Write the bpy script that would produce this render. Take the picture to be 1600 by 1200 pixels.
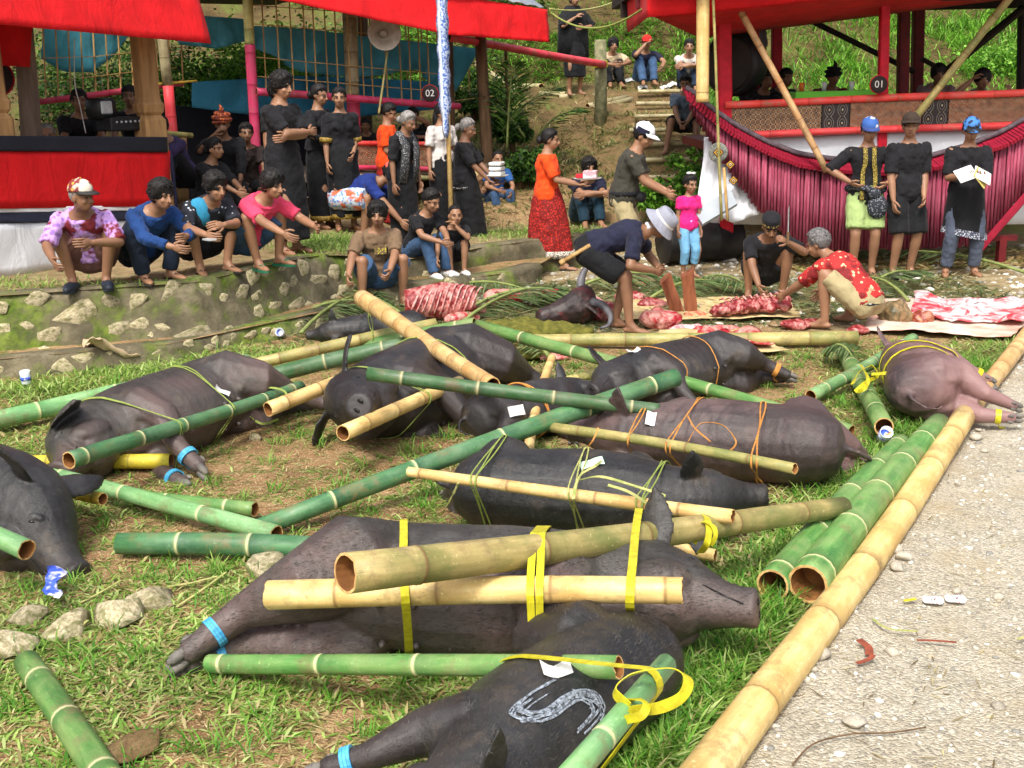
import bpy, bmesh, math, random
import numpy as np
from math import sin, cos, pi, radians, atan, atan2, sqrt, tan, hypot
from mathutils import Vector, Matrix, Euler
from mathutils.bvhtree import BVHTree

random.seed(7); RNG = np.random.default_rng(11)
for o in list(bpy.data.objects): bpy.data.objects.remove(o)
scene = bpy.context.scene
col = scene.collection

# ---------------------------------------------------------------- camera
FPX, CAMH = 1850.0, 2.05                     # focal length in photo pixels, eye height
PITCH, ROLL = atan(462/FPX), radians(1.4)
cam = bpy.data.cameras.new('camera'); cam.sensor_width = 36; cam.lens = FPX/1600*36
cam.clip_start = 0.05; cam.clip_end = 500
camo = bpy.data.objects.new('camera', cam); col.objects.link(camo)
camo.matrix_world = Matrix.Translation((0, 0, CAMH)) @ Matrix.Rotation(pi/2-PITCH, 4, 'X') @ Matrix.Rotation(-ROLL, 4, 'Z')
scene.camera = camo
# ---------------------------------------------------------------- light
SUN_EL, SUN_AZ = radians(54), radians(196)   # high, hazy noon sun
world = bpy.data.worlds.new('World'); scene.world = world; world.use_nodes = True
wn = world.node_tree; bgn = wn.nodes['Background']
sky = wn.nodes.new('ShaderNodeTexSky'); sky.sky_type = 'NISHITA'; sky.sun_disc = False
sky.sun_elevation = SUN_EL; sky.sun_rotation = SUN_AZ; sky.air_density = 1.0; sky.dust_density = 6.0; sky.ozone_density = 0.6
hs = wn.nodes.new('ShaderNodeHueSaturation'); hs.inputs['Saturation'].default_value = 0.45
wn.links.new(sky.outputs[0], hs.inputs['Color']); wn.links.new(hs.outputs[0], bgn.inputs[0])
bgn.inputs[1].default_value = 0.15
sl = bpy.data.lights.new('sun', 'SUN'); sl.energy = 1.6; sl.angle = radians(9); sl.color = (1, 0.96, 0.88)
so = bpy.data.objects.new('sun', sl); col.objects.link(so)
sdir = Vector((sin(SUN_AZ)*cos(SUN_EL), cos(SUN_AZ)*cos(SUN_EL), sin(SUN_EL)))
so.rotation_euler = sdir.to_track_quat('Z', 'Y').to_euler()
scene.view_settings.view_transform = 'Standard'; scene.view_settings.look = 'None'
scene.view_settings.exposure = 0.70; scene.view_settings.gamma = 1.0
scene.view_settings.use_curve_mapping = False

# ---------------------------------------------------------------- pixel -> place
_cR, _sR, _cP, _sP = cos(ROLL), sin(ROLL), cos(PITCH), sin(PITCH)
def ray(px, py):
    a = (px-800)/FPX; b = (600-py)/FPX
    u = a*_cR+b*_sR; v = -a*_sR+b*_cR
    return Vector((u, _cP+v*_sP, -_sP+v*_cP))
def G(px, py, z=0.0):                        # where the ray meets the level z
    d = ray(px, py); t = (z-CAMH)/d.z
    return Vector((d.x*t, d.y*t, z))
def AT(px, py, Y):                           # where the ray meets the upright plane y = Y
    d = ray(px, py); t = Y/d.y
    return Vector((d.x*t, Y, CAMH+d.z*t))
TZ = 0.55                                    # height of the terrace on the left

# ---------------------------------------------------------------- noise for shapes
def _h(ix, iy, seed): 
    n = (ix*374761393 + iy*668265263 + seed*974711) & 0xffffffff
    n = ((n ^ (n >> 13))*1274126177) & 0xffffffff
    return ((n ^ (n >> 16)) & 0xffff)/65535.0
def vnoise(x, y, seed=0):
    x = np.asarray(x, float); y = np.asarray(y, float)
    ix = np.floor(x).astype(np.int64); iy = np.floor(y).astype(np.int64)
    fx = x-ix; fy = y-iy; fx = fx*fx*(3-2*fx); fy = fy*fy*(3-2*fy)
    a = _h(ix, iy, seed); b = _h(ix+1, iy, seed); c = _h(ix, iy+1, seed); d = _h(ix+1, iy+1, seed)
    return (a*(1-fx)+b*fx)*(1-fy)+(c*(1-fx)+d*fx)*fy
def fbm(x, y, seed=0, oc=3):
    s = 0; a = 0.5; f = 1.0
    for i in range(oc):
        s = s+a*vnoise(np.asarray(x)*f, np.asarray(y)*f, seed+i*17); a *= .5; f *= 2.03
    return s/(1-.5**oc)

# ---------------------------------------------------------------- materials
MATS = {}
def new_mat(name):
    m = bpy.data.materials.new(name); m.use_nodes = True
    nt = m.node_tree; b = nt.nodes['Principled BSDF']
    return m, nt, b
def N(nt, typ, **kw):
    n = nt.nodes.new(typ)
    for k, v in kw.items():
        if k.startswith('i_'):
            key = k[2:]; key = int(key) if key.isdigit() else key
            n.inputs[key].default_value = v
        else: setattr(n, k, v)
    return n
def c4(c): return (c[0], c[1], c[2], 1.0)
def ramp(nt, fac, stops, interp='LINEAR'):
    r = nt.nodes.new('ShaderNodeValToRGB'); r.color_ramp.interpolation = interp
    e = r.color_ramp.elements
    while len(e) < len(stops): e.new(0.5)
    for el, (p, c) in zip(e, stops): el.position = p; el.color = c4(c) if len(c) == 3 else c
    nt.links.new(fac, r.inputs[0]); return r.outputs[0]
def mix(nt, fac, a, b, blend='MIX'):
    m = nt.nodes.new('ShaderNodeMix'); m.data_type = 'RGBA'; m.blend_type = blend
    for s, v in ((m.inputs[0], fac), (m.inputs[6], a), (m.inputs[7], b)):
        if hasattr(v, 'is_output'): nt.links.new(v, s)
        elif isinstance(v, (int, float)): s.default_value = v
        else: s.default_value = c4(v)
    return m.outputs[2]
def math_(nt, op, a, b=0.0, c=0.0):
    m = nt.nodes.new('ShaderNodeMath'); m.operation = op
    for s, v in zip(m.inputs, (a, b, c)):
        if hasattr(v, 'is_output'): nt.links.new(v, s)
        else: s.default_value = v
    return m.outputs[0]
def coords(nt, scale=(1, 1, 1), kind='Object', loc=(0, 0, 0), rot=(0, 0, 0)):
    tc = nt.nodes.new('ShaderNodeTexCoord'); mp = nt.nodes.new('ShaderNodeMapping')
    mp.inputs['Scale'].default_value = scale; mp.inputs['Location'].default_value = loc; mp.inputs['Rotation'].default_value = rot
    nt.links.new(tc.outputs[kind], mp.inputs[0]); return mp.outputs[0]
def noise(nt, vec, scale=5, detail=4, rough=.55, dist=0.0):
    n = nt.nodes.new('ShaderNodeTexNoise'); n.inputs['Scale'].default_value = scale
    n.inputs['Detail'].default_value = detail; n.inputs['Roughness'].default_value = rough; n.inputs['Distortion'].default_value = dist
    nt.links.new(vec, n.inputs['Vector']); return n.outputs['Fac']
def voro(nt, vec, scale=5, feature='F1', out='Distance', rnd=1.0):
    n = nt.nodes.new('ShaderNodeTexVoronoi'); n.feature = feature; n.inputs['Scale'].default_value = scale
    n.inputs['Randomness'].default_value = rnd
    nt.links.new(vec, n.inputs['Vector']); return n.outputs[out]
def bump(nt, b, h, strength=.3, dist=.01):
    n = nt.nodes.new('ShaderNodeBump'); n.inputs['Strength'].default_value = strength; n.inputs['Distance'].default_value = dist
    nt.links.new(h, n.inputs['Height']); nt.links.new(n.outputs[0], b.inputs['Normal'])
def objrand(nt): return nt.nodes.new('ShaderNodeObjectInfo').outputs['Random']
def S(*c):                                   # sRGB 0-255 -> linear
    return tuple(((v/255+.055)/1.055)**2.4 if v/255 > .04045 else v/255/12.92 for v in c)
def mat(name, c1, c2=None, scale=4, rough=.7, bmp=.15, bscale=None, bdist=.01, stretch=(1, 1, 1), spec=.3, rnd=0.0, metal=0.0, lo=.35, hi=.65, sheen=0.0, trans=0.0):
    if name in MATS: return MATS[name]
    m, nt, b = new_mat(name); v = coords(nt, stretch)
    n = noise(nt, v, scale)
    c2 = c2 or tuple(x*.75 for x in c1)
    cc = ramp(nt, n, [(lo, c1), (hi, c2)])
    if rnd: 
        h = N(nt, 'ShaderNodeHueSaturation'); nt.links.new(cc, h.inputs['Color'])
        nt.links.new(math_(nt, 'MULTIPLY_ADD', objrand(nt), rnd, 1-rnd/2), h.inputs['Value']); cc = h.outputs[0]
    nt.links.new(cc, b.inputs['Base Color']); b.inputs['Roughness'].default_value = rough
    b.inputs['Specular IOR Level'].default_value = spec; b.inputs['Metallic'].default_value = metal
    if sheen: b.inputs['Sheen Weight'].default_value = sheen
    if bmp: bump(nt, b, noise(nt, v, bscale or scale*6, 5), bmp, bdist)
    if trans:
        out = nt.nodes['Material Output']; tr = N(nt, 'ShaderNodeBsdfTranslucent'); nt.links.new(cc, tr.inputs[0])
        ms = N(nt, 'ShaderNodeMixShader', i_0=trans); nt.links.new(b.outputs[0], ms.inputs[1]); nt.links.new(tr.outputs[0], ms.inputs[2]); nt.links.new(ms.outputs[0], out.inputs[0])
    MATS[name] = m; return m

# ---------------------------------------------------------------- mesh builder
class MB:
    def __init__(s): s.v = []; s.f = []; s.m = []
    def add(s, vs, fs, mi=0):
        o = len(s.v); s.v += [tuple(v) for v in vs]; s.f += [tuple(i+o for i in f) for f in fs]; s.m += [mi]*len(fs)
        return o
    def box(s, c, h, rot=None, mi=0, bev=0.0):
        R = rot or Matrix.Identity(3); c = Vector(c)
        if bev > 0:
            vs = []; hx, hy, hz = h; b = min(bev, hx*.9, hy*.9, hz*.9)
            bm = bmesh.new(); bmesh.ops.create_cube(bm, size=2)
            for v in bm.verts: v.co = Vector((v.co.x*hx, v.co.y*hy, v.co.z*hz))
            bmesh.ops.bevel(bm, geom=bm.edges[:], offset=b, segments=1, affect='EDGES')
            bm.verts.index_update(); s.add([c+R@v.co for v in bm.verts], [[v.index for v in f.verts] for f in bm.faces], mi); bm.free(); return
        vs = [c+R@Vector((x*h[0], y*h[1], z*h[2])) for x in (-1, 1) for y in (-1, 1) for z in (-1, 1)]
        s.add(vs, [(0, 1, 3, 2), (4, 6, 7, 5), (0, 4, 5, 1), (2, 3, 7, 6), (0, 2, 6, 4), (1, 5, 7, 3)], mi)
    def ell(s, c, r, rot=None, n=10, m=7, mi=0):
        R = rot or Matrix.Identity(3); c = Vector(c); vs = [c+R@Vector((0, 0, r[2]))]; fs = []
        for i in range(1, m):
            a = pi*i/m
            for j in range(n):
                p = 2*pi*j/n; vs.append(c+R@Vector((r[0]*sin(a)*cos(p), r[1]*sin(a)*sin(p), r[2]*cos(a))))
        vs.append(c+R@Vector((0, 0, -r[2]))); L = len(vs)-1
        for j in range(n):
            k = (j+1) % n; fs.append((0, 1+j, 1+k)); b = 1+(m-2)*n; fs.append((L, b+k, b+j))
            for i in range(m-2): fs.append((1+i*n+j, 1+(i+1)*n+j, 1+(i+1)*n+k, 1+i*n+k))
        s.add(vs, fs, mi)
    def loft(s, rings, cap=True, mi=0, closed=True):
        n = len(rings[0]); vs = [p for r in rings for p in r]; fs = []
        for i in range(len(rings)-1):
            for j in range(n if closed else n-1):
                k = (j+1) % n; fs.append((i*n+j, i*n+k, (i+1)*n+k, (i+1)*n+j))
        if cap: fs.append(tuple(range(n-1, -1, -1))); b = (len(rings)-1)*n; fs.append(tuple(b+j for j in range(n)))
        s.add(vs, fs, mi)
    def tube(s, pts, rad, n=8, cap=True, mi=0, round_=False, flat=1.0, up=None):
        pts = [Vector(p) for p in pts]
        if not hasattr(rad, '__len__'): rad = [rad]*len(pts)
        rad = list(rad)
        if round_:
            a = (pts[0]-pts[1]).normalized(); b = (pts[-1]-pts[-2]).normalized()
            p0 = [pts[0]+a*rad[0]*k for k in (.95, .7)]; p1 = [pts[-1]+b*rad[-1]*k for k in (.7, .95)]
            r0 = [rad[0]*.3, rad[0]*.72]; r1 = [rad[-1]*.72, rad[-1]*.3]
            pts = p0+pts+p1; rad = r0+rad+r1
        rings = []; prev = None
        for i, p in enumerate(pts):
            t = (pts[min(i+1, len(pts)-1)]-pts[max(i-1, 0)])
            t = t.normalized() if t.length > 1e-9 else Vector((0, 0, 1))
            if prev is None:
                u = up or (Vector((0, 0, 1)) if abs(t.z) < .9 else Vector((1, 0, 0)))
            else: u = prev
            u = (u-t*u.dot(t)); u = u.normalized() if u.length > 1e-6 else t.orthogonal().normalized(); prev = u; w = t.cross(u)
            rings.append([p+(u*cos(2*pi*j/n)*flat+w*sin(2*pi*j/n))*rad[i] for j in range(n)])
        s.loft(rings, cap, mi)
    def ribbon(s, pts, width, nrm=None, thick=.003, mi=0):
        # flat strip: pts centre line, width vector per point
        pts = [Vector(p) for p in pts]; rings = []
        for i, p in enumerate(pts):
            t = (pts[min(i+1, len(pts)-1)]-pts[max(i-1, 0)]).normalized()
            n = nrm[i] if isinstance(nrm, list) else (nrm or Vector((0, 0, 1)))
            w = t.cross(n).normalized()*width/2; n2 = w.cross(t).normalized()*thick/2
            rings.append([p+w+n2, p-w+n2, p-w-n2, p+w-n2])
        s.loft(rings, True, mi)
    def lathe(s, prof, n=16, c=(0, 0, 0), R=None, mi=0):
        R = R or Matrix.Identity(3); c = Vector(c)
        rings = [[c+R@Vector((r*cos(2*pi*j/n), r*sin(2*pi*j/n), z)) for j in range(n)] for r, z in prof]
        s.loft(rings, True, mi)
    def mesh(s, name, mats=(), smooth=True):
        me = bpy.data.meshes.new(name); me.from_pydata([tuple(v) for v in s.v], [], s.f)
        for m in mats: me.materials.append(m)
        if any(s.m): me.polygons.foreach_set('material_index', s.m)
        if smooth: me.polygons.foreach_set('use_smooth', [True]*len(me.polygons))
        me.update(); return me
    def obj(s, name, mats, parent=None, smooth=True, loc=None, **kw):
        if not isinstance(mats, (list, tuple)): mats = [mats]
        return link(name, s.mesh(name, mats, smooth), parent, loc, **kw)
def link(name, data, parent=None, loc=None, rot=None, label=None, cat=None, group=None, kind=None, scale=None):
    o = bpy.data.objects.new(name, data); col.objects.link(o)
    if parent: o.parent = parent
    if loc is not None: o.location = loc
    if rot is not None: o.rotation_euler = rot
    if scale is not None: o.scale = scale if hasattr(scale, '__len__') else (scale,)*3
    if label: o['label'] = label
    if cat: o['category'] = cat
    if group: o['group'] = group
    if kind: o['kind'] = kind
    return o
def thing(name, label, cat, loc=(0, 0, 0), rz=0.0, group=None, rot=None):
    return link(name, None, None, loc, rot or (0, 0, rz), label, cat, group)
def quickmesh(name, verts, faces_n, nper, mats, colors=None, smooth=False):
    # big meshes from numpy: verts (N,3); faces (M,nper) int
    me = bpy.data.meshes.new(name); nv = len(verts); nf = len(faces_n)
    me.vertices.add(nv); me.vertices.foreach_set('co', np.asarray(verts, np.float32).ravel())
    me.loops.add(nf*nper); me.loops.foreach_set('vertex_index', np.asarray(faces_n, np.int32).ravel())
    me.polygons.add(nf); me.polygons.foreach_set('loop_start', np.arange(0, nf*nper, nper, dtype=np.int32))
    try: me.polygons.foreach_set('loop_total', np.full(nf, nper, dtype=np.int32))
    except Exception: pass
    if smooth: me.polygons.foreach_set('use_smooth', np.ones(nf, dtype=bool))
    for m in mats: me.materials.append(m)
    if colors is not None:
        at = me.color_attributes.new('Col', 'FLOAT_COLOR', 'POINT'); at.data.foreach_set('color', np.asarray(colors, np.float32).ravel())
    me.update(calc_edges=True); me.validate(); return me

# shapes melted into one skin: collected, then evaluated together
PENDING = []
CLOUD = {}
def cloud_tex(size):
    if size not in CLOUD:
        t = bpy.data.textures.new('folds', 'CLOUDS'); t.noise_scale = size; t.noise_depth = 2; CLOUD[size] = t
    return CLOUD[size]
def melt(name, mb, mats, parent, voxel=.012, smooth=3, folds=0.0, fsize=.1, extra=None, loc=None):
    if not isinstance(mats, (list, tuple)): mats = [mats]
    o = mb.obj(name, mats, parent, loc=loc)
    r = o.modifiers.new('r', 'REMESH'); r.mode = 'VOXEL'; r.voxel_size = voxel; r.use_smooth_shade = True
    if smooth: k = o.modifiers.new('s', 'SMOOTH'); k.iterations = smooth; k.factor = .5
    if folds: d = o.modifiers.new('d', 'DISPLACE'); d.texture = cloud_tex(fsize); d.strength = folds; d.mid_level = .5; d.texture_coords = 'GLOBAL'
    PENDING.append((o, extra)); return o
def flush():
    bpy.context.view_layer.update(); dg = bpy.context.evaluated_depsgraph_get()
    res = [(o, ex, bpy.data.meshes.new_from_object(o.evaluated_get(dg))) for o, ex in PENDING]
    for o, ex, me in res:
        old = o.data; o.modifiers.clear()
        if ex is not None:                    # small crisp pieces kept in the same mesh
            n0 = len(me.vertices); bm = bmesh.new(); bm.from_mesh(me)
            em = ex.mesh('x'); bm.from_mesh(em); bm.to_mesh(me); bm.free(); bpy.data.meshes.remove(em)
            me.polygons.foreach_set('use_smooth', [True]*len(me.polygons))
        me.name = o.name
        if len(me.materials) < len(old.materials):
            me.materials.clear()
            for m in old.materials: me.materials.append(m)
        o.data = me; bpy.data.meshes.remove(old)
    PENDING.clear()
def rotm(a, ax): return Matrix.Rotation(a, 3, ax)
def frame_from(x):                            # 3x3 whose Z column runs along x
    return Vector(x).to_track_quat('Z', 'Y').to_matrix()
# ================================================================ LAND
def sstep(a, b, x):
    t = np.clip((np.asarray(x, float)-a)/(b-a), 0, 1); return t*t*(3-2*t)
WALL = [(-9.0, 8.2), (-5.6, 8.95), (-4.05, 9.3), (-2.62, 9.75), (-1.84, 11.3), (-1.5, 12.0), (-0.85, 12.3), (-0.2, 13.1), (1.06, 14.0), (1.3, 14.9), (1.4, 16.0)]
E0, E1 = G(1075, 1200), G(1600, 530)         # line of the bamboo kerb between grass and gravel
ED = (E1-E0).normalized(); EN = Vector((ED.y, -ED.x, 0))   # points to the gravel side
def road_side(x, y): return (np.asarray(x)-E0.x)*EN.x+(np.asarray(y)-E0.y)*EN.y
STEPY = [15.3, 16.15, 16.95, 17.6, 18.25, 18.9, 19.6, 20.3]
def terr(x, y):
    x = np.asarray(x, float); y = np.asarray(y, float)
    mid = np.interp(y, [0, 14.8, 15.2, 20.5, 22.3, 23.2, 25.2, 26.5, 60, 200], [0, 0, .5, 1.95, 2.1, 2.7, 4.2, 4.5, 12, 20])
    st = .5+sum(sstep(s-.05, s+.05, y)*.183 for s in STEPY)
    ms = sstep(1.3, 1.6, x)*(1-sstep(3.3, 3.6, x))*sstep(15, 15.3, y)*(1-sstep(20.4, 20.9, y))
    mid = mid*(1-ms)+st*ms
    left = np.interp(y, [0, 15.8, 17.4, 24, 60, 200], [0, 0, .8, 4.6, 14, 20])
    right = np.interp(y, [0, 17.0, 18.5, 21, 29, 60, 200], [0, 0, .55, 1.8, 6.0, 14, 20])
    wl = 1-sstep(-2.6, -.8, x); wr = sstep(2.9, 4.4, x)
    z = mid*(1-wl)*(1-wr)+left*wl+right*wr
    rough = sstep(14.5, 17, y)
    z = z+rough*((fbm(x*.9, y*.9, 3)-.5)*.45+(fbm(x*3, y*3, 5)-.5)*.12)*(1-.75*ms)
    g = sstep(.1, .5, road_side(x, y))
    z = z+(1-rough)*((fbm(x*1.2, y*1.2, 9)-.5)*.05+(fbm(x*6, y*6, 2)-.5)*.022)*(1-.3*g)-.012
    return z
def TG(px, py):                               # where the ray first meets the rising land
    d = ray(px, py)
    for Y in np.arange(14.5, 60, .05):
        p = Vector((d.x*Y/d.y, Y, CAMH+d.z*Y/d.y))
        if p.z <= float(terr(p.x, p.y)): return p
    return p
def axis(parts): return np.unique(np.concatenate([np.arange(a, b, s) for a, b, s in parts]).round(4))
gx = axis([(-90, -20, 10), (-20, -7, 1), (-7, 7.6, .085), (7.6, 20, .6), (20, 91, 10)])
gy = axis([(-60, 0, 8), (0, 2.8, .4), (2.8, 15, .085), (15, 27, .2), (27, 60, 2), (60, 121, 10)])
X, Y = np.meshgrid(gx, gy); Z = terr(X, Y)
nx, ny = len(gx), len(gy); idx = np.arange(nx*ny).reshape(ny, nx)
quads = np.stack([idx[:-1, :-1], idx[:-1, 1:], idx[1:, 1:], idx[1:, :-1]], -1).reshape(-1, 4)
gravel = sstep(-.05, .12, road_side(X, Y)+(fbm(X*5, Y*5, 44)-.5)*.25)*(1-sstep(12, 14.5, Y)*.5)
yard = sstep(9.4, 10.3, Y+(fbm(X*2, Y*2, 8)-.5)*1.2)*(1-sstep(14.5, 15.5, Y))*sstep(-1.6, -.6, X)
hillg = sstep(15.5, 17, Y)*(1-.45*sstep(.2, 1.4, X)*(1-sstep(3.2, 3.8, X))*(1-sstep(21.5, 22.6, Y)))
GREEN = lambda x, y: sstep(.40, .56, fbm(np.asarray(x)*1.1+3, np.asarray(y)*1.1, 21, 4))
colr = np.stack([gravel, yard*.8, hillg, np.ones_like(X)], -1).reshape(-1, 4)

m, nt, b = new_mat('ground_soil')             # brown soil, grey gravel where the road runs, litter at the butchering yard
v = coords(nt); at = N(nt, 'ShaderNodeAttribute', attribute_name='Col'); sep = N(nt, 'ShaderNodeSeparateColor'); nt.links.new(at.outputs['Color'], sep.inputs[0])
soil = ramp(nt, noise(nt, v, 2.3, 8, .65), [(.3, S(112, 84, 58)), (.5, S(150, 118, 84)), (.72, S(178, 148, 110))])
soil = mix(nt, ramp(nt, noise(nt, v, 9, 5, .6), [(.5, (0, 0, 0)), (.62, (1, 1, 1))]), soil, S(104, 104, 56))
soil = mix(nt, ramp(nt, noise(nt, v, 60, 3), [(.55, (0, 0, 0)), (.7, (1, 1, 1))]), soil, S(196, 176, 130))
soil = mix(nt, ramp(nt, noise(nt, v, 1.6, 6, .7), [(.60, (0, 0, 0)), (.70, (.8, .8, .8))]), soil, S(88, 62, 40))
grv = ramp(nt, noise(nt, v, 3.5, 9, .72), [(.28, S(142, 136, 120)), (.5, S(180, 173, 157)), (.75, S(204, 199, 185))])
vc = voro(nt, v, 95, out='Color'); sp = N(nt, 'ShaderNodeSeparateColor'); nt.links.new(vc, sp.inputs[0])
grv = mix(nt, .5, grv, ramp(nt, sp.outputs[0], [(0, S(112, 106, 96)), (.5, S(176, 164, 140)), (1, S(214, 206, 188))]))
grv = mix(nt, ramp(nt, noise(nt, v, 1.3, 5, .6), [(.52, (0, 0, 0)), (.7, (.6, .6, .6))]), grv, S(178, 160, 128))
c = mix(nt, sep.outputs[0], soil, grv)
yd = ramp(nt, noise(nt, v, 6, 8, .7), [(.3, S(104, 92, 66)), (.5, S(158, 142, 108)), (.7, S(200, 188, 156))])
c = mix(nt, sep.outputs[1], c, yd)
hs_ = ramp(nt, noise(nt, v, 1.6, 8, .7), [(.3, S(58, 46, 30)), (.5, S(100, 84, 54)), (.62, S(96, 104, 50)), (.75, S(136, 122, 84))])
c = mix(nt, sep.outputs[2], c, hs_)
nt.links.new(c, b.inputs['Base Color']); b.inputs['Roughness'].default_value = .95; b.inputs['Specular IOR Level'].default_value = .15
hh = math_(nt, 'ADD', noise(nt, v, 30, 8, .7), math_(nt, 'MULTIPLY', voro(nt, v, 95), -.8))
bump(nt, b, hh, .7, .02)
SOIL = m
ground = link('ground', quickmesh('ground', np.stack([X, Y, Z], -1).reshape(-1, 3), quads, 4, [SOIL], colr, True), kind='structure')

# terrace on the left: a sheet of trodden earth above the retaining wall
TERR_POLY = WALL+[(1.3, 17.4), (-9, 18.5)]
def in_poly(x, y, poly=TERR_POLY):
    x = np.asarray(x); y = np.asarray(y); c = np.zeros(x.shape, bool); n = len(poly)
    for i in range(n):
        x1, y1 = poly[i]; x2, y2 = poly[i-1]
        k = ((y1 > y) != (y2 > y)) & (x < (x2-x1)*(y-y1)/(y2-y1+1e-12)+x1); c ^= k
    return c
bm = bmesh.new()
f = bm.faces.new([bm.verts.new((x, y, TZ)) for x, y in TERR_POLY])
bmesh.ops.triangulate(bm, faces=bm.faces[:])
for _ in range(5): bmesh.ops.subdivide_edges(bm, edges=[e for e in bm.edges if e.calc_length() > .35], cuts=1, use_grid_fill=True); bmesh.ops.triangulate(bm, faces=[f for f in bm.faces if len(f.verts) > 3])
def TL(x): return TZ-(TZ-.36)*float(sstep(-1.95, -1.2, x))      # the terrace is lower beyond the bend
def tz(x, y): return TL(x)+float((fbm(x*1.6, y*1.6, 31)-.5)*.04)
for vv in bm.verts:
    vv.co.z = tz(vv.co.x, vv.co.y) if not vv.is_boundary else TL(vv.co.x)
me = bpy.data.meshes.new('terrace_ground'); bm.to_mesh(me); bm.free(); me.materials.append(SOIL)
for p in me.polygons: p.use_smooth = True
at = me.color_attributes.new('Col', 'FLOAT_COLOR', 'POINT')
at.data.foreach_set('color', np.tile([0, .45, 0, 1], len(me.vertices)).astype(np.float32))
link('terrace_ground', me, kind='structure')

# ---- retaining wall: mortar face, cap, stones set in it
m, nt, b = new_mat('mossy_mortar'); v = coords(nt)
c = ramp(nt, noise(nt, v, 3, 8, .7), [(.3, S(64, 60, 46)), (.5, S(102, 94, 72)), (.7, S(142, 132, 106))])
c = mix(nt, ramp(nt, noise(nt, v, 1.7, 6, .65), [(.48, (0, 0, 0)), (.6, (1, 1, 1))]), c, ramp(nt, noise(nt, v, 14, 5), [(.3, S(62, 84, 18)), (.7, S(122, 142, 42))]))
c = mix(nt, ramp(nt, noise(nt, v, 5, 6, .7), [(.55, (0, 0, 0)), (.75, (.8, .8, .8))]), c, S(70, 62, 46))
nt.links.new(c, b.inputs['Base Color']); b.inputs['Roughness'].default_value = .95; bump(nt, b, noise(nt, v, 22, 9, .7), .8, .03)
MORTAR = m
m, nt, b = new_mat('pale_limestone'); v = coords(nt)
c = ramp(nt, noise(nt, v, 9, 8, .7), [(.28, S(150, 130, 92)), (.5, S(206, 192, 156)), (.72, S(232, 222, 196))])
c = mix(nt, ramp(nt, noise(nt, v, 3, 6, .7), [(.45, (0, 0, 0)), (.62, (.85, .85, .85))]), c, S(104, 108, 48))
c = mix(nt, ramp(nt, noise(nt, coords(nt, loc=(5, 2, 1)), 5, 6, .7), [(.5, (0, 0, 0)), (.7, (.7, .7, .7))]), c, S(104, 88, 60))
h = N(nt, 'ShaderNodeHueSaturation'); nt.links.new(c, h.inputs['Color']); nt.links.new(math_(nt, 'MULTIPLY_ADD', objrand(nt), .5, .7), h.inputs['Value'])
nt.links.new(h.outputs[0], b.inputs['Base Color']); b.inputs['Roughness'].default_value = .9; bump(nt, b, noise(nt, v, 40, 8, .7), .7, .015)
LIME = m
def rock_mesh(name, seed, sub=2, flat=.6, jag=.35, mats=()):
    bm = bmesh.new(); bmesh.ops.create_icosphere(bm, subdivisions=sub, radius=1); r = random.Random(seed)
    pl = [(Vector((r.uniform(-1, 1), r.uniform(-1, 1), r.uniform(-1, 1))).normalized(), r.uniform(.42, .85)) for _ in range(10)]
    for vv in bm.verts:
        p = vv.co.copy()
        for nn, d in pl:
            k = p.dot(nn)
            if k > d: p -= nn*(k-d)
        s = 1+jag*(float(fbm(p.x*2+seed, p.y*2+p.z*1.7, seed))-.5)
        vv.co = Vector((p.x*s, p.y*s, p.z*s*flat))
    me = bpy.data.meshes.new(name); bm.to_mesh(me); bm.free()
    for mm in mats: me.materials.append(mm)
    for p in me.polygons: p.use_smooth = sub > 1
    return me
ROCKS = [rock_mesh('stone', i*13+1, 2, random.uniform(.5, .8), .5, [LIME]) for i in range(8)]

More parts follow.
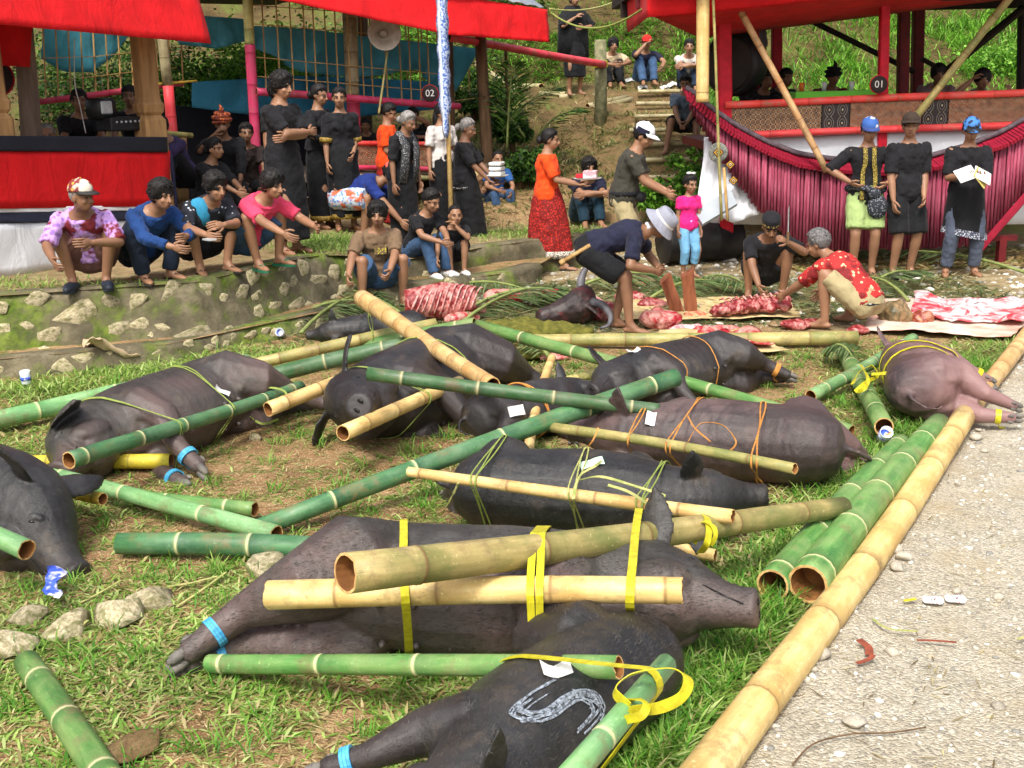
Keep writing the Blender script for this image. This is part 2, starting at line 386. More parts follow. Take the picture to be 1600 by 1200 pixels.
def wall_run(name, label, pts, z0, z1, batter, seed, stones, srange, cat='wall'):
    root = thing(name, label, cat, (pts[0][0], pts[0][1], 0)); o = Vector((pts[0][0], pts[0][1], 0))
    zz1 = z1; mb = MB(); P = [Vector((x, y, 0)) for x, y in pts]; samp = []
    for a, b2 in zip(P, P[1:]):
        L = (b2-a).length; k = max(1, int(L/.09))
        for i in range(k): samp.append((a.lerp(b2, i/k), (b2-a).normalized()))
    samp.append((P[-1], (P[-1]-P[-2]).normalized()))
    T = [s[1] for s in samp]; Ts = [sum((T[min(max(i+k, 0), len(T)-1)] for k in (-3, -2, -1, 0, 1, 2, 3)), Vector()).normalized() for i in range(len(T))]
    rows = 9; rings = []
    for i, (p, _) in enumerate(samp):
        n = Vector((Ts[i].y, -Ts[i].x, 0)); r = []; z1 = zz1 if zz1 is not None else TL(p.x)
        r.append(p-n*.22+Vector((0, 0, z1-.03-float(fbm(p.x*3, p.y*3, seed))*.02))); r.append(p-n*.2+Vector((0, 0, z1+.012)))
        for j in range(rows):
            t = j/(rows-1); z = z1*(1-t)+z0*t
            w = (float(fbm(p.x*4+p.y*3, z*5, seed, 3))-.5)*.10+(float(fbm(p.x*13+p.y*9, z*14, seed+5, 2))-.5)*.035
            rr = .012 if j == 0 else 0
            r.append(p+n*(batter*t+w-(.03 if j == 0 else 0))+Vector((0, 0, z+(.016 if j == 0 else 0))))
        rings.append([q-o for q in r])
    mb.loft(rings, False, closed=False)
    mb.obj('mortar_face', MORTAR, root)
    rr = random.Random(seed); placed = []
    for k in range(stones*8):
        if len(placed) >= stones: break
        i = rr.randrange(2, len(samp)-2); p = samp[i][0]; n = Vector((Ts[i].y, -Ts[i].x, 0)); z1 = zz1 if zz1 is not None else TL(p.x); z = rr.uniform(z0+.05, z1-.04)
        s = rr.uniform(*srange); t = (z1-z)/(z1-z0); q = p+n*(batter*t-.02)+Vector((0, 0, z))
        if any((q-w).length < (s+ws)*.80 for w, ws in placed): continue
        placed.append((q, s)); R = Matrix((Ts[i], Vector((0, 0, 1)), n)).transposed().to_4x4()
        ob = link('stone', ROCKS[rr.randrange(8)], root)
        ob.matrix_local = Matrix.Translation(q-o) @ R @ Matrix.Rotation(rr.uniform(-.5, .5), 4, 'Z') @ Matrix.Diagonal((s*rr.uniform(1, 1.4), s*rr.uniform(.65, .95), s*rr.uniform(.45, .7), 1))
    return root
wall_run('retaining_wall', 'long mossy retaining wall of pale rubble stones under the squatting men', WALL[:6], -.03, None, .22, 3, 230, (.075, .19))
wall_run('terrace_wall', 'weathered plain concrete edge wall behind the woman in the orange dress', WALL[5:], -.03, None, .06, 8, 6, (.05, .09))
LEDGE = [(-9, 7.7), (-5.7, 8.45), (-4.2, 8.8), (-2.75, 9.3), (-2.0, 10.2), (-1.45, 10.9)]
led = wall_run('stone_ledge', 'low kerb-like ledge of rough stones at the foot of the mossy wall', LEDGE, -.03, .12, .08, 17, 55, (.05, .10), 'ledge')
mb = MB(); rings = []
for (x, y), (x2, y2) in zip(LEDGE, [(-9, 8.25), (-5.6, 9.0), (-4.05, 9.3), (-2.6, 9.8), (-1.83, 11.3), (-1.25, 11.9)]):
    rings.append([Vector((x, y, .125)), Vector(((x+x2)/2, (y+y2)/2, .135)), Vector((x2, y2, .15))])
mb.loft(rings, False, closed=False); o = mb.obj('ledge_top', SOIL, led); o.location = -led.location

# lower steps by the boys and rough stone edging towards the yard
wall_run('stone_step', 'low worn stone step where the two boys rest their feet', [(-1.4, 11.6), (-.7, 11.85), (.0, 12.35), (.35, 12.9)], -.03, .17, .04, 29, 12, (.06, .11), 'step')
mb = MB(); mb.loft([[Vector((-1.42, 11.6, .165)), Vector((-1.5, 12.1, .17))], [Vector((-.7, 11.87, .17)), Vector((-.85, 12.35, .175))], [Vector((0, 12.37, .17)), Vector((-.2, 13.1, .175))], [Vector((.33, 12.92, .165)), Vector((.5, 13.5, .17))]], False, closed=False)
mb.obj('step_top', SOIL, bpy.data.objects['stone_step'], loc=(1.4, -11.6, 0))
# ================================================================ PIGS
def pig_mat(name, back, side, belly, hair=(.10, .09, .085)):
    m, nt, b = new_mat(name); v = coords(nt)
    sx = N(nt, 'ShaderNodeSeparateXYZ'); nt.links.new(v, sx.inputs[0])
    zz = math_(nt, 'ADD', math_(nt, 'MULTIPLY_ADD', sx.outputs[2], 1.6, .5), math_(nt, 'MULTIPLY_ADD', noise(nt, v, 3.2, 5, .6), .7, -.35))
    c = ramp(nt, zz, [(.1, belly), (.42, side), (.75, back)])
    pt = ramp(nt, noise(nt, v, 2.6, 7, .7), [(.46, (0, 0, 0)), (.62, (.75, .75, .75))])
    c = mix(nt, pt, c, tuple(x*1.7+.012 for x in side))
    dust = ramp(nt, noise(nt, v, 6, 7, .7), [(.56, (0, 0, 0)), (.74, (.30, .30, .30))])
    c = mix(nt, dust, c, S(128, 108, 84))
    vh = coords(nt, (14, 60, 60)); hn = noise(nt, vh, 6, 4, .6, .6)
    c = mix(nt, ramp(nt, hn, [(.54, (0, 0, 0)), (.7, (.28, .28, .28))]), c, hair)
    nt.links.new(c, b.inputs['Base Color'])
    nt.links.new(ramp(nt, noise(nt, v, 5, 4), [(.3, (.30,)*3), (.7, (.52,)*3)]), b.inputs['Roughness'])
    b.inputs['Specular IOR Level'].default_value = .45; b.inputs['Coat Weight'].default_value = .12; b.inputs['Coat Roughness'].default_value = .35
    wr = noise(nt, coords(nt, (1.4, 1, 1)), 16, 6, .65, .4)
    wv_ = N(nt, 'ShaderNodeTexWave', wave_type='BANDS', bands_direction='X'); wv_.inputs['Scale'].default_value = 5; wv_.inputs['Distortion'].default_value = 9; wv_.inputs['Detail'].default_value = 4; wv_.inputs['Detail Scale'].default_value = 1.2; nt.links.new(v, wv_.inputs['Vector'])
    bump(nt, b, math_(nt, 'ADD', math_(nt, 'ADD', math_(nt, 'MULTIPLY', hn, .5), math_(nt, 'MULTIPLY', wv_.outputs['Fac'], .35)), wr), .4, .018)
    return m
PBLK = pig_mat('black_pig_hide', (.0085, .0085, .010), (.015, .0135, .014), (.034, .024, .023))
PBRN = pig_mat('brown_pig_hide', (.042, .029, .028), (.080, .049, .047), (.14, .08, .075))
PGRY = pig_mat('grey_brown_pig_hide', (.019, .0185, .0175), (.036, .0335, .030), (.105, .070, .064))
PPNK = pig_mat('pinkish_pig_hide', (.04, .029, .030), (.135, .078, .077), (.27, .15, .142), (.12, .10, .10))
HOOF = mat('hoof_horn', (.10, .095, .09), (.20, .18, .15), 20, .6)
DARKW = mat('wet_dark', (.008, .007, .007), (.015, .012, .012), 10, .25, 0)

PIGS = {}
def leg_chain(pts, rot, piv):
    R = rotm(rot, 'Y'); p0 = Vector(pts[0]); return [p0+R@(Vector(p)-p0) for p in pts]
def pig(name, label, rump, snout, roll, matl, z=.19, voxel=.011, head=(0, 0), fl=0., fr=0., hl=0., hr=0., splay=0., ears=((35, 30), (35, 30)), s=None, group='pigs tied to bamboo poles on the grass', fat=1.0, shift=0.0, earv=(None, None), esc=1.0, sag=1.0):
    a = G(*rump, z); b2 = G(*snout, z); d = b2-a; s = s or d.length/1.51
    yaw = atan2(d.y, d.x); c = a+d.normalized()*.62*s+Vector((0, 0, shift))
    root = thing('pig', label, 'pig', c, group=group); root.rotation_euler = Euler((radians(roll), 0, yaw), 'XYZ')
    mb = MB(); ex = MB()
    HR = rotm(radians(head[0]), 'Z') @ rotm(radians(head[1]), 'Y'); piv = Vector((.44, 0, .03))
    def hd(p):
        p = Vector(p)
        t = min(1, max(0, (p.x-.36)/.2))
        q = piv+HR@(p-piv); return p.lerp(q, t)
    prof = [(-.63, .05, .05, .07), (-.60, .05, .13, .16), (-.52, .035, .185, .225), (-.40, .02, .215, .255), (-.25, 0, .215, .25), (-.08, -.02, .225, .26), (.08, -.025, .228, .262), (.22, -.01, .215, .25),
            (.34, .01, .19, .225), (.45, .03, .165, .195), (.55, .04, .148, .172), (.63, .03, .132, .15), (.70, .003, .108, .122), (.755, -.03, .083, .094), (.80, -.052, .069, .073), (.85, -.066, .061, .063), (.885, -.07, .062, .063)]
    rings = []
    for x, cz, ry, rz in prof:
        k = fat if x < .4 else 1
        rings.append([hd((x, ry*k*cos(2*pi*j/20), cz+rz*(k if x < .4 else 1)*sin(2*pi*j/20)*(1.0 if sin(2*pi*j/20) > 0 else 1.04))) for j in range(20)])
    mb.loft(rings)
    mb.ell(hd((.60, 0, -.07)), (.15, .12, .10))                        # jowl
    mb.ell(hd((.66, .07, .045)), (.055, .035, .04)); mb.ell(hd((.66, -.07, .045)), (.055, .035, .04)); mb.ell(hd((.60, .10, -.06)), (.11, .05, .07)); mb.ell(hd((.60, -.10, -.06)), (.11, .05, .07))
    # legs
    LEGS = []
    for side, fa, ha in ((1, fl, hl), (-1, fr, hr)):
        sp = side*(.11+splay*.0)
        f = leg_chain([(.26, sp*1.05, -.08), (.23, sp*1.2, -.25), (.29, sp*1.15, -.41), (.285, sp*1.1, -.55)], radians(fa), None)
        h = leg_chain([(-.40, sp*.95, -.06), (-.36, sp*1.25, -.26), (-.49, sp*1.1, -.42), (-.475, sp*1.05, -.60)], radians(ha), None)
        if side == (1 if roll > 0 else -1):        # the uppermost legs sag towards the ground
            for ch in (f, h):
                for k_, dy in ((1, .03), (2, .11), (3, .17)): ch[k_].y -= side*dy*sag
        mb.tube(f, [.118, .078, .048, .037], 12, round_=True); mb.ell(f[0], (.14, .085, .16))
        mb.tube(h, [.17, .118, .058, .039], 12, round_=True); mb.ell(h[0], (.18, .10, .21))
        for ch in (f, h):
            LEGS.append([p*s for p in ch])
            dv = (ch[3]-ch[2]).normalized(); lat = Vector((0, 1, 0)); fw = lat.cross(dv)
            mb.ell(ch[2], (.05, .05, .05)); mb.ell(ch[3], (.042, .042, .045))
            R = frame_from(dv)
            for q in (-.017, .017): ex.ell(ch[3]+dv*.05+lat*q-fw*.008, (.019, .021, .042), R, 8, 6, 1)
            for q in (-.022, .022): ex.ell(ch[3]-dv*.0+lat*q+fw*.038, (.011, .012, .022), R, 6, 5, 1)
    # ears: leaf-shaped flaps
    for side, (e_out, e_up) in zip((1, -1), ears):
        base = Vector((.545, side*.085, .145)); eo, eu = radians(e_out), radians(e_up)
        dr = Vector((-.15, side*cos(eu)*sin(eo)+0, sin(eu)+.2)).normalized(); dr = Vector((.25*cos(eo)-.25, side*sin(eo), cos(eo)*.6+sin(eu)*.5)).normalized()
        if earv[0 if side > 0 else 1]: dr = Vector(earv[0 if side > 0 else 1]).normalized()
        wv = Vector((1, side*.25, -.1)) if abs(dr.x) < .75 else Vector((0, side*.3, 1)); wv = (wv-dr*wv.dot(dr)).normalized(); nn = dr.cross(wv).normalized()
        rr = []
        for t, w in ((-.12, .045), (.1, .058), (.35, .068), (.6, .058), (.82, .034), (1, .006)):
            cc = base+dr*t*.20*esc+nn*side*.05*t*t+wv*.03*t; w *= esc
            rr.append([hd(cc+wv*w*cos(2*pi*j/10)+nn*(.011*sin(2*pi*j/10)+.018*cos(2*pi*j/10)**2)) for j in range(10)])
        mb.loft(rr)
        # eye slit, brow fold
        ex.ell(hd((.688, side*.104, .040)), (.014, .006, .006), rotm(side*-.5, 'Z'), 8, 5, 2)
        mb.ell(hd((.685, side*.092, .058)), (.034, .02, .014), rotm(side*-.45, 'Z'))
        ex.ell(hd((.8985, side*.022, -.07)), (.004, .011, .017), None, 8, 5, 2)
        ex.tube([hd((.86, side*.038, -.114)), hd((.80, side*.054, -.094)), hd((.735, side*.078, -.072))], [.003, .004, .002], 5, mi=2)
    mb.lathe([(.05, 0), (.064, .008), (.064, .022), (.05, .03)], 14, hd((.868, 0, -.07)), HR@rotm(pi/2, 'Y'))
    tl = [Vector((-.62, 0, .12)), Vector((-.70, .02, .10)), Vector((-.76, .05, .02)), Vector((-.74, .06, -.07)), Vector((-.70, .045, -.10))]
    mb.tube(tl, [.022, .016, .013, .012, .012], 8)
    for i in range(5):
        for side in (1, -1): ex.ell((-.28+i*.11, side*.07, -.268*fat+.004), (.012, .012, .016), None, 7, 5, 0)
    for q in (mb, ex): q.v = [tuple(Vector(p)*s) for p in q.v]
    body = melt('body', mb, [matl, HOOF, DARKW], root, voxel, 4, .006, .12, ex)
    PIGS[name] = (root, body, s, LEGS)
    return root
# belly towards the viewer: roll -90 with the head to the right, +90 with the head to the left
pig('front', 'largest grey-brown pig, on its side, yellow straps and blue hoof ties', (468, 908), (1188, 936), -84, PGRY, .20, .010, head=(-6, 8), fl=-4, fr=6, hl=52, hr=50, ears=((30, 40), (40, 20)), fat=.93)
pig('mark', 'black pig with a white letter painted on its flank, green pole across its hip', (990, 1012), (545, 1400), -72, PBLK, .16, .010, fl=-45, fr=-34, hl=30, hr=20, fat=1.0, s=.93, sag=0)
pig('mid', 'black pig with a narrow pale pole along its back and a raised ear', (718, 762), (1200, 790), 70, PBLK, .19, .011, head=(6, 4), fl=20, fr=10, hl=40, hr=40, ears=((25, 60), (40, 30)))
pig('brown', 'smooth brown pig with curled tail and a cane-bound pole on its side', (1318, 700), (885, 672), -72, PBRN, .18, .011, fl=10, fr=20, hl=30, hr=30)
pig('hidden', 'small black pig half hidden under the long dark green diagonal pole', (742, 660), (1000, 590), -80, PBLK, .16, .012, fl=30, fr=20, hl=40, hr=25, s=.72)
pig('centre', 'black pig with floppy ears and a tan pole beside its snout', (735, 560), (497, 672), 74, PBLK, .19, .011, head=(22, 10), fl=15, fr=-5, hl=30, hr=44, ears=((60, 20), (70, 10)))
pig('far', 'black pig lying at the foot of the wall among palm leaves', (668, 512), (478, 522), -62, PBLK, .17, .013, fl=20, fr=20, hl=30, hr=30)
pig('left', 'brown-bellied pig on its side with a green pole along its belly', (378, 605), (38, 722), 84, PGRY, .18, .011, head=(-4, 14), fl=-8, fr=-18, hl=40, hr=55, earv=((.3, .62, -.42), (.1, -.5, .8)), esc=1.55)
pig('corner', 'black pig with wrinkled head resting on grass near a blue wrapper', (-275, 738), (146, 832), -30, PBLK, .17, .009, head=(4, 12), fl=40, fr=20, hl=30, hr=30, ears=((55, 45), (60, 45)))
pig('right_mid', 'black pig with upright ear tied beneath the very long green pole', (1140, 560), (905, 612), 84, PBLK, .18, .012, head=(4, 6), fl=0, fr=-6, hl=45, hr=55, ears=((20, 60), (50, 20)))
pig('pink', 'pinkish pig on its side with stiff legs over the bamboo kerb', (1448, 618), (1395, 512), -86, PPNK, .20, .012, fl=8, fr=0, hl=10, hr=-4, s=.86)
flush()
# ================================================================ BAMBOO
def bamboo_mat(name, lo, mid, hi, ringc, stain, stamt=.5):
    m, nt, b = new_mat(name)
    v = coords(nt, (1, 1, .12)); v2 = coords(nt)
    at = N(nt, 'ShaderNodeAttribute', attribute_name='Col'); sep = N(nt, 'ShaderNodeSeparateColor'); nt.links.new(at.outputs['Color'], sep.inputs[0])
    c = ramp(nt, noise(nt, v, 22, 6, .65), [(.25, lo), (.5, mid), (.78, hi)])
    c = mix(nt, math_(nt, 'MULTIPLY', sep.outputs[1], .75), c, lo)                 # darker just above a joint, waxy pale below
    c = mix(nt, ramp(nt, noise(nt, v2, 3.2, 6, .65), [(.44, (0, 0, 0)), (.62, (stamt,)*3)]), c, stain)
    c = mix(nt, ramp(nt, noise(nt, v2, 70, 4, .7), [(.62, (0, 0, 0)), (.7, (.55,)*3)]), c, tuple(min(1, x*1.6+.03) for x in hi))
    c = mix(nt, ramp(nt, noise(nt, coords(nt, (1, 1, .4), loc=(3, 1, 7)), 38, 5, .7), [(.64, (0, 0, 0)), (.71, (.6,)*3)]), c, tuple(x*.45 for x in lo))
    c = mix(nt, ramp(nt, noise(nt, coords(nt, loc=(9, 4, 2)), 5, 8, .75), [(.52, (0, 0, 0)), (.64, (.6,)*3)]), c, S(120, 98, 70))
    c = mix(nt, sep.outputs[0], c, ringc)
    h = N(nt, 'ShaderNodeHueSaturation'); nt.links.new(c, h.inputs['Color']); nt.links.new(math_(nt, 'MULTIPLY_ADD', objrand(nt), .4, .8), h.inputs['Value'])
    nt.links.new(math_(nt, 'MULTIPLY_ADD', objrand(nt), .03, .485), h.inputs['Hue'])
    nt.links.new(h.outputs[0], b.inputs['Base Color'])
    nt.links.new(ramp(nt, noise(nt, v2, 9, 5), [(.3, (.38,)*3), (.7, (.7,)*3)]), b.inputs['Roughness']); b.inputs['Specular IOR Level'].default_value = .45
    bump(nt, b, noise(nt, v, 60, 6, .7), .18, .004); return m
BG = bamboo_mat('green_bamboo', S(52, 96, 44), S(82, 126, 60), S(130, 162, 92), S(196, 188, 144), S(136, 150, 96), .65)
BD = bamboo_mat('dark_green_bamboo', S(36, 74, 46), S(56, 100, 58), S(92, 132, 84), S(190, 184, 138), S(106, 132, 100), .65)
BW = bamboo_mat('waxy_green_bamboo', S(86, 132, 88), S(120, 164, 108), S(168, 198, 146), S(206, 200, 150), S(78, 128, 50))
BT = bamboo_mat('tan_bamboo', S(176, 138, 86), S(208, 174, 118), S(228, 202, 152), S(130, 96, 58), S(180, 130, 70), .6)
BO = bamboo_mat('olive_bamboo', S(128, 124, 66), S(170, 156, 96), S(204, 186, 128), S(120, 96, 56), S(96, 112, 56), .8)
BY = bamboo_mat('yellow_bamboo', S(176, 150, 36), S(214, 184, 58), S(232, 208, 96), S(120, 110, 40), S(118, 140, 44))
BR = bamboo_mat('red_painted_bamboo', S(196, 42, 66), S(214, 56, 82), S(226, 84, 106), S(176, 40, 60), S(206, 96, 110), .4)
BX = bamboo_mat('grey_old_bamboo', S(138, 124, 90), S(176, 164, 124), S(206, 196, 160), S(110, 96, 66), S(110, 108, 70), .6)
PITH = mat('bamboo_pith', S(214, 178, 118), S(176, 134, 80), 30, .8)
INNER = mat('bamboo_inside', S(150, 100, 54), S(110, 70, 36), 12, .85)
BMATS = dict(g=BG, d=BD, w=BW, t=BT, o=BO, y=BY, r=BR, x=BX)
def bamboo_mesh(L, r0, r1, kind, node=.36, seed=0, wob=.004, hollow=True, seg=16, bend=0.0):
    r = random.Random(seed); prof = []; z = 0; nodes = []
    k = r.uniform(.1, .9)*node
    while k < L-.05: nodes.append(k); k += node*r.uniform(.85, 1.15)
    def R(z): return r0+(r1-r0)*z/L
    zs = [(0.0, 1, 0, 0)]
    for nd in nodes:
        for dz, f, c, g in ((-.06, 1, 0, 0), (-.022, 1.0, 0, .0), (-.009, 1.01, .2, 0), (-.004, 1.025, .8, 0), (.002, 1.035, .9, 0), (.006, 1.01, .35, .8), (.010, .99, .0, 1), (.05, .995, 0, .6), (.12, 1, 0, 0)):
            if .005 < nd+dz < L-.005: zs.append((nd+dz, f, c, g))
    zs.append((L, 1, 0, 0)); zs.sort()
    ph = r.uniform(0, 6); vs = []; cs = []; n = seg
    def ctr(z): return (wob*sin(z*2.1+ph)+bend*sin(pi*z/L), wob*cos(z*1.7+ph*2))
    jag = [r.uniform(-.006, .001) if hollow else 0 for _ in range(n)]; jag2 = [r.uniform(-.001, .006) if hollow else 0 for _ in range(n)]
    for i, (z, f, c, g) in enumerate(zs):
        cx, cy = ctr(z)
        for j in range(n):
            dz = jag[j] if i == len(zs)-1 else (jag2[j] if i == 0 else 0)
            vs.append((cx+R(z)*f*cos(2*pi*j/n), cy+R(z)*f*sin(2*pi*j/n), z+dz)); cs.append((c, g, 0, 1))
    fs = []; mi = []
    for i in range(len(zs)-1):
        for j in range(n): k = (j+1) % n; fs.append((i*n+j, i*n+k, (i+1)*n+k, (i+1)*n+j)); mi.append(0)
    for end, zb, dr, jg in ((0, 0, 1, jag2), (1, L, -1, jag)):
        base = 0 if end == 0 else (len(zs)-1)*n; o = len(vs); cx, cy = ctr(zb)
        if hollow:
            for f, dz in ((.86, 0), (.84, .10), (.84, .16)):
                for j in range(n): vs.append((cx+R(zb)*f*cos(2*pi*j/n), cy+R(zb)*f*sin(2*pi*j/n), zb+dr*dz+(jg[j] if dz == 0 else 0))); cs.append((0, 0, 0, 1))
            rows = [base, o, o+n, o+2*n]; mm = [1, 2, 2]
            for a in range(3):
                for j in range(n):
                    k = (j+1) % n; q = (rows[a]+j, rows[a+1]+j, rows[a+1]+k, rows[a]+k); fs.append(q if end == 0 else q[::-1]); mi.append(mm[a])
            q = tuple(rows[3]+j for j in range(n)); fs.append(q if end else q[::-1]); mi.append(2)
        else:
            q = tuple(base+j for j in range(n)); fs.append(q if end else q[::-1]); mi.append(1)
    me = bpy.data.meshes.new('bamboo_pole'); me.from_pydata(vs, [], fs)
    for mm in (BMATS[kind], PITH, INNER): me.materials.append(mm)
    me.polygons.foreach_set('material_index', mi); me.polygons.foreach_set('use_smooth', [m == 0 for m in mi])
    at = me.color_attributes.new('Col', 'FLOAT_COLOR', 'POINT'); at.data.foreach_set('color', np.asarray(cs, np.float32).ravel())
    me.update(); return me
NPOLE = [0]
def bpole(p0, p1, r0, r1, kind, label=None, parent=None, name='bamboo_pole', node=.36, group=None, cat='bamboo pole', hollow=True, wob=.004, seg=16, bend=0.0):
    p0 = Vector(p0); p1 = Vector(p1); NPOLE[0] += 1; d = p1-p0
    me = bamboo_mesh(d.length, r0, r1, kind, node, NPOLE[0]*7, wob, hollow, seg, bend)
    q = d.to_track_quat('Z', 'Y')
    o = link(name, me, parent, p0, None, label, cat if label else None, group)
    o.rotation_euler = (q.to_matrix() @ rotm(NPOLE[0]*1.3, 'Z')).to_euler(); return o
def pdepth(p): return p.y*_cP-(p.z-CAMH)*_sP
def ppole(a, b, w0, w1, kind, label, node=.36, group=None, **kw):
    p0, p1 = G(*a), G(*b)                     # ends seen in the photograph, with the height each end lies at
    kw.setdefault('bend', random.uniform(-.010, .012)*(p1-p0).length); kw.setdefault('wob', .006); return bpole(p0, p1, w0/2*pdepth(p0)/FPX, w1/2*pdepth(p1)/FPX, kind, label, node=node, group=group, **kw)
POLES = {}
for key, a, b, w0, w1, kind, node, label in [
    ('kerb', (1012, 1328, .07), (1512, 642, .065), 84, 34, 't', .72, 'thick tan bamboo kerb pole lying along the edge of the gravel'),
    ('kerb2', (1508, 648, .06), (1640, 478, .06), 30, 22, 't', .6, 'tan bamboo kerb pole continuing beyond the pinkish pig beside the hide'),
    ('gA', (1262, 916, .07), (1468, 664, .065), 64, 36, 'g', .52, 'thick open green bamboo pole lying against the tan kerb pole'),
    ('gB', (1208, 914, .058), (1408, 690, .055), 52, 30, 'g', .55, 'slimmer open green bamboo pole on the grass beside the thick green one'),
    ('over', (538, 898, .60), (1318, 793, .15), 66, 32, 'o', .5, 'long weathered olive bamboo pole leaning over the large front pig'),
    ('belly', (418, 928, .34), (1068, 925, .40), 46, 42, 't', .42, 'tan bamboo pole strapped along the belly of the large front pig'),
    ('low', (327, 1035, .05), (968, 1046, .36), 30, 38, 'g', .45, 'bright green bamboo pole across the hip of the painted pig'),
    ('spig', (1040, 1034, .46), (868, 1235, .44), 34, 46, 'w', .5, 'waxy green bamboo pole with a loop of yellow strap on the painted pig'),
    ('bl', (40, 1035, .05), (172, 1222, .05), 40, 54, 'g', .36, 'short green bamboo pole on the grass beside pale rocks and bare soil'),
    ('mid', (185, 850, .05), (540, 862, .05), 34, 38, 'd', .36, 'dark green bamboo pole lying behind the rump of the large front pig'),
    ('l1', (-60, 700, .16), (432, 838, .05), 20, 30, 'w', .5, 'long speckled green bamboo pole sloping past the wrinkled pig head'),
    ('l2', (205, 774, .05), (400, 795, .05), 22, 24, 'g', .32, 'short green bamboo pole tucked under the long speckled one'),
    ('l3', (60, 757, .14), (160, 779, .14), 16, 20, 'y', .2, 'thin yellow bamboo stub tied beside the black pig head'),
    ('l4', (-60, 812, .30), (42, 860, .24), 28, 34, 'w', .3, 'pale green bamboo stub beside the cheek of the wrinkled pig head'),
    ('diag', (405, 826, .05), (1058, 590, .42), 30, 29, 'd', .48, 'long dark green bamboo pole running diagonally over several pigs'),
    ('top2', (573, 583, .56), (1030, 642, .34), 22, 22, 'd', .4, 'dark green bamboo pole lying over the black pig with floppy ears'),
    ('long', (745, 508, .34), (1332, 674, .10), 20, 20, 'g', .55, 'very long green bamboo pole slanting across the pig with the upright ear'),
    ('apexA', (365, 602, .07), (668, 532, .34), 26, 24, 'd', .42, 'dark green bamboo pole with open end resting on the pig among palm leaves'),
    ('apexB', (520, 548, .12), (743, 506, .36), 18, 18, 'g', .4, 'green bamboo pole meeting the very long one at a peak'),
    ('spot', (386, 570, .10), (682, 506, .30), 19, 17, 'o', .34, 'spotted olive bamboo pole tied over the pig among palm leaves'),
    ('lb', (-120, 682, .07), (386, 564, .14), 30, 24, 'w', .48, 'long green bamboo pole behind the back of the brown-bellied pig'),
    ('lbelly', (108, 722, .28), (470, 602, .20), 28, 18, 'd', .36, 'green bamboo pole tied along the belly of the brown-bellied pig'),
    ('lground', (-20, 722, .04), (268, 722, .05), 20, 24, 'y', .24, 'yellow bamboo pole under the front legs of the brown-bellied pig'),
    ('c1', (534, 676, .26), (720, 598, .24), 26, 20, 't', .3, 'tan bamboo pole under the foreleg of the black pig with floppy ears'),
    ('c2', (418, 638, .18), (560, 584, .26), 24, 20, 't', .3, 'tan bamboo stub with open end bound with grass by the floppy-eared pig'),
    ('cross', (566, 468, .48), (772, 602, .46), 28, 24, 't', .3, 'straight tan bamboo pole crossing the green poles below the rib carcass'),
    ('hid', (826, 706, .12), (862, 560, .30), 17, 13, 't', .3, 'thin tan bamboo stake bound to the small hidden pig'),
    ('b1', (862, 667, .28), (1243, 734, .34), 16, 18, 'o', .32, 'narrow cane-tied bamboo pole along the side of the smooth brown pig'),
    ('m1', (638, 738, .36), (1146, 806, .36), 16, 24, 't', .4, 'narrow pale bamboo pole tied along the black pig with the raised ear'),
    ('r1', (880, 597, .08), (985, 570, .1), 15, 14, 'o', .3, 'short olive bamboo stub beneath the pig with the upright ear'),
    ('r2', (975, 616, .18), (1150, 566, .2), 18, 15, 'o', .3, 'brownish bamboo pole held under the legs of the pig with the upright ear'),
    ('yard', (790, 532, .07), (1340, 527, .07), 19, 22, 'o', .5, 'long level bamboo pole lying in front of the cut meat and mats'),
    ('x1', (1318, 545, .07), (1380, 668, .10), 24, 30, 'g', .3, 'green bamboo pole with open end below the yellow knot by the pinkish pig'),
    ('x2', (1266, 620, .06), (1428, 528, .18), 20, 18, 'w', .25, 'waxy green bamboo stake bound across by yellow strap at the pinkish pig'),
    ('f2', (905, 830, .07), (1118, 868, .05), 20, 20, 't', .3, 'tan bamboo stub sticking out behind the ears of the large front pig'),
]:
    POLES[key] = (ppole(a, b, w0, w1, kind, label, node), G(*a), G(*b), (w0+w1)/4*pdepth(G(*a))/FPX)
# ================================================================ GROUND COVER
def blade_field(name, pos, length, width, lean, colr, mats, label, cat, seed, segs=2, curl=.6, zbase=None, vert=.75):
    n = len(pos); r = np.random.default_rng(seed)
    az = r.uniform(0, 2*pi, n); L = length*r.uniform(.55, 1.3, n); W = width*r.uniform(.6, 1.35, n)
    up = np.clip(vert+r.normal(0, lean, n), .05, .98)            # sine of the starting slope
    hx, hy = np.cos(az), np.sin(az); wx, wy = -hy, hx
    V = []; ts = [0, .5, 1] if segs == 2 else [0, 1]
    for t in ts:
        w = W*(.6 if t == 0 else (1.0 if t == .5 else .05))
        hor = L*(np.sqrt(1-up**2)*t+curl*.35*t*t); ver = L*(up*t-curl*.45*t*t)
        cx = pos[:, 0]+hx*hor; cy = pos[:, 1]+hy*hor; cz = pos[:, 2]+np.maximum(ver, -.01)
        V.append(np.stack([cx+wx*w/2, cy+wy*w/2, cz], -1)); V.append(np.stack([cx-wx*w/2, cy-wy*w/2, cz], -1))
    k = len(V); V = np.stack(V, 1).reshape(-1, 3); b = np.arange(n)*k
    F = [np.stack([b+2*i, b+2*i+1, b+2*i+3, b+2*i+2], -1) for i in range(len(ts)-1)]
    F = np.concatenate(F); C = np.repeat(np.concatenate([colr, np.ones((n, 1))], 1), k, axis=0)
    me = quickmesh(name, V, F, 4, mats, C)
    return link(name, me, label=label, cat=cat, kind='stuff')
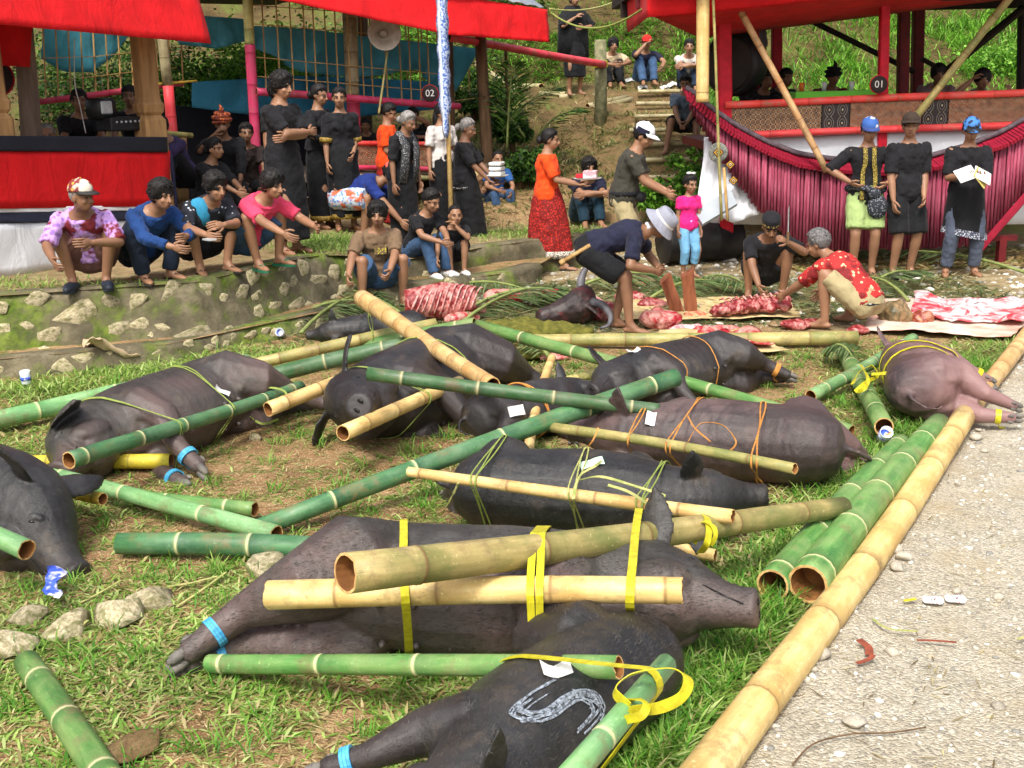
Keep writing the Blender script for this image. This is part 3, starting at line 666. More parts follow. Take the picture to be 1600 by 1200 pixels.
def leaf_mat(name, rough=.55, trans=.35):
    m, nt, b = new_mat(name); at = N(nt, 'ShaderNodeAttribute', attribute_name='Col')
    nt.links.new(at.outputs['Color'], b.inputs['Base Color']); b.inputs['Roughness'].default_value = rough; b.inputs['Specular IOR Level'].default_value = .3
    tr = N(nt, 'ShaderNodeBsdfTranslucent'); nt.links.new(at.outputs['Color'], tr.inputs[0])
    ms = N(nt, 'ShaderNodeMixShader', i_0=trans); nt.links.new(b.outputs[0], ms.inputs[1]); nt.links.new(tr.outputs[0], ms.inputs[2]); nt.links.new(ms.outputs[0], nt.nodes['Material Output'].inputs[0])
    return m
LEAF = leaf_mat('leaf_green')
def pal(n, cols, r, jit=.18):
    c = np.array(cols)[r.integers(0, len(cols), n)]; return np.clip(c*r.uniform(1-jit, 1+jit, (n, 1)), 0, 1)
GRASSC = [S(112, 148, 58), S(142, 172, 82), S(164, 186, 104), S(96, 134, 50), S(182, 198, 126), S(132, 162, 70)]
DRYC = [S(168, 154, 104), S(148, 132, 84), S(190, 176, 128)]
# short trodden grass in patches between the pigs
n = 330000; r = np.random.default_rng(5)
yy = 2.6+(r.random(n)**1.25)*7.6; half = yy*.5+.5; xx = r.uniform(-1, 1, n)*half
rs = road_side(xx, yy)
mask = GREEN(xx, yy)*.72+.07
mask = np.maximum(mask, 1.0*(1-sstep(.15, .8, -rs)))               # lush strip along the kerb
mask = np.maximum(mask, (.06+.66*sstep(.40, .54, fbm(xx*1.5+.7, yy*1.5, 55)))*(1-sstep(4.4, 5.4, yy)))                # front of the lawn
mask *= (1-sstep(8.6, 9.8, yy))
mask *= 1-.8*np.exp(-(((xx+1.6)/1.3)**2+((yy-6.9)/.8)**2))          # bare patch in the middle
mask *= sstep(-.02, .10, -rs)
inside = in_poly(xx, yy+.75) | (mask < r.random(n))
xx, yy = xx[~inside], yy[~inside]; P = np.stack([xx, yy, terr(xx, yy)], -1); n = len(P)
lush = (1-sstep(.1, .7, -road_side(xx, yy)))
cl = pal(n, GRASSC, r); dry = r.random(n) < (.30-.2*lush); cl[dry] = pal(dry.sum(), DRYC, r)
cl *= (.55+.8*fbm(xx*1.6, yy*1.6, 77))[:, None]
blade_field('lawn_grass', P, .054*(.55+.9*fbm(xx*1.2, yy*1.2, 33))*(1+1.0*lush*(r.random(n))), .0105, .22, cl, [LEAF], 'short trodden green grass between the pigs', 'grass', 3, vert=.42)
# taller tufts
nt_ = 420; ty = 2.9+r.random(nt_)**1.2*6.0; tx = r.uniform(-1, 1, nt_)*(ty*.47+.3); ok = (road_side(tx, ty) < -.06) & ~in_poly(tx, ty+.9); tx, ty = tx[ok], ty[ok]
k = 26; xx = np.repeat(tx, k)+r.normal(0, .035, len(tx)*k); yy = np.repeat(ty, k)+r.normal(0, .035, len(tx)*k)
ek = E0.lerp(E1, 0); tt = r.uniform(-.3, 6, 9000); off = np.abs(r.normal(0, .16, 9000))+.07
ex_, ey_ = E0.x+ED.x*tt-EN.x*off, E0.y+ED.y*tt-EN.y*off
xx = np.concatenate([xx, ex_]); yy = np.concatenate([yy, ey_]); P = np.stack([xx, yy, terr(xx, yy)], -1)
blade_field('grass_tufts', P, .105, .006, .2, pal(len(P), GRASSC[:2]+[S(70, 128, 34), S(100, 160, 50)], r), [LEAF], 'longer grass blades standing along the bamboo kerb', 'grass', 4, vert=.75)
# straw and leaf scraps
n = 13000; yy = 2.7+r.random(n)**1.2*7.5; xx = r.uniform(-1, 1, n)*(yy*.5+.4); ok = (road_side(xx, yy) < -.02) | (r.random(n) < .08); ok &= ~in_poly(xx, yy+.9); xx, yy = xx[ok], yy[ok]; P = np.stack([xx, yy, terr(xx, yy)+.006], -1)
blade_field('straw_litter', P, .07, .005, .06, pal(len(P), DRYC+[S(206, 192, 146), S(120, 104, 70)], r), [LEAF], 'dry straw scraps scattered on the soil', 'litter', 6, curl=.1, vert=.08)
# grass on the terrace edge and at the foot of the wall
def patch(cx, cy, sx, sy, n): return np.stack([r.normal(cx, sx, n), r.normal(cy, sy, n)], -1)
q = np.concatenate([patch(-1.95, 12.1, .2, .35, 1500), patch(-1.6, 12.6, .25, .3, 1200), patch(.55, 14.3, .5, .25, 1500), patch(-.2, 13.9, .4, .3, 600), patch(-4.6, 9.9, .5, .25, 700), patch(-3.6, 9.75, .4, .1, 300)])
q = q[in_poly(q[:, 0], q[:, 1])]
P = np.stack([q[:, 0], q[:, 1], np.array([TL(a) for a in q[:, 0]])], -1)
blade_field('terrace_grass', P, .09, .009, .22, pal(len(P), GRASSC, r), [LEAF], 'bright grass clumps on top of the terrace', 'grass', 8, vert=.6)
q = np.concatenate([patch(-2.7, 8.9, .45, .22, 2600), patch(-3.5, 8.4, .35, .2, 1300), patch(-2.0, 9.4, .3, .2, 900)]); P = np.stack([q[:, 0], q[:, 1], terr(q[:, 0], q[:, 1])], -1)
blade_field('wall_foot_grass', P, .10, .010, .2, pal(len(P), GRASSC, r), [LEAF], 'grass growing along the foot of the mossy wall', 'grass', 9, vert=.55)

# ---- gravel: pebbles too many to count, then the stones one can pick out
GST = mat('river_stone', S(150, 142, 128), S(186, 178, 162), 9, .8, .35, 60, .006, rnd=.5)
bm0 = bmesh.new(); bmesh.ops.create_icosphere(bm0, subdivisions=1, radius=1); bv = np.array([v.co[:] for v in bm0.verts]); bf = np.array([[v.index for v in f.verts] for f in bm0.faces]); bm0.free()
def pebbles(name, xx, yy, zz, size, cols, label, seed):
    r = np.random.default_rng(seed); n = len(xx); s = size*np.exp(r.normal(0, .5, n)); s = np.clip(s, size*.4, size*3.5)
    sc = np.stack([s*r.uniform(.8, 1.5, n), s*r.uniform(.7, 1.1, n), s*r.uniform(.4, .75, n)], -1); a = r.uniform(0, 2*pi, n)
    V = bv[None]*(1+r.uniform(-.2, .2, (n, len(bv), 1)))*sc[:, None, :]
    ca, sa = np.cos(a)[:, None], np.sin(a)[:, None]
    V = np.stack([V[..., 0]*ca-V[..., 1]*sa+xx[:, None], V[..., 0]*sa+V[..., 1]*ca+yy[:, None], V[..., 2]+(zz+sc[:, 2]*.15)[:, None]], -1)
    F = (bf[None]+(np.arange(n)*len(bv))[:, None, None]).reshape(-1, 3)
    C = np.repeat(np.concatenate([cols, np.ones((n, 1))], 1), len(bv), axis=0)
    return link(name, quickmesh(name, V.reshape(-1, 3), F, 3, [PEB], C, True), label=label, cat='gravel', kind='stuff')
m, nt, b = new_mat('pebble'); at = N(nt, 'ShaderNodeAttribute', attribute_name='Col'); nt.links.new(at.outputs['Color'], b.inputs['Base Color']); b.inputs['Roughness'].default_value = .85
bump(nt, b, noise(nt, coords(nt), 120, 4), .4, .003); PEB = m
PEBC = [S(156, 150, 138), S(184, 178, 164), S(204, 200, 188), S(132, 130, 124), S(170, 158, 136), S(214, 210, 200)]
n = 36000; t = r.uniform(-1.5, 12, n); off = r.uniform(.05, 4.2, n)**1.0; xx = E0.x+ED.x*t+EN.x*off; yy = E0.y+ED.y*t+EN.y*off
ok = (yy > 2.7) & (np.abs(xx) < yy*.52+.3) & (r.random(n) < .25+.75*fbm(xx*1.3, yy*1.3, 12)); xx, yy = xx[ok], yy[ok]
pebbles('gravel', xx, yy, terr(xx, yy), .0052, pal(len(xx), PEBC, r), 'pale grey gravel strewn over the road', 1)
n = 5000; xx = r.uniform(-1, 6.5, n); yy = r.uniform(10, 15, n); ok = (r.random(n) < .6) & ~in_poly(xx, yy); xx, yy = xx[ok], yy[ok]
pebbles('yard_gravel', xx, yy, terr(xx, yy), .018, pal(len(xx), PEBC, r), 'small stones scattered over the butchering yard', 2)
SROCK = [rock_mesh('stone', 200+i*7, 2, random.uniform(.55, .75), .25, [GST]) for i in range(5)]
for i, (px, py, w, ru, lab) in enumerate([
    (1278, 1022, 42, 0, 'angular pale grey stone on the gravel close to the tan kerb pole'), (1336, 1130, 48, 0, 'smooth oval grey stone alone on the gravel above a thin twig'), (1208, 1110, 28, 0, 'rounded grey stone touching the tan kerb pole, below a smaller pebble'),
    (1396, 855, 32, 0, 'brown cube-like stone wedged at the tan kerb pole'), (1412, 868, 34, 0, 'flat grey stone leaning on the brown cube-like stone'), (1404, 884, 30, 0, 'dark flat stone below the brown cube-like stone'),
    (1328, 945, 34, 0, 'two-toned grey stone touching the kerb pole across from the paper discs'), (1245, 1063, 22, 0, 'small white stone between the kerb pole and the angular stone'), (1395, 1015, 28, 0, 'flat pale stone beside the reddish leaf scrap'), (1270, 1045, 20, 0, 'small flat stone below the angular pale stone'),
    (1524, 679, 24, 0, 'round white stone on the gravel opposite the pinkish pig'), (1530, 668, 16, 0, 'small grey stone behind the round white stone'), (1493, 920, 22, 0, 'grey stone just behind the paper discs'), (1502, 830, 18, 0, 'dark pebble standing alone in the middle of the gravel'),
    (1540, 700, 14, 0, 'dark stone in front of the round white stone'), (1560, 930, 20, 0, 'pale stone at the far side of the paper discs'), (1195, 1075, 16, 0, 'tiny pebble resting by the tan kerb pole'), (1442, 985, 20, 0, 'low pale stone beyond the reddish leaf scrap'),
    (1560, 1100, 24, 0, 'half buried stone near the thin twig end'), (1478, 1080, 14, 0, 'grey pebble beyond the smooth oval stone')]):
    p = G(px, py); s = w/2*pdepth(p)/FPX; z = float(terr(p.x, p.y))
    link('stone', SROCK[i % 5], None, (p.x, p.y, z+s*.25), (0, 0, i*1.7), lab, 'stone', 'stones on the gravel road', scale=s)
for i, (px, py, w, lab) in enumerate([(232, 940, 80, 'pale limestone rock beyond the hind hooves of the largest pig'), (180, 968, 90, 'long low limestone rock in a row of pale rocks'), (110, 985, 76, 'jagged limestone rock next to the blue wrapper'), (45, 965, 52, 'squarish limestone rock just below the blue wrapper'), (22, 1012, 76, 'big rounded limestone rock by the short green pole'), (412, 893, 70, 'cracked limestone slab beside the dark green pole and the pig rump'), (545, 352+0, 20, ''),
    (398, 683, 26, 'small pale bone-like stone on bare soil between two pigs'), (208, 1175, 110, 'low cracked mound of dry clay by the short green pole')]):
    if not lab: continue
    p = G(px, py); s = w/2*pdepth(p)/FPX; z = float(terr(p.x, p.y))
    k_ = 1.0 if 'clay' in lab or 'bone' in lab else 1.45; link('rock', ROCKS[i % 8] if 'clay' not in lab else rock_mesh('rock', 999, 3, .3, .4, [SOIL]), None, (p.x, p.y, z+s*.25), (0, 0, i*2.1), lab, 'rock', 'pale rocks in the grass', scale=(s*k_, s*.75*k_, s*.8*k_))

# ---- straps, twine, tags
YEL = mat('yellow_plastic_strap', S(206, 198, 44), S(170, 160, 32), 26, .38, .3, 60, .003)
BLU = mat('blue_raffia', S(86, 176, 214), S(56, 140, 190), 30, .5)
GTW = mat('green_grass_twine', S(120, 142, 60), S(150, 160, 86), 40, .7)
CANE = mat('split_cane_tie', S(206, 146, 72), S(170, 112, 52), 30, .6)
DTW = mat('dry_leaf_twine', S(190, 184, 120), S(140, 150, 80), 30, .7)
PAPER = mat('white_paper', (.78, .78, .76), (.7, .7, .7), 8, .8, .05)
def hull2(p):
    p = sorted(set((round(a, 4), round(b, 4)) for a, b in p))
    def half(p):
        h = []
        for q in p:
            while len(h) > 1 and (h[-1][0]-h[-2][0])*(q[1]-h[-2][1])-(h[-1][1]-h[-2][1])*(q[0]-h[-2][0]) <= 0: h.pop()
            h.append(q)
        return h
    a, b = half(p), half(p[::-1]); return a[:-1]+b[:-1]
WV = {}
def world_verts(key):
    if key not in WV:
        root, body = PIGS[key][:2]; bpy.context.view_layer.update()
        me = body.data; a = np.empty(len(me.vertices)*3, np.float32); me.vertices.foreach_get('co', a); a = a.reshape(-1, 3)
        M = np.array(body.matrix_world); WV[key] = a @ M[:3, :3].T+M[:3, 3]
    return WV[key]
def strap(key, t, poles, matl, label, width=.022, tilt=0.0, tube=0.0, name='strap', turns=1, cat='strap', lo=None):
    root, body, s, legs = PIGS[key]; wv = world_verts(key); M = root.matrix_world
    ax = (M.to_3x3() @ Vector((1, 0, 0))).normalized(); org = M @ Vector((t*s, 0, 0))
    nrm = (rotm(radians(tilt), 'Z') @ ax).normalized(); U = Vector((0, 0, 1)).cross(nrm).normalized(); W = nrm.cross(U)
    d = (wv-np.array(org)) @ np.array(nrm); sel = wv[np.abs(d) < .02]-np.array(org)
    rad = sel @ np.array(M.to_3x3() @ Vector((1, 0, 0)))
    pts = [(float(a), float(b)) for a, b in zip(sel @ np.array(U), sel @ np.array(W)) if abs(a) < .36*s and abs(b) < .36*s]
    for pk in poles:
        po, a, b, rr = POLES[pk]; dv = b-a; den = dv.dot(nrm)
        k = (org-a).dot(nrm)/den if abs(den) > 1e-6 else .5; k = min(max(k, .02), .98); c = a+dv*k-org; rr *= 1.1
        pts += [(c.dot(U)+rr*cos(q), c.dot(W)+rr*sin(q)) for q in np.linspace(0, 2*pi, 14)]
    if len(pts) < 6: return
    h = hull2(pts); P = []
    for i in range(len(h)):
        a, b = Vector(h[i]), Vector(h[(i+1) % len(h)]); k = max(1, int((b-a).length/.03))
        P += [a.lerp(b, j/k) for j in range(k)]
    c = sum(P, Vector((0, 0)))/len(P); P = [c+(p-c)*(1+.006/max((p-c).length, .02)) for p in P]
    mb = MB(); base = org
    for tn in range(turns):
        sh = (tn-(turns-1)/2)*width*1.1; rings = []
        for i, p in enumerate(P):
            w3 = org+U*p.x+W*p.y+nrm*(sh+(.007 if tube else .002)*sin(i*.23+tn*2.4)); w3.z = max(w3.z, -.02); n2 = (U*(p-c).x+W*(p-c).y).normalized()
            if tube: rings.append([w3-base+(n2*cos(q)+nrm*sin(q))*tube for q in (0, 2*pi/5, 4*pi/5, 6*pi/5, 8*pi/5)])
            else: rings.append([w3-base+nrm*width/2+n2*.002, w3-base-nrm*width/2+n2*.002, w3-base-nrm*width/2-n2*.002, w3-base+nrm*width/2-n2*.002])
        rings.append(rings[0]); mb.loft(rings, False)
    return mb.obj(name, matl, None, not not tube, base, label=label, cat=cat, group='straps and ties binding the pigs')
strap('front', -.255, ['belly'], YEL, 'yellow strap around the hindquarters of the largest pig', .03, 14)
strap('front', .20, ['belly', 'over'], YEL, 'double yellow strap behind the shoulder of the largest pig under a white tag', .026, 4, turns=2)
strap('front', .50, ['belly'], YEL, 'yellow strap around the neck of the largest pig', .03, 0)
strap('mark', .02, ['spig'], YEL, 'yellow strap around the flank of the painted pig', .024, -14)
strap('pink', -.05, [], YEL, 'yellow strap around the middle of the pinkish pig', .02, 8); strap('pink', .2, [], YEL, 'yellow strap around the shoulder of the pinkish pig', .02, -6)
strap('mid', -.42, ['m1'], GTW, 'green leaf binding at the rump of the pig with the raised ear', .012, 0, .004, 'twine', 3, 'twine')
strap('mid', .02, ['m1'], DTW, 'twisted grass binding at the middle of the pig with the raised ear', .012, 4, .004, 'twine', 3, 'twine')
strap('mid', .40, ['m1'], GTW, 'green leaf binding at the shoulder of the pig with the raised ear', .012, -3, .004, 'twine', 3, 'twine')
strap('brown', -.20, ['b1'], CANE, 'orange cane binding around the waist of the smooth brown pig', .012, 3, .005, 'cane_tie', 2, 'tie')
strap('brown', .15, ['b1'], CANE, 'orange cane binding at the middle of the smooth brown pig', .010, -4, .0045, 'cane_tie', 2, 'tie')
strap('brown', .42, ['b1'], CANE, 'orange cane binding near the ear of the smooth brown pig', .010, 0, .0045, 'cane_tie', 2, 'tie')
strap('right_mid', 0.22, [], CANE, 'thin cane line around the shoulder of the pig with the upright ear', .01, 10, .004, 'cane_tie', 1, 'tie')
strap('right_mid', -.25, ['r2'], CANE, 'thin cane line around the waist of the pig with the upright ear', .01, -10, .004, 'cane_tie', 1, 'tie')
strap('left', .40, ['lbelly'], GTW, 'green grass twine round the neck of the brown-bellied pig', .012, 12, .004, 'twine', 2, 'twine')
strap('left', -.15, ['lbelly'], GTW, 'green grass twine round the waist of the brown-bellied pig', .012, -8, .004, 'twine', 2, 'twine')
strap('centre', .42, ['c1'], GTW, 'green grass twine round the neck of the floppy-eared pig', .012, 6, .004, 'twine', 2, 'twine')
strap('centre', -.1, [], GTW, 'green grass twine round the belly of the floppy-eared pig', .012, 6, .005, 'twine', 1, 'twine')
strap('hidden', -.1, ['hid'], CANE, 'orange cane binding on the small hidden pig', .012, 6, .006, 'cane_tie', 2, 'tie')
strap('far', .1, ['spot'], GTW, 'green leaf twine round the pig among palm leaves', .012, 0, .004, 'twine', 2, 'twine')
def leg_tie(key, i, matl, label, r=.047, t=.55):
    root, body, s, legs = PIGS[key]; a, b = legs[i][2], legs[i][3]; p = root.matrix_world @ a.lerp(b, t); d = (root.matrix_world.to_3x3() @ (b-a)).normalized()
    R = frame_from(d); mb = MB(); k = 18
    for off in (-.011, 0, .011):
        mb.loft([[R@Vector(((r*s+q*.004)*cos(2*pi*j/k), (r*s+q*.004)*sin(2*pi*j/k), off+w*.005)) for q, w in ((1, 1), (1, -1), (-1, -1), (-1, 1))] for j in range(k+1)], False)
    e = R@Vector((0, -r*s, 0)); mb.ribbon([e, e+R@Vector((.02, -.03, .02)), e+R@Vector((.05, -.04, .05))], .012, R@Vector((0, 0, 1)))
    mb.obj('hoof_tie', matl, None, False, p, label=label, cat='tie', group='straps and ties binding the pigs')
leg_tie('front', 1, BLU, 'light blue tie on the lower hind hoof of the largest pig'); leg_tie('front', 3, BLU, 'light blue tie on the upper hind hoof of the largest pig')
leg_tie('front', 0, BLU, 'light blue tie on the foreleg of the largest pig'); leg_tie('left', 0, BLU, 'turquoise tie on the foreleg of the brown-bellied pig'); leg_tie('left', 2, BLU, 'turquoise tie on the other foreleg of the brown-bellied pig')
leg_tie('centre', 0, BLU, 'blue tie on the foreleg of the floppy-eared pig'); leg_tie('mark', 0, BLU, 'blue tie on the leg of the painted pig'); leg_tie('mark', 2, BLU, 'blue tie on the other leg of the painted pig')
leg_tie('pink', 0, YEL, 'yellow tie on the foreleg of the pinkish pig'); leg_tie('pink', 1, YEL, 'yellow tie on the hind leg of the pinkish pig'); leg_tie('pink', 2, YEL, 'yellow tie on the far foreleg of the pinkish pig')
leg_tie('right_mid', 1, CANE, 'cane tie on the hind leg of the pig with the upright ear')
# loose loops
def curve_pts(ctrl, n=8):
    P = [Vector(p) for p in ctrl]; out = []
    for i in range(len(P)-1):
        p0, p1, p2, p3 = P[max(i-1, 0)], P[i], P[i+1], P[min(i+2, len(P)-1)]
        for k in range(n):
            t = k/n; out.append(.5*((2*p1)+(p2-p0)*t+(2*p0-5*p1+4*p2-p3)*t*t+(3*p1-p0-3*p2+p3)*t**3))
    return out+[P[-1]]
def px_ribbon(name, ctrl, z, width, matl, label, nrm=None, cat='strap'):
    P = curve_pts([G(x, y, z+dz) for x, y, dz in ctrl]); o = P[0].copy(); mb = MB()
    cc_ = sum(P, Vector())/len(P); ns = [((p-cc_).normalized()*1.0+Vector((.3*sin(i*.5), -.35, .45))).normalized() for i, p in enumerate(P)] if nrm is None else nrm
    mb.ribbon([p-o for p in P], width, ns, .003); return mb.obj(name, matl, None, False, o, label=label, cat=cat, group='straps and ties binding the pigs')
px_ribbon('strap_loop', [(985, 1105, 0), (960, 1080, .02), (985, 1055, .05), (1040, 1044, .08), (1074, 1058, .08), (1066, 1088, .05), (1030, 1106, .02), (990, 1112, 0), (1000, 1128, -.02)], .48, .032, YEL, 'wide yellow strap looped like a bow over the waxy green pole')
px_ribbon('strap_loop', [(975, 1098, 0), (992, 1092, .03), (1010, 1100, .04), (1002, 1118, .02), (980, 1124, 0), (972, 1132, -.03)], .47, .024, YEL, 'knotted yellow strap end under the bow on the waxy green pole')
px_ribbon('strap_loop', [(1085, 850, -.04), (1092, 822, .02), (1102, 806, .06), (1108, 826, .05), (1104, 850, 0), (1094, 864, -.06)], .30, .026, YEL, 'yellow strap knot hanging on the olive pole above the largest pig head')
px_ribbon('strap_loop', [(1098, 815, .05), (1114, 822, .05), (1118, 838, .02), (1110, 852, -.02)], .31, .02, YEL, 'yellow strap tail beside the knot on the olive pole')
for i, ct in enumerate([[(1332, 600, 0), (1342, 582, .03), (1362, 572, .05), (1372, 586, .03), (1352, 598, .02), (1336, 612, -.02)], [(1345, 570, .02), (1356, 590, .05), (1352, 606, .03), (1340, 612, 0)], [(1362, 585, .05), (1395, 582, .08), (1420, 578, .10)], [(1400, 545, .06), (1418, 534, .1), (1432, 545, .07), (1420, 555, .04)]]):
    px_ribbon('strap_loop', ct, .17, .024, YEL, ['yellow strap wound at the crossing of the two green poles', 'yellow strap end hanging from the crossed green poles', 'yellow strap running from the crossed poles to the pinkish pig', 'yellow strap knot at the upper end of the waxy stake'][i])
for i, ct in enumerate([[(396, 655, -.1), (376, 640, -.12), (385, 618, .0), (418, 606, .08), (445, 612, .06), (448, 630, 0)], [(388, 650, -.12), (410, 662, -.15), (435, 655, -.15)]]):
    px_ribbon('leaf_tie', ct, .18, .014, GTW, ['green leaf loop hanging from the open tan stub', 'green leaf scrap on the soil below the open tan stub'][i], cat='leaf')
for i, ct in enumerate([[(896, 780, .02), (905, 745, .08), (930, 728, .12), (940, 720, .1)], [(950, 758, .1), (985, 770, .08), (1030, 800, -.02), (1045, 812, -.1)], [(905, 750, .06), (940, 745, .1), (1000, 762, .1), (1040, 775, .08)], [(716, 755, .03), (704, 780, -.1), (688, 806, -.28)]]):
    px_ribbon('leaf_tie', ct, .36, .012, DTW, ['dry leaf knot under the green-white tag', 'dry leaf strand over the narrow pale pole', 'dry leaf strand along the back of the raised-ear pig', 'dry leaf strand hanging from the end of the narrow pale pole'][i], cat='leaf')
for i, ct in enumerate([[(1075, 690, 0), (1095, 662, .05), (1130, 665, .06), (1150, 690, .03), (1140, 705, 0)], [(1075, 650, .06), (1085, 668, .05), (1110, 690, .03)], [(905, 712, -.1), (925, 690, 0), (935, 668, .06)]]):
    px_ribbon('cane_tie', ct, .33, .008, CANE, ['looped orange cane end on the smooth brown pig', 'twisted orange cane end above the cane-bound pole', 'orange cane end by the ear of the smooth brown pig'][i], cat='tie')
# paper tags laid on the hides
def pig_hit(px, py, keys=None):
    d = ray(px, py).normalized(); best = None
    for k in keys or PIGS:
        if k not in BVH:
            me = PIGS[k][1].data; wv = world_verts(k); BVH[k] = BVHTree.FromPolygons([Vector(v) for v in wv.tolist()], [tuple(p.vertices) for p in me.polygons])
        h = BVH[k].ray_cast(Vector((0, 0, CAMH)), d)
        if h[0] is not None and (best is None or h[3] < best[2]): best = (h[0], h[1], h[3])
    return best
BVH = {}
GPAP = mat('pale_green_paper', S(190, 226, 196), S(206, 232, 212), 8, .8, .05)
for i, (px, py, w, h, a, mt, key, lab) in enumerate([(846, 824, .115, .035, 0, PAPER, 'front', 'white paper tag under the yellow strap on the largest pig'), (925, 727, .11, .045, .2, GPAP, 'mid', 'pale green paper tag on the back of the raised-ear pig'), (806, 643, .10, .06, .3, PAPER, 'hidden', 'white paper tag on the small hidden pig'),
    (1018, 656, .05, .08, -.3, PAPER, 'brown', 'folded white paper tag on the smooth brown pig'), (990, 550, .09, .04, .4, PAPER, 'right_mid', 'white paper tag on the pig with the upright ear'), (868, 1050, .09, .06, .2, PAPER, 'mark', 'white paper tag tucked under the bright green pole'), (345, 612, .10, .03, .1, PAPER, 'left', 'small white tag on the back of the brown-bellied pig')]):
    hit = pig_hit(px, py, [key])
    if not hit: continue
    p, nn = hit[0], hit[1]; xx = Vector((1, 0, 0)); xx = (xx-nn*xx.dot(nn)).normalized(); yv = nn.cross(xx); xr = xx*cos(a)+yv*sin(a); yr = nn.cross(xr)
    mb = MB(); rings = []
    for k in range(7):
        u = -1+2*k/6; bend = .008*sin(u*2.2+i)+.003*abs(u)
        rings.append([xr*u*w/2+yr*v*h/2+nn*(bend+.008+q) for v, q in ((-1, .001), (1, .001+.01*abs(u)), (1, -.001+.01*abs(u)), (-1, -.001))])
    mb.loft(rings); mb.obj('paper_tag', mt, None, False, p, label=lab, cat='tag', group='paper tags on the pigs')
# white letter brushed on the flank
CHALK, nt, b = new_mat('brushed_white_paint'); c = ramp(nt, noise(nt, coords(nt, (1, 1, 1)), 90, 5, .7), [(.40, (.34, .39, .46)), (.60, (.05, .055, .065))]); nt.links.new(c, b.inputs['Base Color']); b.inputs['Roughness'].default_value = .8
mroot = PIGS['mark'][0]; mb = MB(); rr = random.Random(3); inv = mroot.matrix_world.inverted()
pl = [(872, 1066), (845, 1080), (818, 1098), (806, 1114), (828, 1122), (856, 1114), (880, 1096), (904, 1086), (926, 1092), (934, 1108), (922, 1126), (908, 1140)]
for st in range(34):
    dx, dy = rr.uniform(-11, 11), rr.uniform(-8, 8); a = rr.uniform(0, .75); bq = a+rr.uniform(.15, .5); pts = []; ns = []
    cp = curve_pts([Vector((x+dx, y+dy, 0)) for x, y in pl], 5)
    for q in cp[int(a*len(cp)):int(bq*len(cp))]:
        hh = pig_hit(q.x, q.y, ['mark'])
        if hh: pts.append(inv @ (hh[0]+hh[1]*(.0015+.00012*st))); ns.append((inv.to_3x3() @ hh[1]).normalized())
    if len(pts) > 3: mb.ribbon(pts, rr.uniform(.003, .009), ns, .001)
if mb.v: mb.obj('painted_letter', CHALK, mroot, True)
# bristles on the nearest pigs
BRIS = mat('pig_bristle', (.02, .018, .017), (.085, .076, .066), 30, .5, 0)
def bristles(key, n, L=.028):
    root, body, s, _ = PIGS[key]; me = body.data; me.calc_loop_triangles(); tri = np.empty(len(me.loop_triangles)*3, np.int32); me.loop_triangles.foreach_get('vertices', tri); tri = tri.reshape(-1, 3)
    co = np.empty(len(me.vertices)*3, np.float32); me.vertices.foreach_get('co', co); co = co.reshape(-1, 3); no = np.empty(len(me.vertices)*3, np.float32); me.vertices.foreach_get('normal', no); no = no.reshape(-1, 3)
    r = np.random.default_rng(n); A, B, C = co[tri[:, 0]], co[tri[:, 1]], co[tri[:, 2]]; ar = np.linalg.norm(np.cross(B-A, C-A), axis=1); pick = r.choice(len(tri), n, p=ar/ar.sum())
    u = r.random((n, 2)); k = u.sum(1) > 1; u[k] = 1-u[k]; p = A[pick]+(B-A)[pick]*u[:, :1]+(C-A)[pick]*u[:, 1:]; nn = no[tri[pick, 0]]
    d = np.array([[-1, 0, -.25]])+r.normal(0, .25, (n, 3)); d -= nn*(d*nn).sum(1)[:, None]; d /= np.linalg.norm(d, axis=1)[:, None]+1e-6
    d = d+nn*r.uniform(.12, .4, (n, 1)); w = np.cross(d, nn); w /= np.linalg.norm(w, axis=1)[:, None]+1e-6; L = L*r.uniform(.5, 1.3, (n, 1))
    V = np.stack([p+w*.0009, p-w*.0009, p+d*L], 1).reshape(-1, 3); link('bristles', quickmesh('bristles', V, np.arange(n*3).reshape(-1, 3), 3, [BRIS]), root, kind='stuff')
bristles('front', 22000, .020); bristles('mark', 11000, .018); bristles('corner', 10000, .016); bristles('mid', 9000, .018); bristles('left', 8000, .016); bristles('centre', 5000, .016)
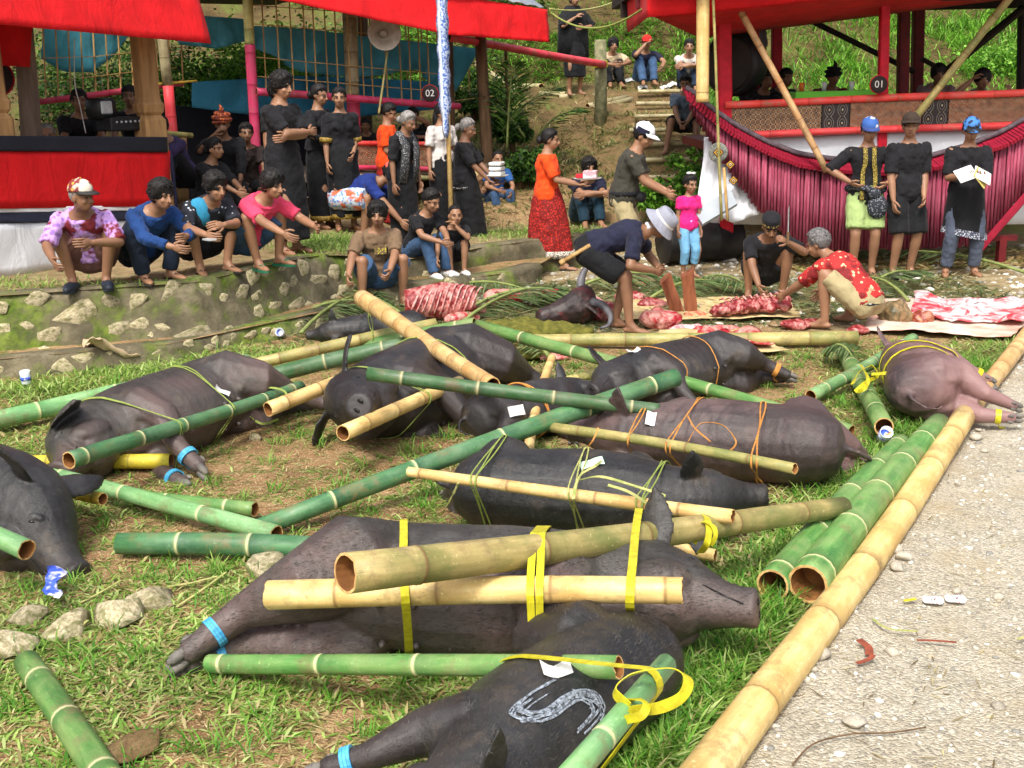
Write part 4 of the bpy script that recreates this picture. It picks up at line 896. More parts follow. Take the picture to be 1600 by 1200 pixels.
# ================================================================ PAVILIONS
class Fr:                                     # upright plane: s along it, d behind it, z up
    def __init__(s, o, e): s.o = Vector((o.x, o.y, 0)); u = Vector((e.x-o.x, e.y-o.y, 0)); s.u = u.normalized(); s.n = Vector((-s.u.y, s.u.x, 0)); s.rz = atan2(s.u.y, s.u.x)
    def hit(s, px, py, d=0.0):
        r = ray(px, py); o = s.o+s.n*d; c = Vector((0, 0, CAMH)); t = (o-c).dot(s.n)/r.dot(s.n); p = c+r*t
        return Vector(((p-s.o).dot(s.u), d, p.z))
    def w(s, v): return s.o+s.u*v[0]+s.n*v[1]+Vector((0, 0, v[2]))
def cloth_mat(name, c, var=.8, wr=.25, rough=.75, trans=.0, sc=3):
    m, nt, b = new_mat(name); v = coords(nt)
    cc = ramp(nt, noise(nt, v, sc, 5), [(.3, c), (.7, tuple(x*var for x in c))]); nt.links.new(cc, b.inputs['Base Color']); b.inputs['Roughness'].default_value = rough
    b.inputs['Sheen Weight'].default_value = .05; b.inputs['Specular IOR Level'].default_value = .2
    h = math_(nt, 'ADD', noise(nt, coords(nt, (1, 1, .35), rot=(0, .3, 0)), 5, 5, .6, .8), math_(nt, 'MULTIPLY', noise(nt, v, 260, 2), .012)); bump(nt, b, h, wr, .06)
    if trans:
        tr = N(nt, 'ShaderNodeBsdfTranslucent'); nt.links.new(cc, tr.inputs[0]); ms = N(nt, 'ShaderNodeMixShader', i_0=trans)
        nt.links.new(b.outputs[0], ms.inputs[1]); nt.links.new(tr.outputs[0], ms.inputs[2]); nt.links.new(ms.outputs[0], nt.nodes['Material Output'].inputs[0])
    return m
RED = cloth_mat('red_cloth', S(232, 30, 36), .72, .55, trans=.25); BLACKC = cloth_mat('black_cloth', S(34, 36, 46), .7); NAVY = cloth_mat('dark_blue_cloth', S(44, 48, 66), .7)
WHITEC = cloth_mat('white_sheet', (.72, .74, .78), .86, .4, .5); TEAL = cloth_mat('teal_tarp', S(120, 206, 224), .6, .9, .5, .6); TEAL2 = cloth_mat('blue_tarp', S(96, 190, 224), .65, .9, .5, .55)
WOOD = mat('carved_hardwood', S(176, 138, 92), S(140, 104, 66), 14, .7, .2, stretch=(1, 1, .15)); GREYW = mat('grey_weathered_wood', S(128, 112, 98), S(96, 82, 70), 16, .85, .3, stretch=(1, 1, .12))
LOG = mat('rough_log', S(118, 92, 66), S(82, 62, 44), 12, .9, .4, stretch=(1, 1, .2)); REDW = mat('red_painted_wood', S(206, 22, 48), S(176, 16, 40), 8, .55, .1); DREDW = mat('dark_red_wood', S(112, 24, 30), S(84, 18, 24), 8, .6, .1)
SLAT = mat('bamboo_slat', S(196, 160, 104), S(150, 116, 70), 22, .75, .15, rnd=.4, stretch=(1, 1, .2)); DKW = mat('dark_roof_timber', S(44, 34, 28), S(28, 22, 18), 10, .8)
TIN = mat('corrugated_tin', S(196, 204, 210), S(168, 176, 184), 3, .4, .05, metal=.6); BLKM = mat('black_plastic', (.012, .012, .013), (.02, .02, .022), 20, .4, .05); SILV = mat('silver_plastic', S(190, 194, 196), S(160, 164, 168), 10, .35)
def cloth_panel(name, matl, parent, top, bot, n=40, k=8, amp=.015, freq=5, seed=0, sag=0.0, thick=.006, push=None):
    # top, bot: lists of local points along the two edges
    def along(P, t):
        x = t*(len(P)-1); i = min(int(x), len(P)-2); return Vector(P[i]).lerp(Vector(P[i+1]), x-i)
    mb = MB(); rings = []
    for i in range(n+1):
        t = i/n; a, b2 = along(top, t), along(bot, t); r = []
        for j in range(k+1):
            q = j/k; p = a.lerp(b2, q)
            w = (float(fbm(t*freq*3, q*1.5+seed, seed))-.5)*2*amp*(.25+q)
            p = p+Vector((0, -w, -sag*4*t*(1-t)*(1-q*.5)))
            r.append(p)
        rings.append(r)
    mb.loft(rings, False, closed=False)
    o = mb.obj(name, matl, parent); md = o.modifiers.new('s', 'SOLIDIFY'); md.thickness = thick; return o
def slatbox(name, parent, a, b2, w, t, matl, mesh_cache={}):
    # straight slat from a to b2 as a shared unit bar
    key = (round(w, 4), round(t, 4), matl.name)
    if key not in mesh_cache: mb = MB(); mb.box((0, 0, .5), (w/2, t/2, .5)); mesh_cache[key] = mb.mesh(name, [matl], False)
    o = link(name, mesh_cache[key], parent); d = Vector(b2)-Vector(a); o.location = a; o.rotation_euler = d.to_track_quat('Z', 'Y').to_euler(); o.scale = (1, 1, d.length); return o
def carved_mat(name, style):
    m, nt, b = new_mat(name); v = coords(nt); sx = N(nt, 'ShaderNodeSeparateXYZ'); nt.links.new(v, sx.inputs[0])
    P = {'circ': .115, 'swirl': .125, 'bull': .30}[style]
    def tri(o): return math_(nt, 'SUBTRACT', math_(nt, 'PINGPONG', math_(nt, 'DIVIDE', o, P/2), 1.0), .5)
    a, c = tri(sx.outputs[0]), tri(sx.outputs[2])
    d = math_(nt, 'SQRT', math_(nt, 'ADD', math_(nt, 'MULTIPLY', a, a), math_(nt, 'MULTIPLY', c, c)))
    if style == 'swirl':
        an = N(nt, 'ShaderNodeMath', operation='ARCTAN2'); nt.links.new(a, an.inputs[0]); nt.links.new(c, an.inputs[1])
        d = math_(nt, 'FRACT', math_(nt, 'ADD', math_(nt, 'MULTIPLY', d, 3.2), math_(nt, 'DIVIDE', an.outputs[0], 6.283)))
        cc = ramp(nt, d, [(0, S(206, 190, 160)), (.16, S(206, 190, 160)), (.2, S(38, 24, 20)), (.45, S(52, 28, 22)), (.5, S(176, 92, 38)), (.8, S(160, 72, 32)), (.86, S(30, 20, 18))], 'CONSTANT')
    elif style == 'circ':
        cc = ramp(nt, d, [(0, S(196, 132, 52)), (.12, S(36, 26, 24)), (.24, S(196, 178, 148)), (.29, S(56, 34, 26)), (.42, S(186, 120, 50)), (.48, S(206, 190, 160)), (.53, S(30, 24, 24))], 'CONSTANT')
    else:
        cc = ramp(nt, math_(nt, 'ADD', d, math_(nt, 'MULTIPLY', math_(nt, 'ABSOLUTE', a), .6)), [(0, S(186, 170, 140)), (.1, S(30, 26, 26)), (.3, S(126, 120, 112)), (.36, S(36, 34, 36)), (.55, S(150, 142, 128)), (.6, S(42, 38, 40))], 'CONSTANT')
    cc = mix(nt, ramp(nt, noise(nt, v, 18, 5), [(.45, (0, 0, 0)), (.7, (.7,)*3)]), cc, S(60, 40, 32))
    nt.links.new(cc, b.inputs['Base Color']); b.inputs['Roughness'].default_value = .7; bump(nt, b, d, .5, .006); return m
CIRC, SWIRL, BULL = carved_mat('carved_rosette_panel', 'circ'), carved_mat('carved_spiral_panel', 'swirl'), carved_mat('carved_buffalo_panel', 'bull')
def sign(px, py, r_px, Y, text, label):
    p = AT(px, py, Y); r_ = r_px*Y*1.02/FPX; root = thing('number_sign', label, 'sign', p, group='round number signs on the pavilions')
    mb = MB(); R = rotm(pi/2, 'X'); mb.lathe([(r_*.99, -.012), (r_, -.01), (r_, .01), (r_*.98, .012)], 28, R=R); mb.obj('rim', REDW, root)
    mb = MB(); mb.lathe([(r_*.93, 0), (r_*.93, .018), (r_*.91, .02)], 28, R=R); brd = mb.obj('board', mat('sign_black', (.02, .015, .015), (.03, .02, .02)), root)
    cu = bpy.data.curves.new('digits', 'FONT'); cu.body = text; cu.size = r_*1.05; cu.align_x = 'CENTER'; cu.align_y = 'CENTER'; cu.extrude = .002
    o = link('digits', cu, brd, (0, -.024, 0), (pi/2, 0, 0)); cu.materials.append(mat('sign_white', (.75, .75, .72), (.7, .7, .66), 9, .6, 0)); TEXTS.append(o); return root
TEXTS = []

# ---- left pavilion (drapes and carved posts)
PL = Fr(G(0, 432, TZ), G(262, 395, TZ)); L_ = thing('left_pavilion', 'pavilion draped in red, black and white cloth behind the squatting men', 'pavilion', PL.o, PL.rz)
sR = PL.hit(262, 300)[0]; s0 = -2.6
def strip(name, matl, ya, yb, d, amp=.012, x1=262, seed=1):
    a, b2 = PL.hit(0, ya[0], d), PL.hit(262, ya[1], d); c, e = PL.hit(0, yb[0], d), PL.hit(262, yb[1], d)
    k = (s0-a[0])/(b2[0]-a[0]); a2 = a.lerp(b2, k); k = (s0-c[0])/(e[0]-c[0]); c2 = c.lerp(e, k)
    b2 = PL.hit(x1, ya[1], d); e = PL.hit(x1, yb[1], d)
    return cloth_panel(name, matl, L_, [a2, b2], [c2, e], 60, 6, amp, 6, seed)
strip('black_band', BLACKC, (212, 214), (236, 238), -.05, .01, 262, 2); strip('red_drape', RED, (234, 236), (326, 322), -.035, .02, 266, 3)
strip('white_trim', WHITEC, (324, 320), (332, 328), -.03, .008, 268, 4); strip('dark_trim', NAVY, (331, 327), (349, 343), -.025, .008, 268, 5); strip('white_skirt', WHITEC, (347, 341), (433, 398), -.015, .045, 265, 6)
mb = MB(); mb.box(((s0+sR)/2, 1.6, 1.0), ((sR-s0)/2-.03, 1.55, .06)); mb.obj('floor_deck', GREYW, L_, False)
def carved_post(parent, px, ytop, d, half, x2=None, zb=.5):
    a = PL.hit(px, ytop, d); b2 = PL.hit(x2 or px, 208, d); mb = MB(); H_ = a.z+.5
    prof = [(zb, half*1.15), (b2.z-.0, half*1.15), (b2.z+.12, half*1.15), (b2.z+.17, half*.86), (b2.z+.2, half*1.05), (b2.z+.27, half*1.12), (b2.z+.30, half*.95), (b2.z+.34, half*.9), (H_, half*.85)]
    rings = []
    for z, h_ in prof:
        c = half*.25; q = [(-h_, -h_+c), (-h_+c, -h_), (h_-c, -h_), (h_, -h_+c), (h_, h_-c), (h_-c, h_), (-h_+c, h_), (-h_, h_-c)]; rings.append([Vector((b2[0]+x, d+y, z)) for x, y in q])
    mb.loft(rings); mb.obj('post', WOOD, parent, False)
carved_post(L_, 236, 70, .12, .105); carved_post(L_, -4, 50, .12, .10)
mb = MB(); a, b2 = PL.hit(34, 20, .5), PL.hit(54, 300, .5); mb.tube([b2, a.lerp(b2, .5)+Vector((.01, 0, 0)), a], [.1, .095, .09], 8); mb.obj('plank_post', GREYW, L_, False)
# valance and roof
a, b2 = PL.hit(0, 38, -.45), PL.hit(330, 68, -.45); k = (-3.2-a[0])/(b2[0]-a[0]); a = a.lerp(b2, k); b2.z += .0
t0 = PL.hit(330, -60, -.2)
cloth_panel('valance', RED, L_, [Vector((a.x, -.2, t0.z)), Vector((b2.x-.0, -.2, t0.z))], [a, b2], 60, 10, .03, 5, 12)
mb = MB(); mb.box(((a.x+b2.x)/2, 1.75, t0.z+.06), ((b2.x-a.x)/2, 2.0, .02)); mb.obj('roof', DKW, L_, False)
cloth_panel('valance_lining', RED, L_, [Vector((a.x, .3, t0.z)), Vector((PL.hit(70, 60, .3).x, .3, t0.z))], [Vector((a.x, .3, a.z-.3)), PL.hit(46, 105, .3)], 20, 8, .02, 4, 14)
# end lattice behind
def lattice(parent, fr, d, verts, hors, w=.022):
    for (x0, y0), (x1, y1) in verts: slatbox('bamboo_slat', parent, fr.hit(x1, y1, d), fr.hit(x0, y0, d), w, .008, SLAT)
    for (x0, y0), (x1, y1) in hors: slatbox('bamboo_slat', parent, fr.hit(x0, y0, d-.012), fr.hit(x1, y1, d-.012), w*1.2, .008, SLAT)
lattice(L_, PL, 2.6, [((66+i*19.5, 20), (72+i*19.5, 152-i*1.4)) for i in range(12)], [((40, 92), (152, 88)), ((52, 128), (106, 125)), ((125, 122), (210, 112)), ((150, 88), (300, 72)), ((240, 110), (275, 106))])
cloth_panel('teal_swag', TEAL, L_, [PL.hit(70, 20, 2.75), PL.hit(205, 20, 2.75)], [PL.hit(64, 92, 2.75), PL.hit(100, 112, 2.75), PL.hit(145, 113, 2.75), PL.hit(180, 85, 2.75), PL.hit(206, 50, 2.75)], 30, 10, .05, 6, 16)
bpole(PL.hit(52, 160, 2.5), PL.hit(285, 130, 2.5), .035, .035, 'r', None, L_, 'rail'); bpole(PL.hit(282, 340, 1.9), PL.hit(262, 134, 1.9), .065, .06, 'r', None, L_, 'corner_post'); bpole(PL.hit(262, 134, 1.9), PL.hit(252, 40, 1.9), .06, .058, 'x', None, L_, 'corner_post')
bpole(PL.hit(236, 206, 1.3), PL.hit(300, 211, 1.3), .03, .03, 'o', None, L_, 'rail'); bpole(PL.hit(238, 132, 1.95), PL.hit(308, 126, 1.95), .016, .014, 'y', None, L_, 'rail')
cloth_panel('back_cloth', BLACKC, L_, [Vector((s0, 3.3, 3.0)), Vector((sR+.1, 3.3, 1.9))], [Vector((s0, 3.3, .5)), Vector((sR+.1, 3.3, .5))], 20, 6, .06, 5, 19)
cloth_panel('printed_cloth', cloth_mat('navy_printed_cloth', S(30, 36, 92), .5, sc=30), L_, [PL.hit(262, 226, .02), PL.hit(270, 240, .5)], [PL.hit(276, 330, .02), PL.hit(278, 318, .5)], 8, 8, .03, 3, 21)
cloth_panel('bamboo_mat', SLAT, L_, [PL.hit(268, 215, 1.0), PL.hit(292, 215, 1.6)], [PL.hit(272, 318, 1.0), PL.hit(296, 320, 1.6)], 8, 8, .005, 3, 22)
sg = sign(-6, 122, 27, 11.4, '04', 'round number sign 04 hung on the carved post of the red-draped pavilion')
w = PL.w(PL.hit(190, 205, .25)); t = thing('amplifier', 'black amplifier box with a row of knobs on the draped counter', 'amplifier', w, PL.rz); mb = MB(); mb.box((0, 0, .07), (.19, .13, .065), bev=.01); mb.obj('case', BLKM, t, False)
for i in range(6): mb = MB(); mb.lathe([(.011, 0), (.011, .012), (.008, .014)], 10, (-.13+i*.05, -.13, .09), rotm(pi/2, 'X')); mb.obj('knob', SILV, t)
w = PL.w(PL.hit(160, 190, .32)); t = thing('monitor_speaker', 'silver fronted black monitor speaker standing behind the amplifier', 'speaker', w, PL.rz+.2); mb = MB(); mb.box((0, 0, .12), (.12, .11, .10), bev=.035); mb.obj('case', BLKM, t); mb = MB(); mb.box((-.04, -.115, .13), (.07, .012, .06), bev=.01); mb.obj('front_panel', SILV, t, False)

# ---- middle pavilion (bamboo lattice and teal tarps)
PM = Fr(AT(398, 200, 14.3), AT(760, 200, 16.3)); M_ = thing('lattice_pavilion', 'pavilion of bamboo lattice with teal tarps and red rails behind the standing women', 'pavilion', PM.o, PM.rz)
def pmpole(x0, y0, x1, y1, r0, kind, d=0., name='post'): return bpole(PM.hit(x1, y1, d), PM.hit(x0, y0, d), r0, r0*.95, kind, None, M_, name)
pmpole(391, 70, 386, -30, .06, 'o'); pmpole(404, 330, 391, 70, .06, 'r'); pmpole(551, 150, 545, 10, .09, 'x', .15); pmpole(556, 300, 551, 150, .085, 'r', .15)
for x0, x1, d in ((765, 748, .0), (702, 698, .5), (574, 566, 2.0)):
    mb = MB(); a, b2 = PM.hit(x0, 240, d), PM.hit(x1, 20, d); a.z = .2; mb.tube([a, a.lerp(b2, .5), b2], [.085, .08, .075], 10); mb.obj('log_post', LOG, M_)
bpole(PM.hit(400, 143, -.06), PM.hit(718, 166, -.06), .045, .042, 'r', None, M_, 'rail')
xs = [414, 436, 457, 478, 493, 511, 527, 546, 567, 581, 604, 626, 641, 656, 670]
lattice(M_, PM, .06, [((x-6, -20), (x+2, 142+(x-400)*.075)) for x in xs], [((392, 37), (690, 62)), ((396, 89), (700, 117)), ((398, 119), (664, 141)), ((392, 8), (560, 20))])
lattice(M_, PM, 1.6, [((585+i*24, 25), (590+i*24, 150)) for i in range(7)], [((560, 95), (760, 98)), ((560, 62), (760, 66)), ((690, 160), (770, 150))], .03)
cloth_panel('teal_tarp', TEAL, M_, [PM.hit(392, 40, .5), PM.hit(480, 45, .5), PM.hit(560, 56, .5), PM.hit(660, 66, .5), PM.hit(748, 76, .5)], [PM.hit(392, 70, .5), PM.hit(470, 112, .5), PM.hit(560, 122, .5), PM.hit(650, 108, .5), PM.hit(706, 158, .5)], 50, 12, .14, 7, 31)
cloth_panel('blue_tarp', TEAL2, M_, [PM.hit(300, 128, 1.4), PM.hit(480, 118, 1.4), PM.hit(690, 128, 1.4)], [PM.hit(300, 168, 1.4), PM.hit(480, 190, 1.4), PM.hit(690, 170, 1.4)], 40, 10, .10, 7, 33)
cloth_panel('teal_swag', TEAL, M_, [PM.hit(255, 20, .9), PM.hit(390, 30, .9)], [PM.hit(280, 70, .9), PM.hit(340, 76, .9), PM.hit(392, 62, .9)], 24, 10, .08, 5, 35)
# roof, valance
e0, e1, e2 = PM.hit(330, -22, -.7), PM.hit(700, 54, -.7), PM.hit(858, 66, -.7); u0, u2 = PM.hit(690, -10, -.5), PM.hit(856, 15, -.62)
up0 = PM.hit(330, -80, -.5)
cloth_panel('valance', RED, M_, [up0, u0, u2], [e0, e1, e2], 60, 10, .04, 6, 41)
mb = MB(); rings = []
for i in range(64):
    t = i/63; x = e0.x+(e2.x-e0.x)*t; zf = float(np.interp(t, [0, .72, 1], [up0.z, u0.z, u2.z])); rings.append([Vector((x, -.6, zf+.02+.012*sin(i*2.1))), Vector((x, 1.6, zf+1.1+.012*sin(i*2.1)))])
mb.loft(rings, False, closed=False); o = mb.obj('tin_roof', TIN, M_); o.modifiers.new('s', 'SOLIDIFY').thickness = .01
mb = MB(); mb.box(((e0.x+1.6)/2, 2.2, up0.z-.1), ((1.6-e0.x)/2+.9, 2.2, .03), rotm(-.03, 'X')); mb.obj('ceiling', DKW, M_, False)
# carved breast rail with red borders
for x0, x1, mt in ((548, 638, SWIRL), (645, 694, SWIRL)):
    a, b2 = PM.hit(x0, 226, -.08), PM.hit(x1, 258, -.08); mb = MB(); mb.box(((a.x+b2.x)/2, -.08, (a.z+b2.z)/2), (abs(b2.x-a.x)/2, .02, abs(a.z-b2.z)/2)); mb.obj('carved_panel', mt, M_, False)
for y in (223, 262): bpole(PM.hit(545, y, -.1), PM.hit(700, y+2, -.1), .03, .03, 'r', None, M_, 'rail')
mb = MB(); a = PM.hit(545, 270, 0); mb.box((a.x+.9, .9, a.z-.04), (1.5, 1.0, .04)); mb.obj('floor_deck', GREYW, M_, False)
for i in range(7): bpole(PM.hit(545, 272, -.12)+Vector((0, .0, -.03-i*.0)), PM.hit(700, 275, -.12)+Vector((0, 0, -.03)), .03, .03, 'x', None, M_, 'deck_pole', hollow=False) if i == 0 else None
cloth_panel('back_cloth', BLACKC, M_, [PM.hit(200, 160, 2.2), PM.hit(560, 185, 2.2)], [PM.hit(200, 330, 2.2), PM.hit(560, 330, 2.2)], 20, 6, .08, 5, 43)
sign(672, 146, 13, 15.4, '02', 'round number sign 02 fixed on the red rail of the lattice pavilion')
# horn loudspeaker on a thin cane
t = thing('horn_loudspeaker', 'grey horn loudspeaker fixed to a thin bamboo pole under the red valance', 'loudspeaker', PM.w(PM.hit(600, 52, -.4)), 0)
R = rotm(radians(20), 'Z') @ rotm(radians(84), 'X'); GH = mat('grey_horn', S(176, 166, 150), S(150, 140, 126), 12, .5)
mb = MB(); mb.lathe([(.03, -.26), (.05, -.2), (.07, -.1), (.12, -.03), (.2, .02), (.21, .022), (.2, .01), (.11, -.04), (.03, -.1)], 24, (0, 0, 0), R); mb.obj('bell', GH, t); mb = MB(); mb.lathe([(.02, -.14), (.045, -.1), (.045, -.02), (.02, 0)], 14, (0, 0, 0), R); mb.obj('driver', GH, t)
bpole(PM.w(PM.hit(592, 178, -.35)), PM.w(PM.hit(618, -20, -.35)), .014, .012, 'o', 'thin bamboo pole holding the horn loudspeaker', name='cane_pole')
# wrapped banner pole
m, nt, b = new_mat('blue_white_batik'); v = coords(nt); sxx = N(nt, 'ShaderNodeSeparateXYZ'); nt.links.new(v, sxx.inputs[0]); c = mix(nt, ramp(nt, math_(nt, 'ABSOLUTE', math_(nt, 'SUBTRACT', sxx.outputs[0], -.03)), [(.012, (0, 0, 0)), (.02, (1, 1, 1))]), ramp(nt, noise(nt, v, 30, 3), [(.4, S(226, 230, 236)), (.6, S(190, 204, 226))]), ramp(nt, noise(nt, v, 40, 3), [(.45, S(190, 204, 230)), (.55, S(70, 104, 180))])); nt.links.new(c, b.inputs['Base Color']); BATIK = m
t = thing('banner_pole', 'tall pole wrapped in blue and white batik cloth beside the grey-haired woman', 'pole', AT(697, 215, 13.6)); d = AT(689, -40, 13.6)-AT(697, 215, 13.6)
mb = MB(); mb.tube([Vector((.02, .06, -1.2)), d+Vector((.02, .06, 0))], [.028, .026], 10); mb.obj('pole', BT, t)
mb = MB(); rings = []
for i in range(30):
    q = i/29; p = d*q; w2 = .065*(.35+.65*min(1, q*5))+.008*sin(i*1.3); rings.append([p+Vector((-w2, 0, 0)), p+Vector((-w2*.3, -.05-.01*sin(i), 0)), p+Vector((w2*.4, -.03, 0)), p+Vector((w2, .02, 0))])
mb.loft(rings, False, closed=False); o = mb.obj('cloth', BATIK, t); o.modifiers.new('s', 'SOLIDIFY').thickness = .006

# ---- right pavilion and its red slatted boat
PR = Fr(Vector((2.3, 13.85, 0)), Vector((6.3, 13.85, 0))); R_ = thing('boat_pavilion', 'red pavilion with carved panels and a green cloth table above the slatted boat', 'pavilion', PR.o, 0)
def prp(px, py, d=0.): return PR.hit(px, py, d)
bpole(prp(1132, 164, -.03), prp(1680, 141, -.03), .042, .042, 'r', None, R_, 'rail', .5); bpole(prp(1108, 213, -.03), prp(1690, 191, -.03), .042, .04, 'r', None, R_, 'rail', .5)
for i, (x0, x1, mt) in enumerate(((1140, 1282, CIRC), (1283, 1326, BULL), (1327, 1438, SWIRL), (1439, 1479, BULL), (1480, 1690, SWIRL))):
    a, b2 = prp(x0+.6, 188, 0), prp(x1, 188, 0); c = prp((x0+x1)/2, 188-(x0+x1)/2*0, 0); zc = prp((x0+x1)/2, 189-((x0+x1)/2-1140)*.043, 0).z
    mb = MB(); mb.box((0, 0, 0), ((b2.x-a.x)/2, .022, .155)); mb.obj('carved_panel', mt, R_, False, loc=((a.x+b2.x)/2, .0, zc))
def sqpost(px0, y0, px1, y1, half, d, mt, name='post', zb=None):
    a, b2 = prp(px0, y0, d), prp(px1, y1, d); mb = MB()
    if zb is not None: b2 = b2+(b2-a)*((zb-b2.z)/(b2.z-a.z))
    mb.loft([[p+Vector((x*half, y*half, 0)) for x, y in ((-1, -.8), (-.8, -1), (.8, -1), (1, -.8), (1, .8), (.8, 1), (-.8, 1), (-1, .8))] for p in (b2, a)]); return mb.obj(name, mt, R_, False)
sqpost(1130, -20, 1132, 155, .078, .05, REDW, zb=.2); sqpost(1383, -20, 1379, 150, .052, .06, REDW, zb=.2)
sqpost(1178, 0, 1180, 150, .05, 1.8, REDW, zb=.4); sqpost(1214, 0, 1213, 110, .065, 2.2, REDW, zb=.4); sqpost(1413, -20, 1410, 150, .065, 1.3, DREDW, zb=.4); sqpost(1436, -20, 1432, 150, .07, 2.3, DREDW, zb=.4); sqpost(1600, -20, 1597, 150, .06, 2.3, DKW, zb=.4)
mb = MB(); a = prp(1260, 185); mb.box((a.x+1.5, 1.35, 1.32), (2.55, 1.2, .05)); mb.obj('floor_deck', DREDW, R_, False)
for (x0, y0, x1, y1, r_) in ((1246, 22, 1428, 112, .035), (1600, 12, 1480, 110, .05), (1478, 112, 1440, 92, .03)):
    a, b2 = prp(x0, y0, 1.6), prp(x1, y1, 1.6); mb = MB(); mb.tube([a, b2], r_, 8); mb.obj('brace', DKW, R_, False)
mb = MB(); mb.box((2.2, 1.0, 3.12), (3.0, 2.2, .05)); mb.obj('ceiling', DKW, R_, False); mb = MB(); mb.box((2.2, .1, 2.98), (3.0, .06, .09)); mb.obj('beam', DREDW, R_, False)
mb = MB(); mb.box((2.2, 1.9, 2.98), (3.0, .06, .09)); mb.obj('beam', DKW, R_, False)
vl, vr = prp(1012, 27, -.9), prp(1300, -3, -.9)
vr = vl+(vr-vl)*((5.0-vl.x)/(vr.x-vl.x))
cloth_panel('valance', RED, R_, [Vector((vl.x+.02, -.75, vl.z+.75)), Vector((vr.x, -.75, vr.z+.75))], [vl, vr], 50, 8, .02, 6, 51)
cloth_panel('side_valance', RED, R_, [Vector((vl.x+.02, 2.2, vl.z+.75)), Vector((vl.x+.02, -.75, vl.z+.75))], [Vector((vl.x+.1, 2.2, vl.z-.02)), vl], 30, 8, .02, 6, 52)
cloth_panel('awning_lining', RED, R_, [vl+Vector((.03, .02, .02)), Vector((vr.x, -.88, vr.z+.02))], [prp(1095, 60, .6), Vector((vr.x, .6, vr.z-.12))], 30, 6, .015, 6, 53)
cloth_panel('white_skirt', WHITEC, R_, [prp(1100, 214, .06), prp(1690, 193, .06)], [Vector((prp(1100, 214).x, .02, .45)), Vector((prp(1690, 193).x, .02, .35))], 80, 10, .05, 9, 54)
# green table, cups, cane chair
t = thing('table', 'table under a bright green cloth behind the carved rail', 'table', PR.w(prp(1302, 152, .75))); GRC = cloth_mat('green_tablecloth', S(120, 214, 74), .9, .15); z = t.location.z; t.location.z = 1.37; h_ = z-1.37+.05
mb = MB(); mb.box((0, 0, h_), (.52, .32, .02)); mb.obj('table_top', WOOD, t, False); mb = MB(); mb.loft([[Vector((x*(.53+q*.01), y*(.33+q*.01), h_+.024-q*.2+(.0 if not q else .02*sin(x*9+y*5)))) for x, y in [(-1, -1), (-.5, -1), (0, -1), (.5, -1), (1, -1), (1, 0), (1, 1), (0, 1), (-1, 1), (-1, 0)]] for q in (1, 0)]); mb.obj('tablecloth', GRC, t, False)
for x, y in ((-.45, -.25), (.45, -.25), (-.45, .25), (.45, .25)): mb = MB(); mb.tube([(x, y, 0), (x, y, h_)], .022, 6); mb.obj('leg', WOOD, t)
zt = 1.37+h_+.03
for i, (px, mt, lab) in enumerate(((1252, mat('orange_plastic', S(214, 110, 40), None, 9, .4, 0), 'orange plastic cup on the green table'), (1287, SILV, 'clear water glass beside the cane chair on the green table'), (1330, mat('water_glass', (.5, .55, .55), (.6, .64, .64), 9, .15, 0), 'tall drinking glass near the white napkin on the green table'))):
    p = PR.w(prp(px, 150, .6)); mb = MB(); mb.lathe([(.026, 0), (.032, .1), (.028, .1), (.022, .01)], 12); mb.obj('cup', mt, None, True, (p.x, p.y, zt), label=lab, cat='cup')
# big black drum in the corner of the pavilion
t = thing('hanging_drum', 'big round black drum hung inside the red pavilion corner post', 'drum', PR.w(prp(1148, 100, .9))); R = rotm(pi/2, 'X') @ rotm(.0, 'Y'); R = rotm(-.75, 'Z') @ R
mb = MB(); mb.lathe([(.34, .14), (.38, .1), (.385, -.1), (.36, -.16), (.3, -.2)], 30, R=R); mb.obj('shell', BLKM, t); mb = MB(); mb.lathe([(.33, .142), (.30, .15), (.05, .152)], 30, R=R); mb.obj('skin', mat('dark_hide', (.02, .018, .016), (.035, .03, .026)), t)
sign(1373, 132, 13.5, 13.7, '01', 'round number sign 01 on the red post beside the green table')
for a, b2, r_, lab in (((1158, 18, 13.3), (1292, 268, 13.1), .037, 'tan bamboo prop leaning from the red roof down behind the slatted boat'), ((1592, -20, 13.2), (1420, 196, 13.6), .042, 'tan bamboo prop leaning from the roof to the carved rail behind the capped men')): bpole(AT(*b2), AT(*a), r_, r_, 'o' if 'carved' in lab else 't', lab, name='bamboo_prop', node=.4)
bpole(AT(1097, 160, 12.9), AT(1099, -60, 12.9), .068, .068, 't', 'stout cream bamboo pole standing at the tip of the slatted boat', name='bamboo_post', node=.9); bpole(AT(1128, 345, 12.85), AT(1112, -40, 12.85), .016, .014, 'o', 'thin cane standing in front of the woven disc', name='cane_pole')
# the boat
BOAT = thing('slatted_boat', 'crimson boat-shaped fringe of upright slats in front of the white cloth', 'boat', PR.o+Vector((0, -.55, 0)))
dB = -.55; PINKS = mat('crimson_slat', S(128, 38, 62), S(164, 86, 106), 6, .85, .2, 40, .004, stretch=(6, 6, .6), rnd=.45)
topc = [(1078, 158), (1110, 188), (1150, 216), (1200, 243), (1250, 262), (1300, 270), (1380, 274), (1450, 268), (1520, 248), (1570, 228), (1620, 200), (1680, 160)]
botc = [(1078, 172), (1110, 222), (1150, 285), (1200, 345), (1245, 386), (1300, 392), (1400, 388), (1525, 384), (1560, 350), (1600, 305), (1640, 250), (1680, 185)]
TX = [prp(*p, dB) for p in topc]; BXp = [prp(*p, dB) for p in botc]
tx, tzv = [p.x for p in TX], [p.z for p in TX]; bx, bzv = [p.x for p in BXp], [p.z for p in BXp]
mb = MB(); mb.tube([(0, 0, 0), (0, 0, 1)], .0185, 6); slat_me = mb.mesh('slat', [PINKS], True)
x = tx[0]+.01; i = 0
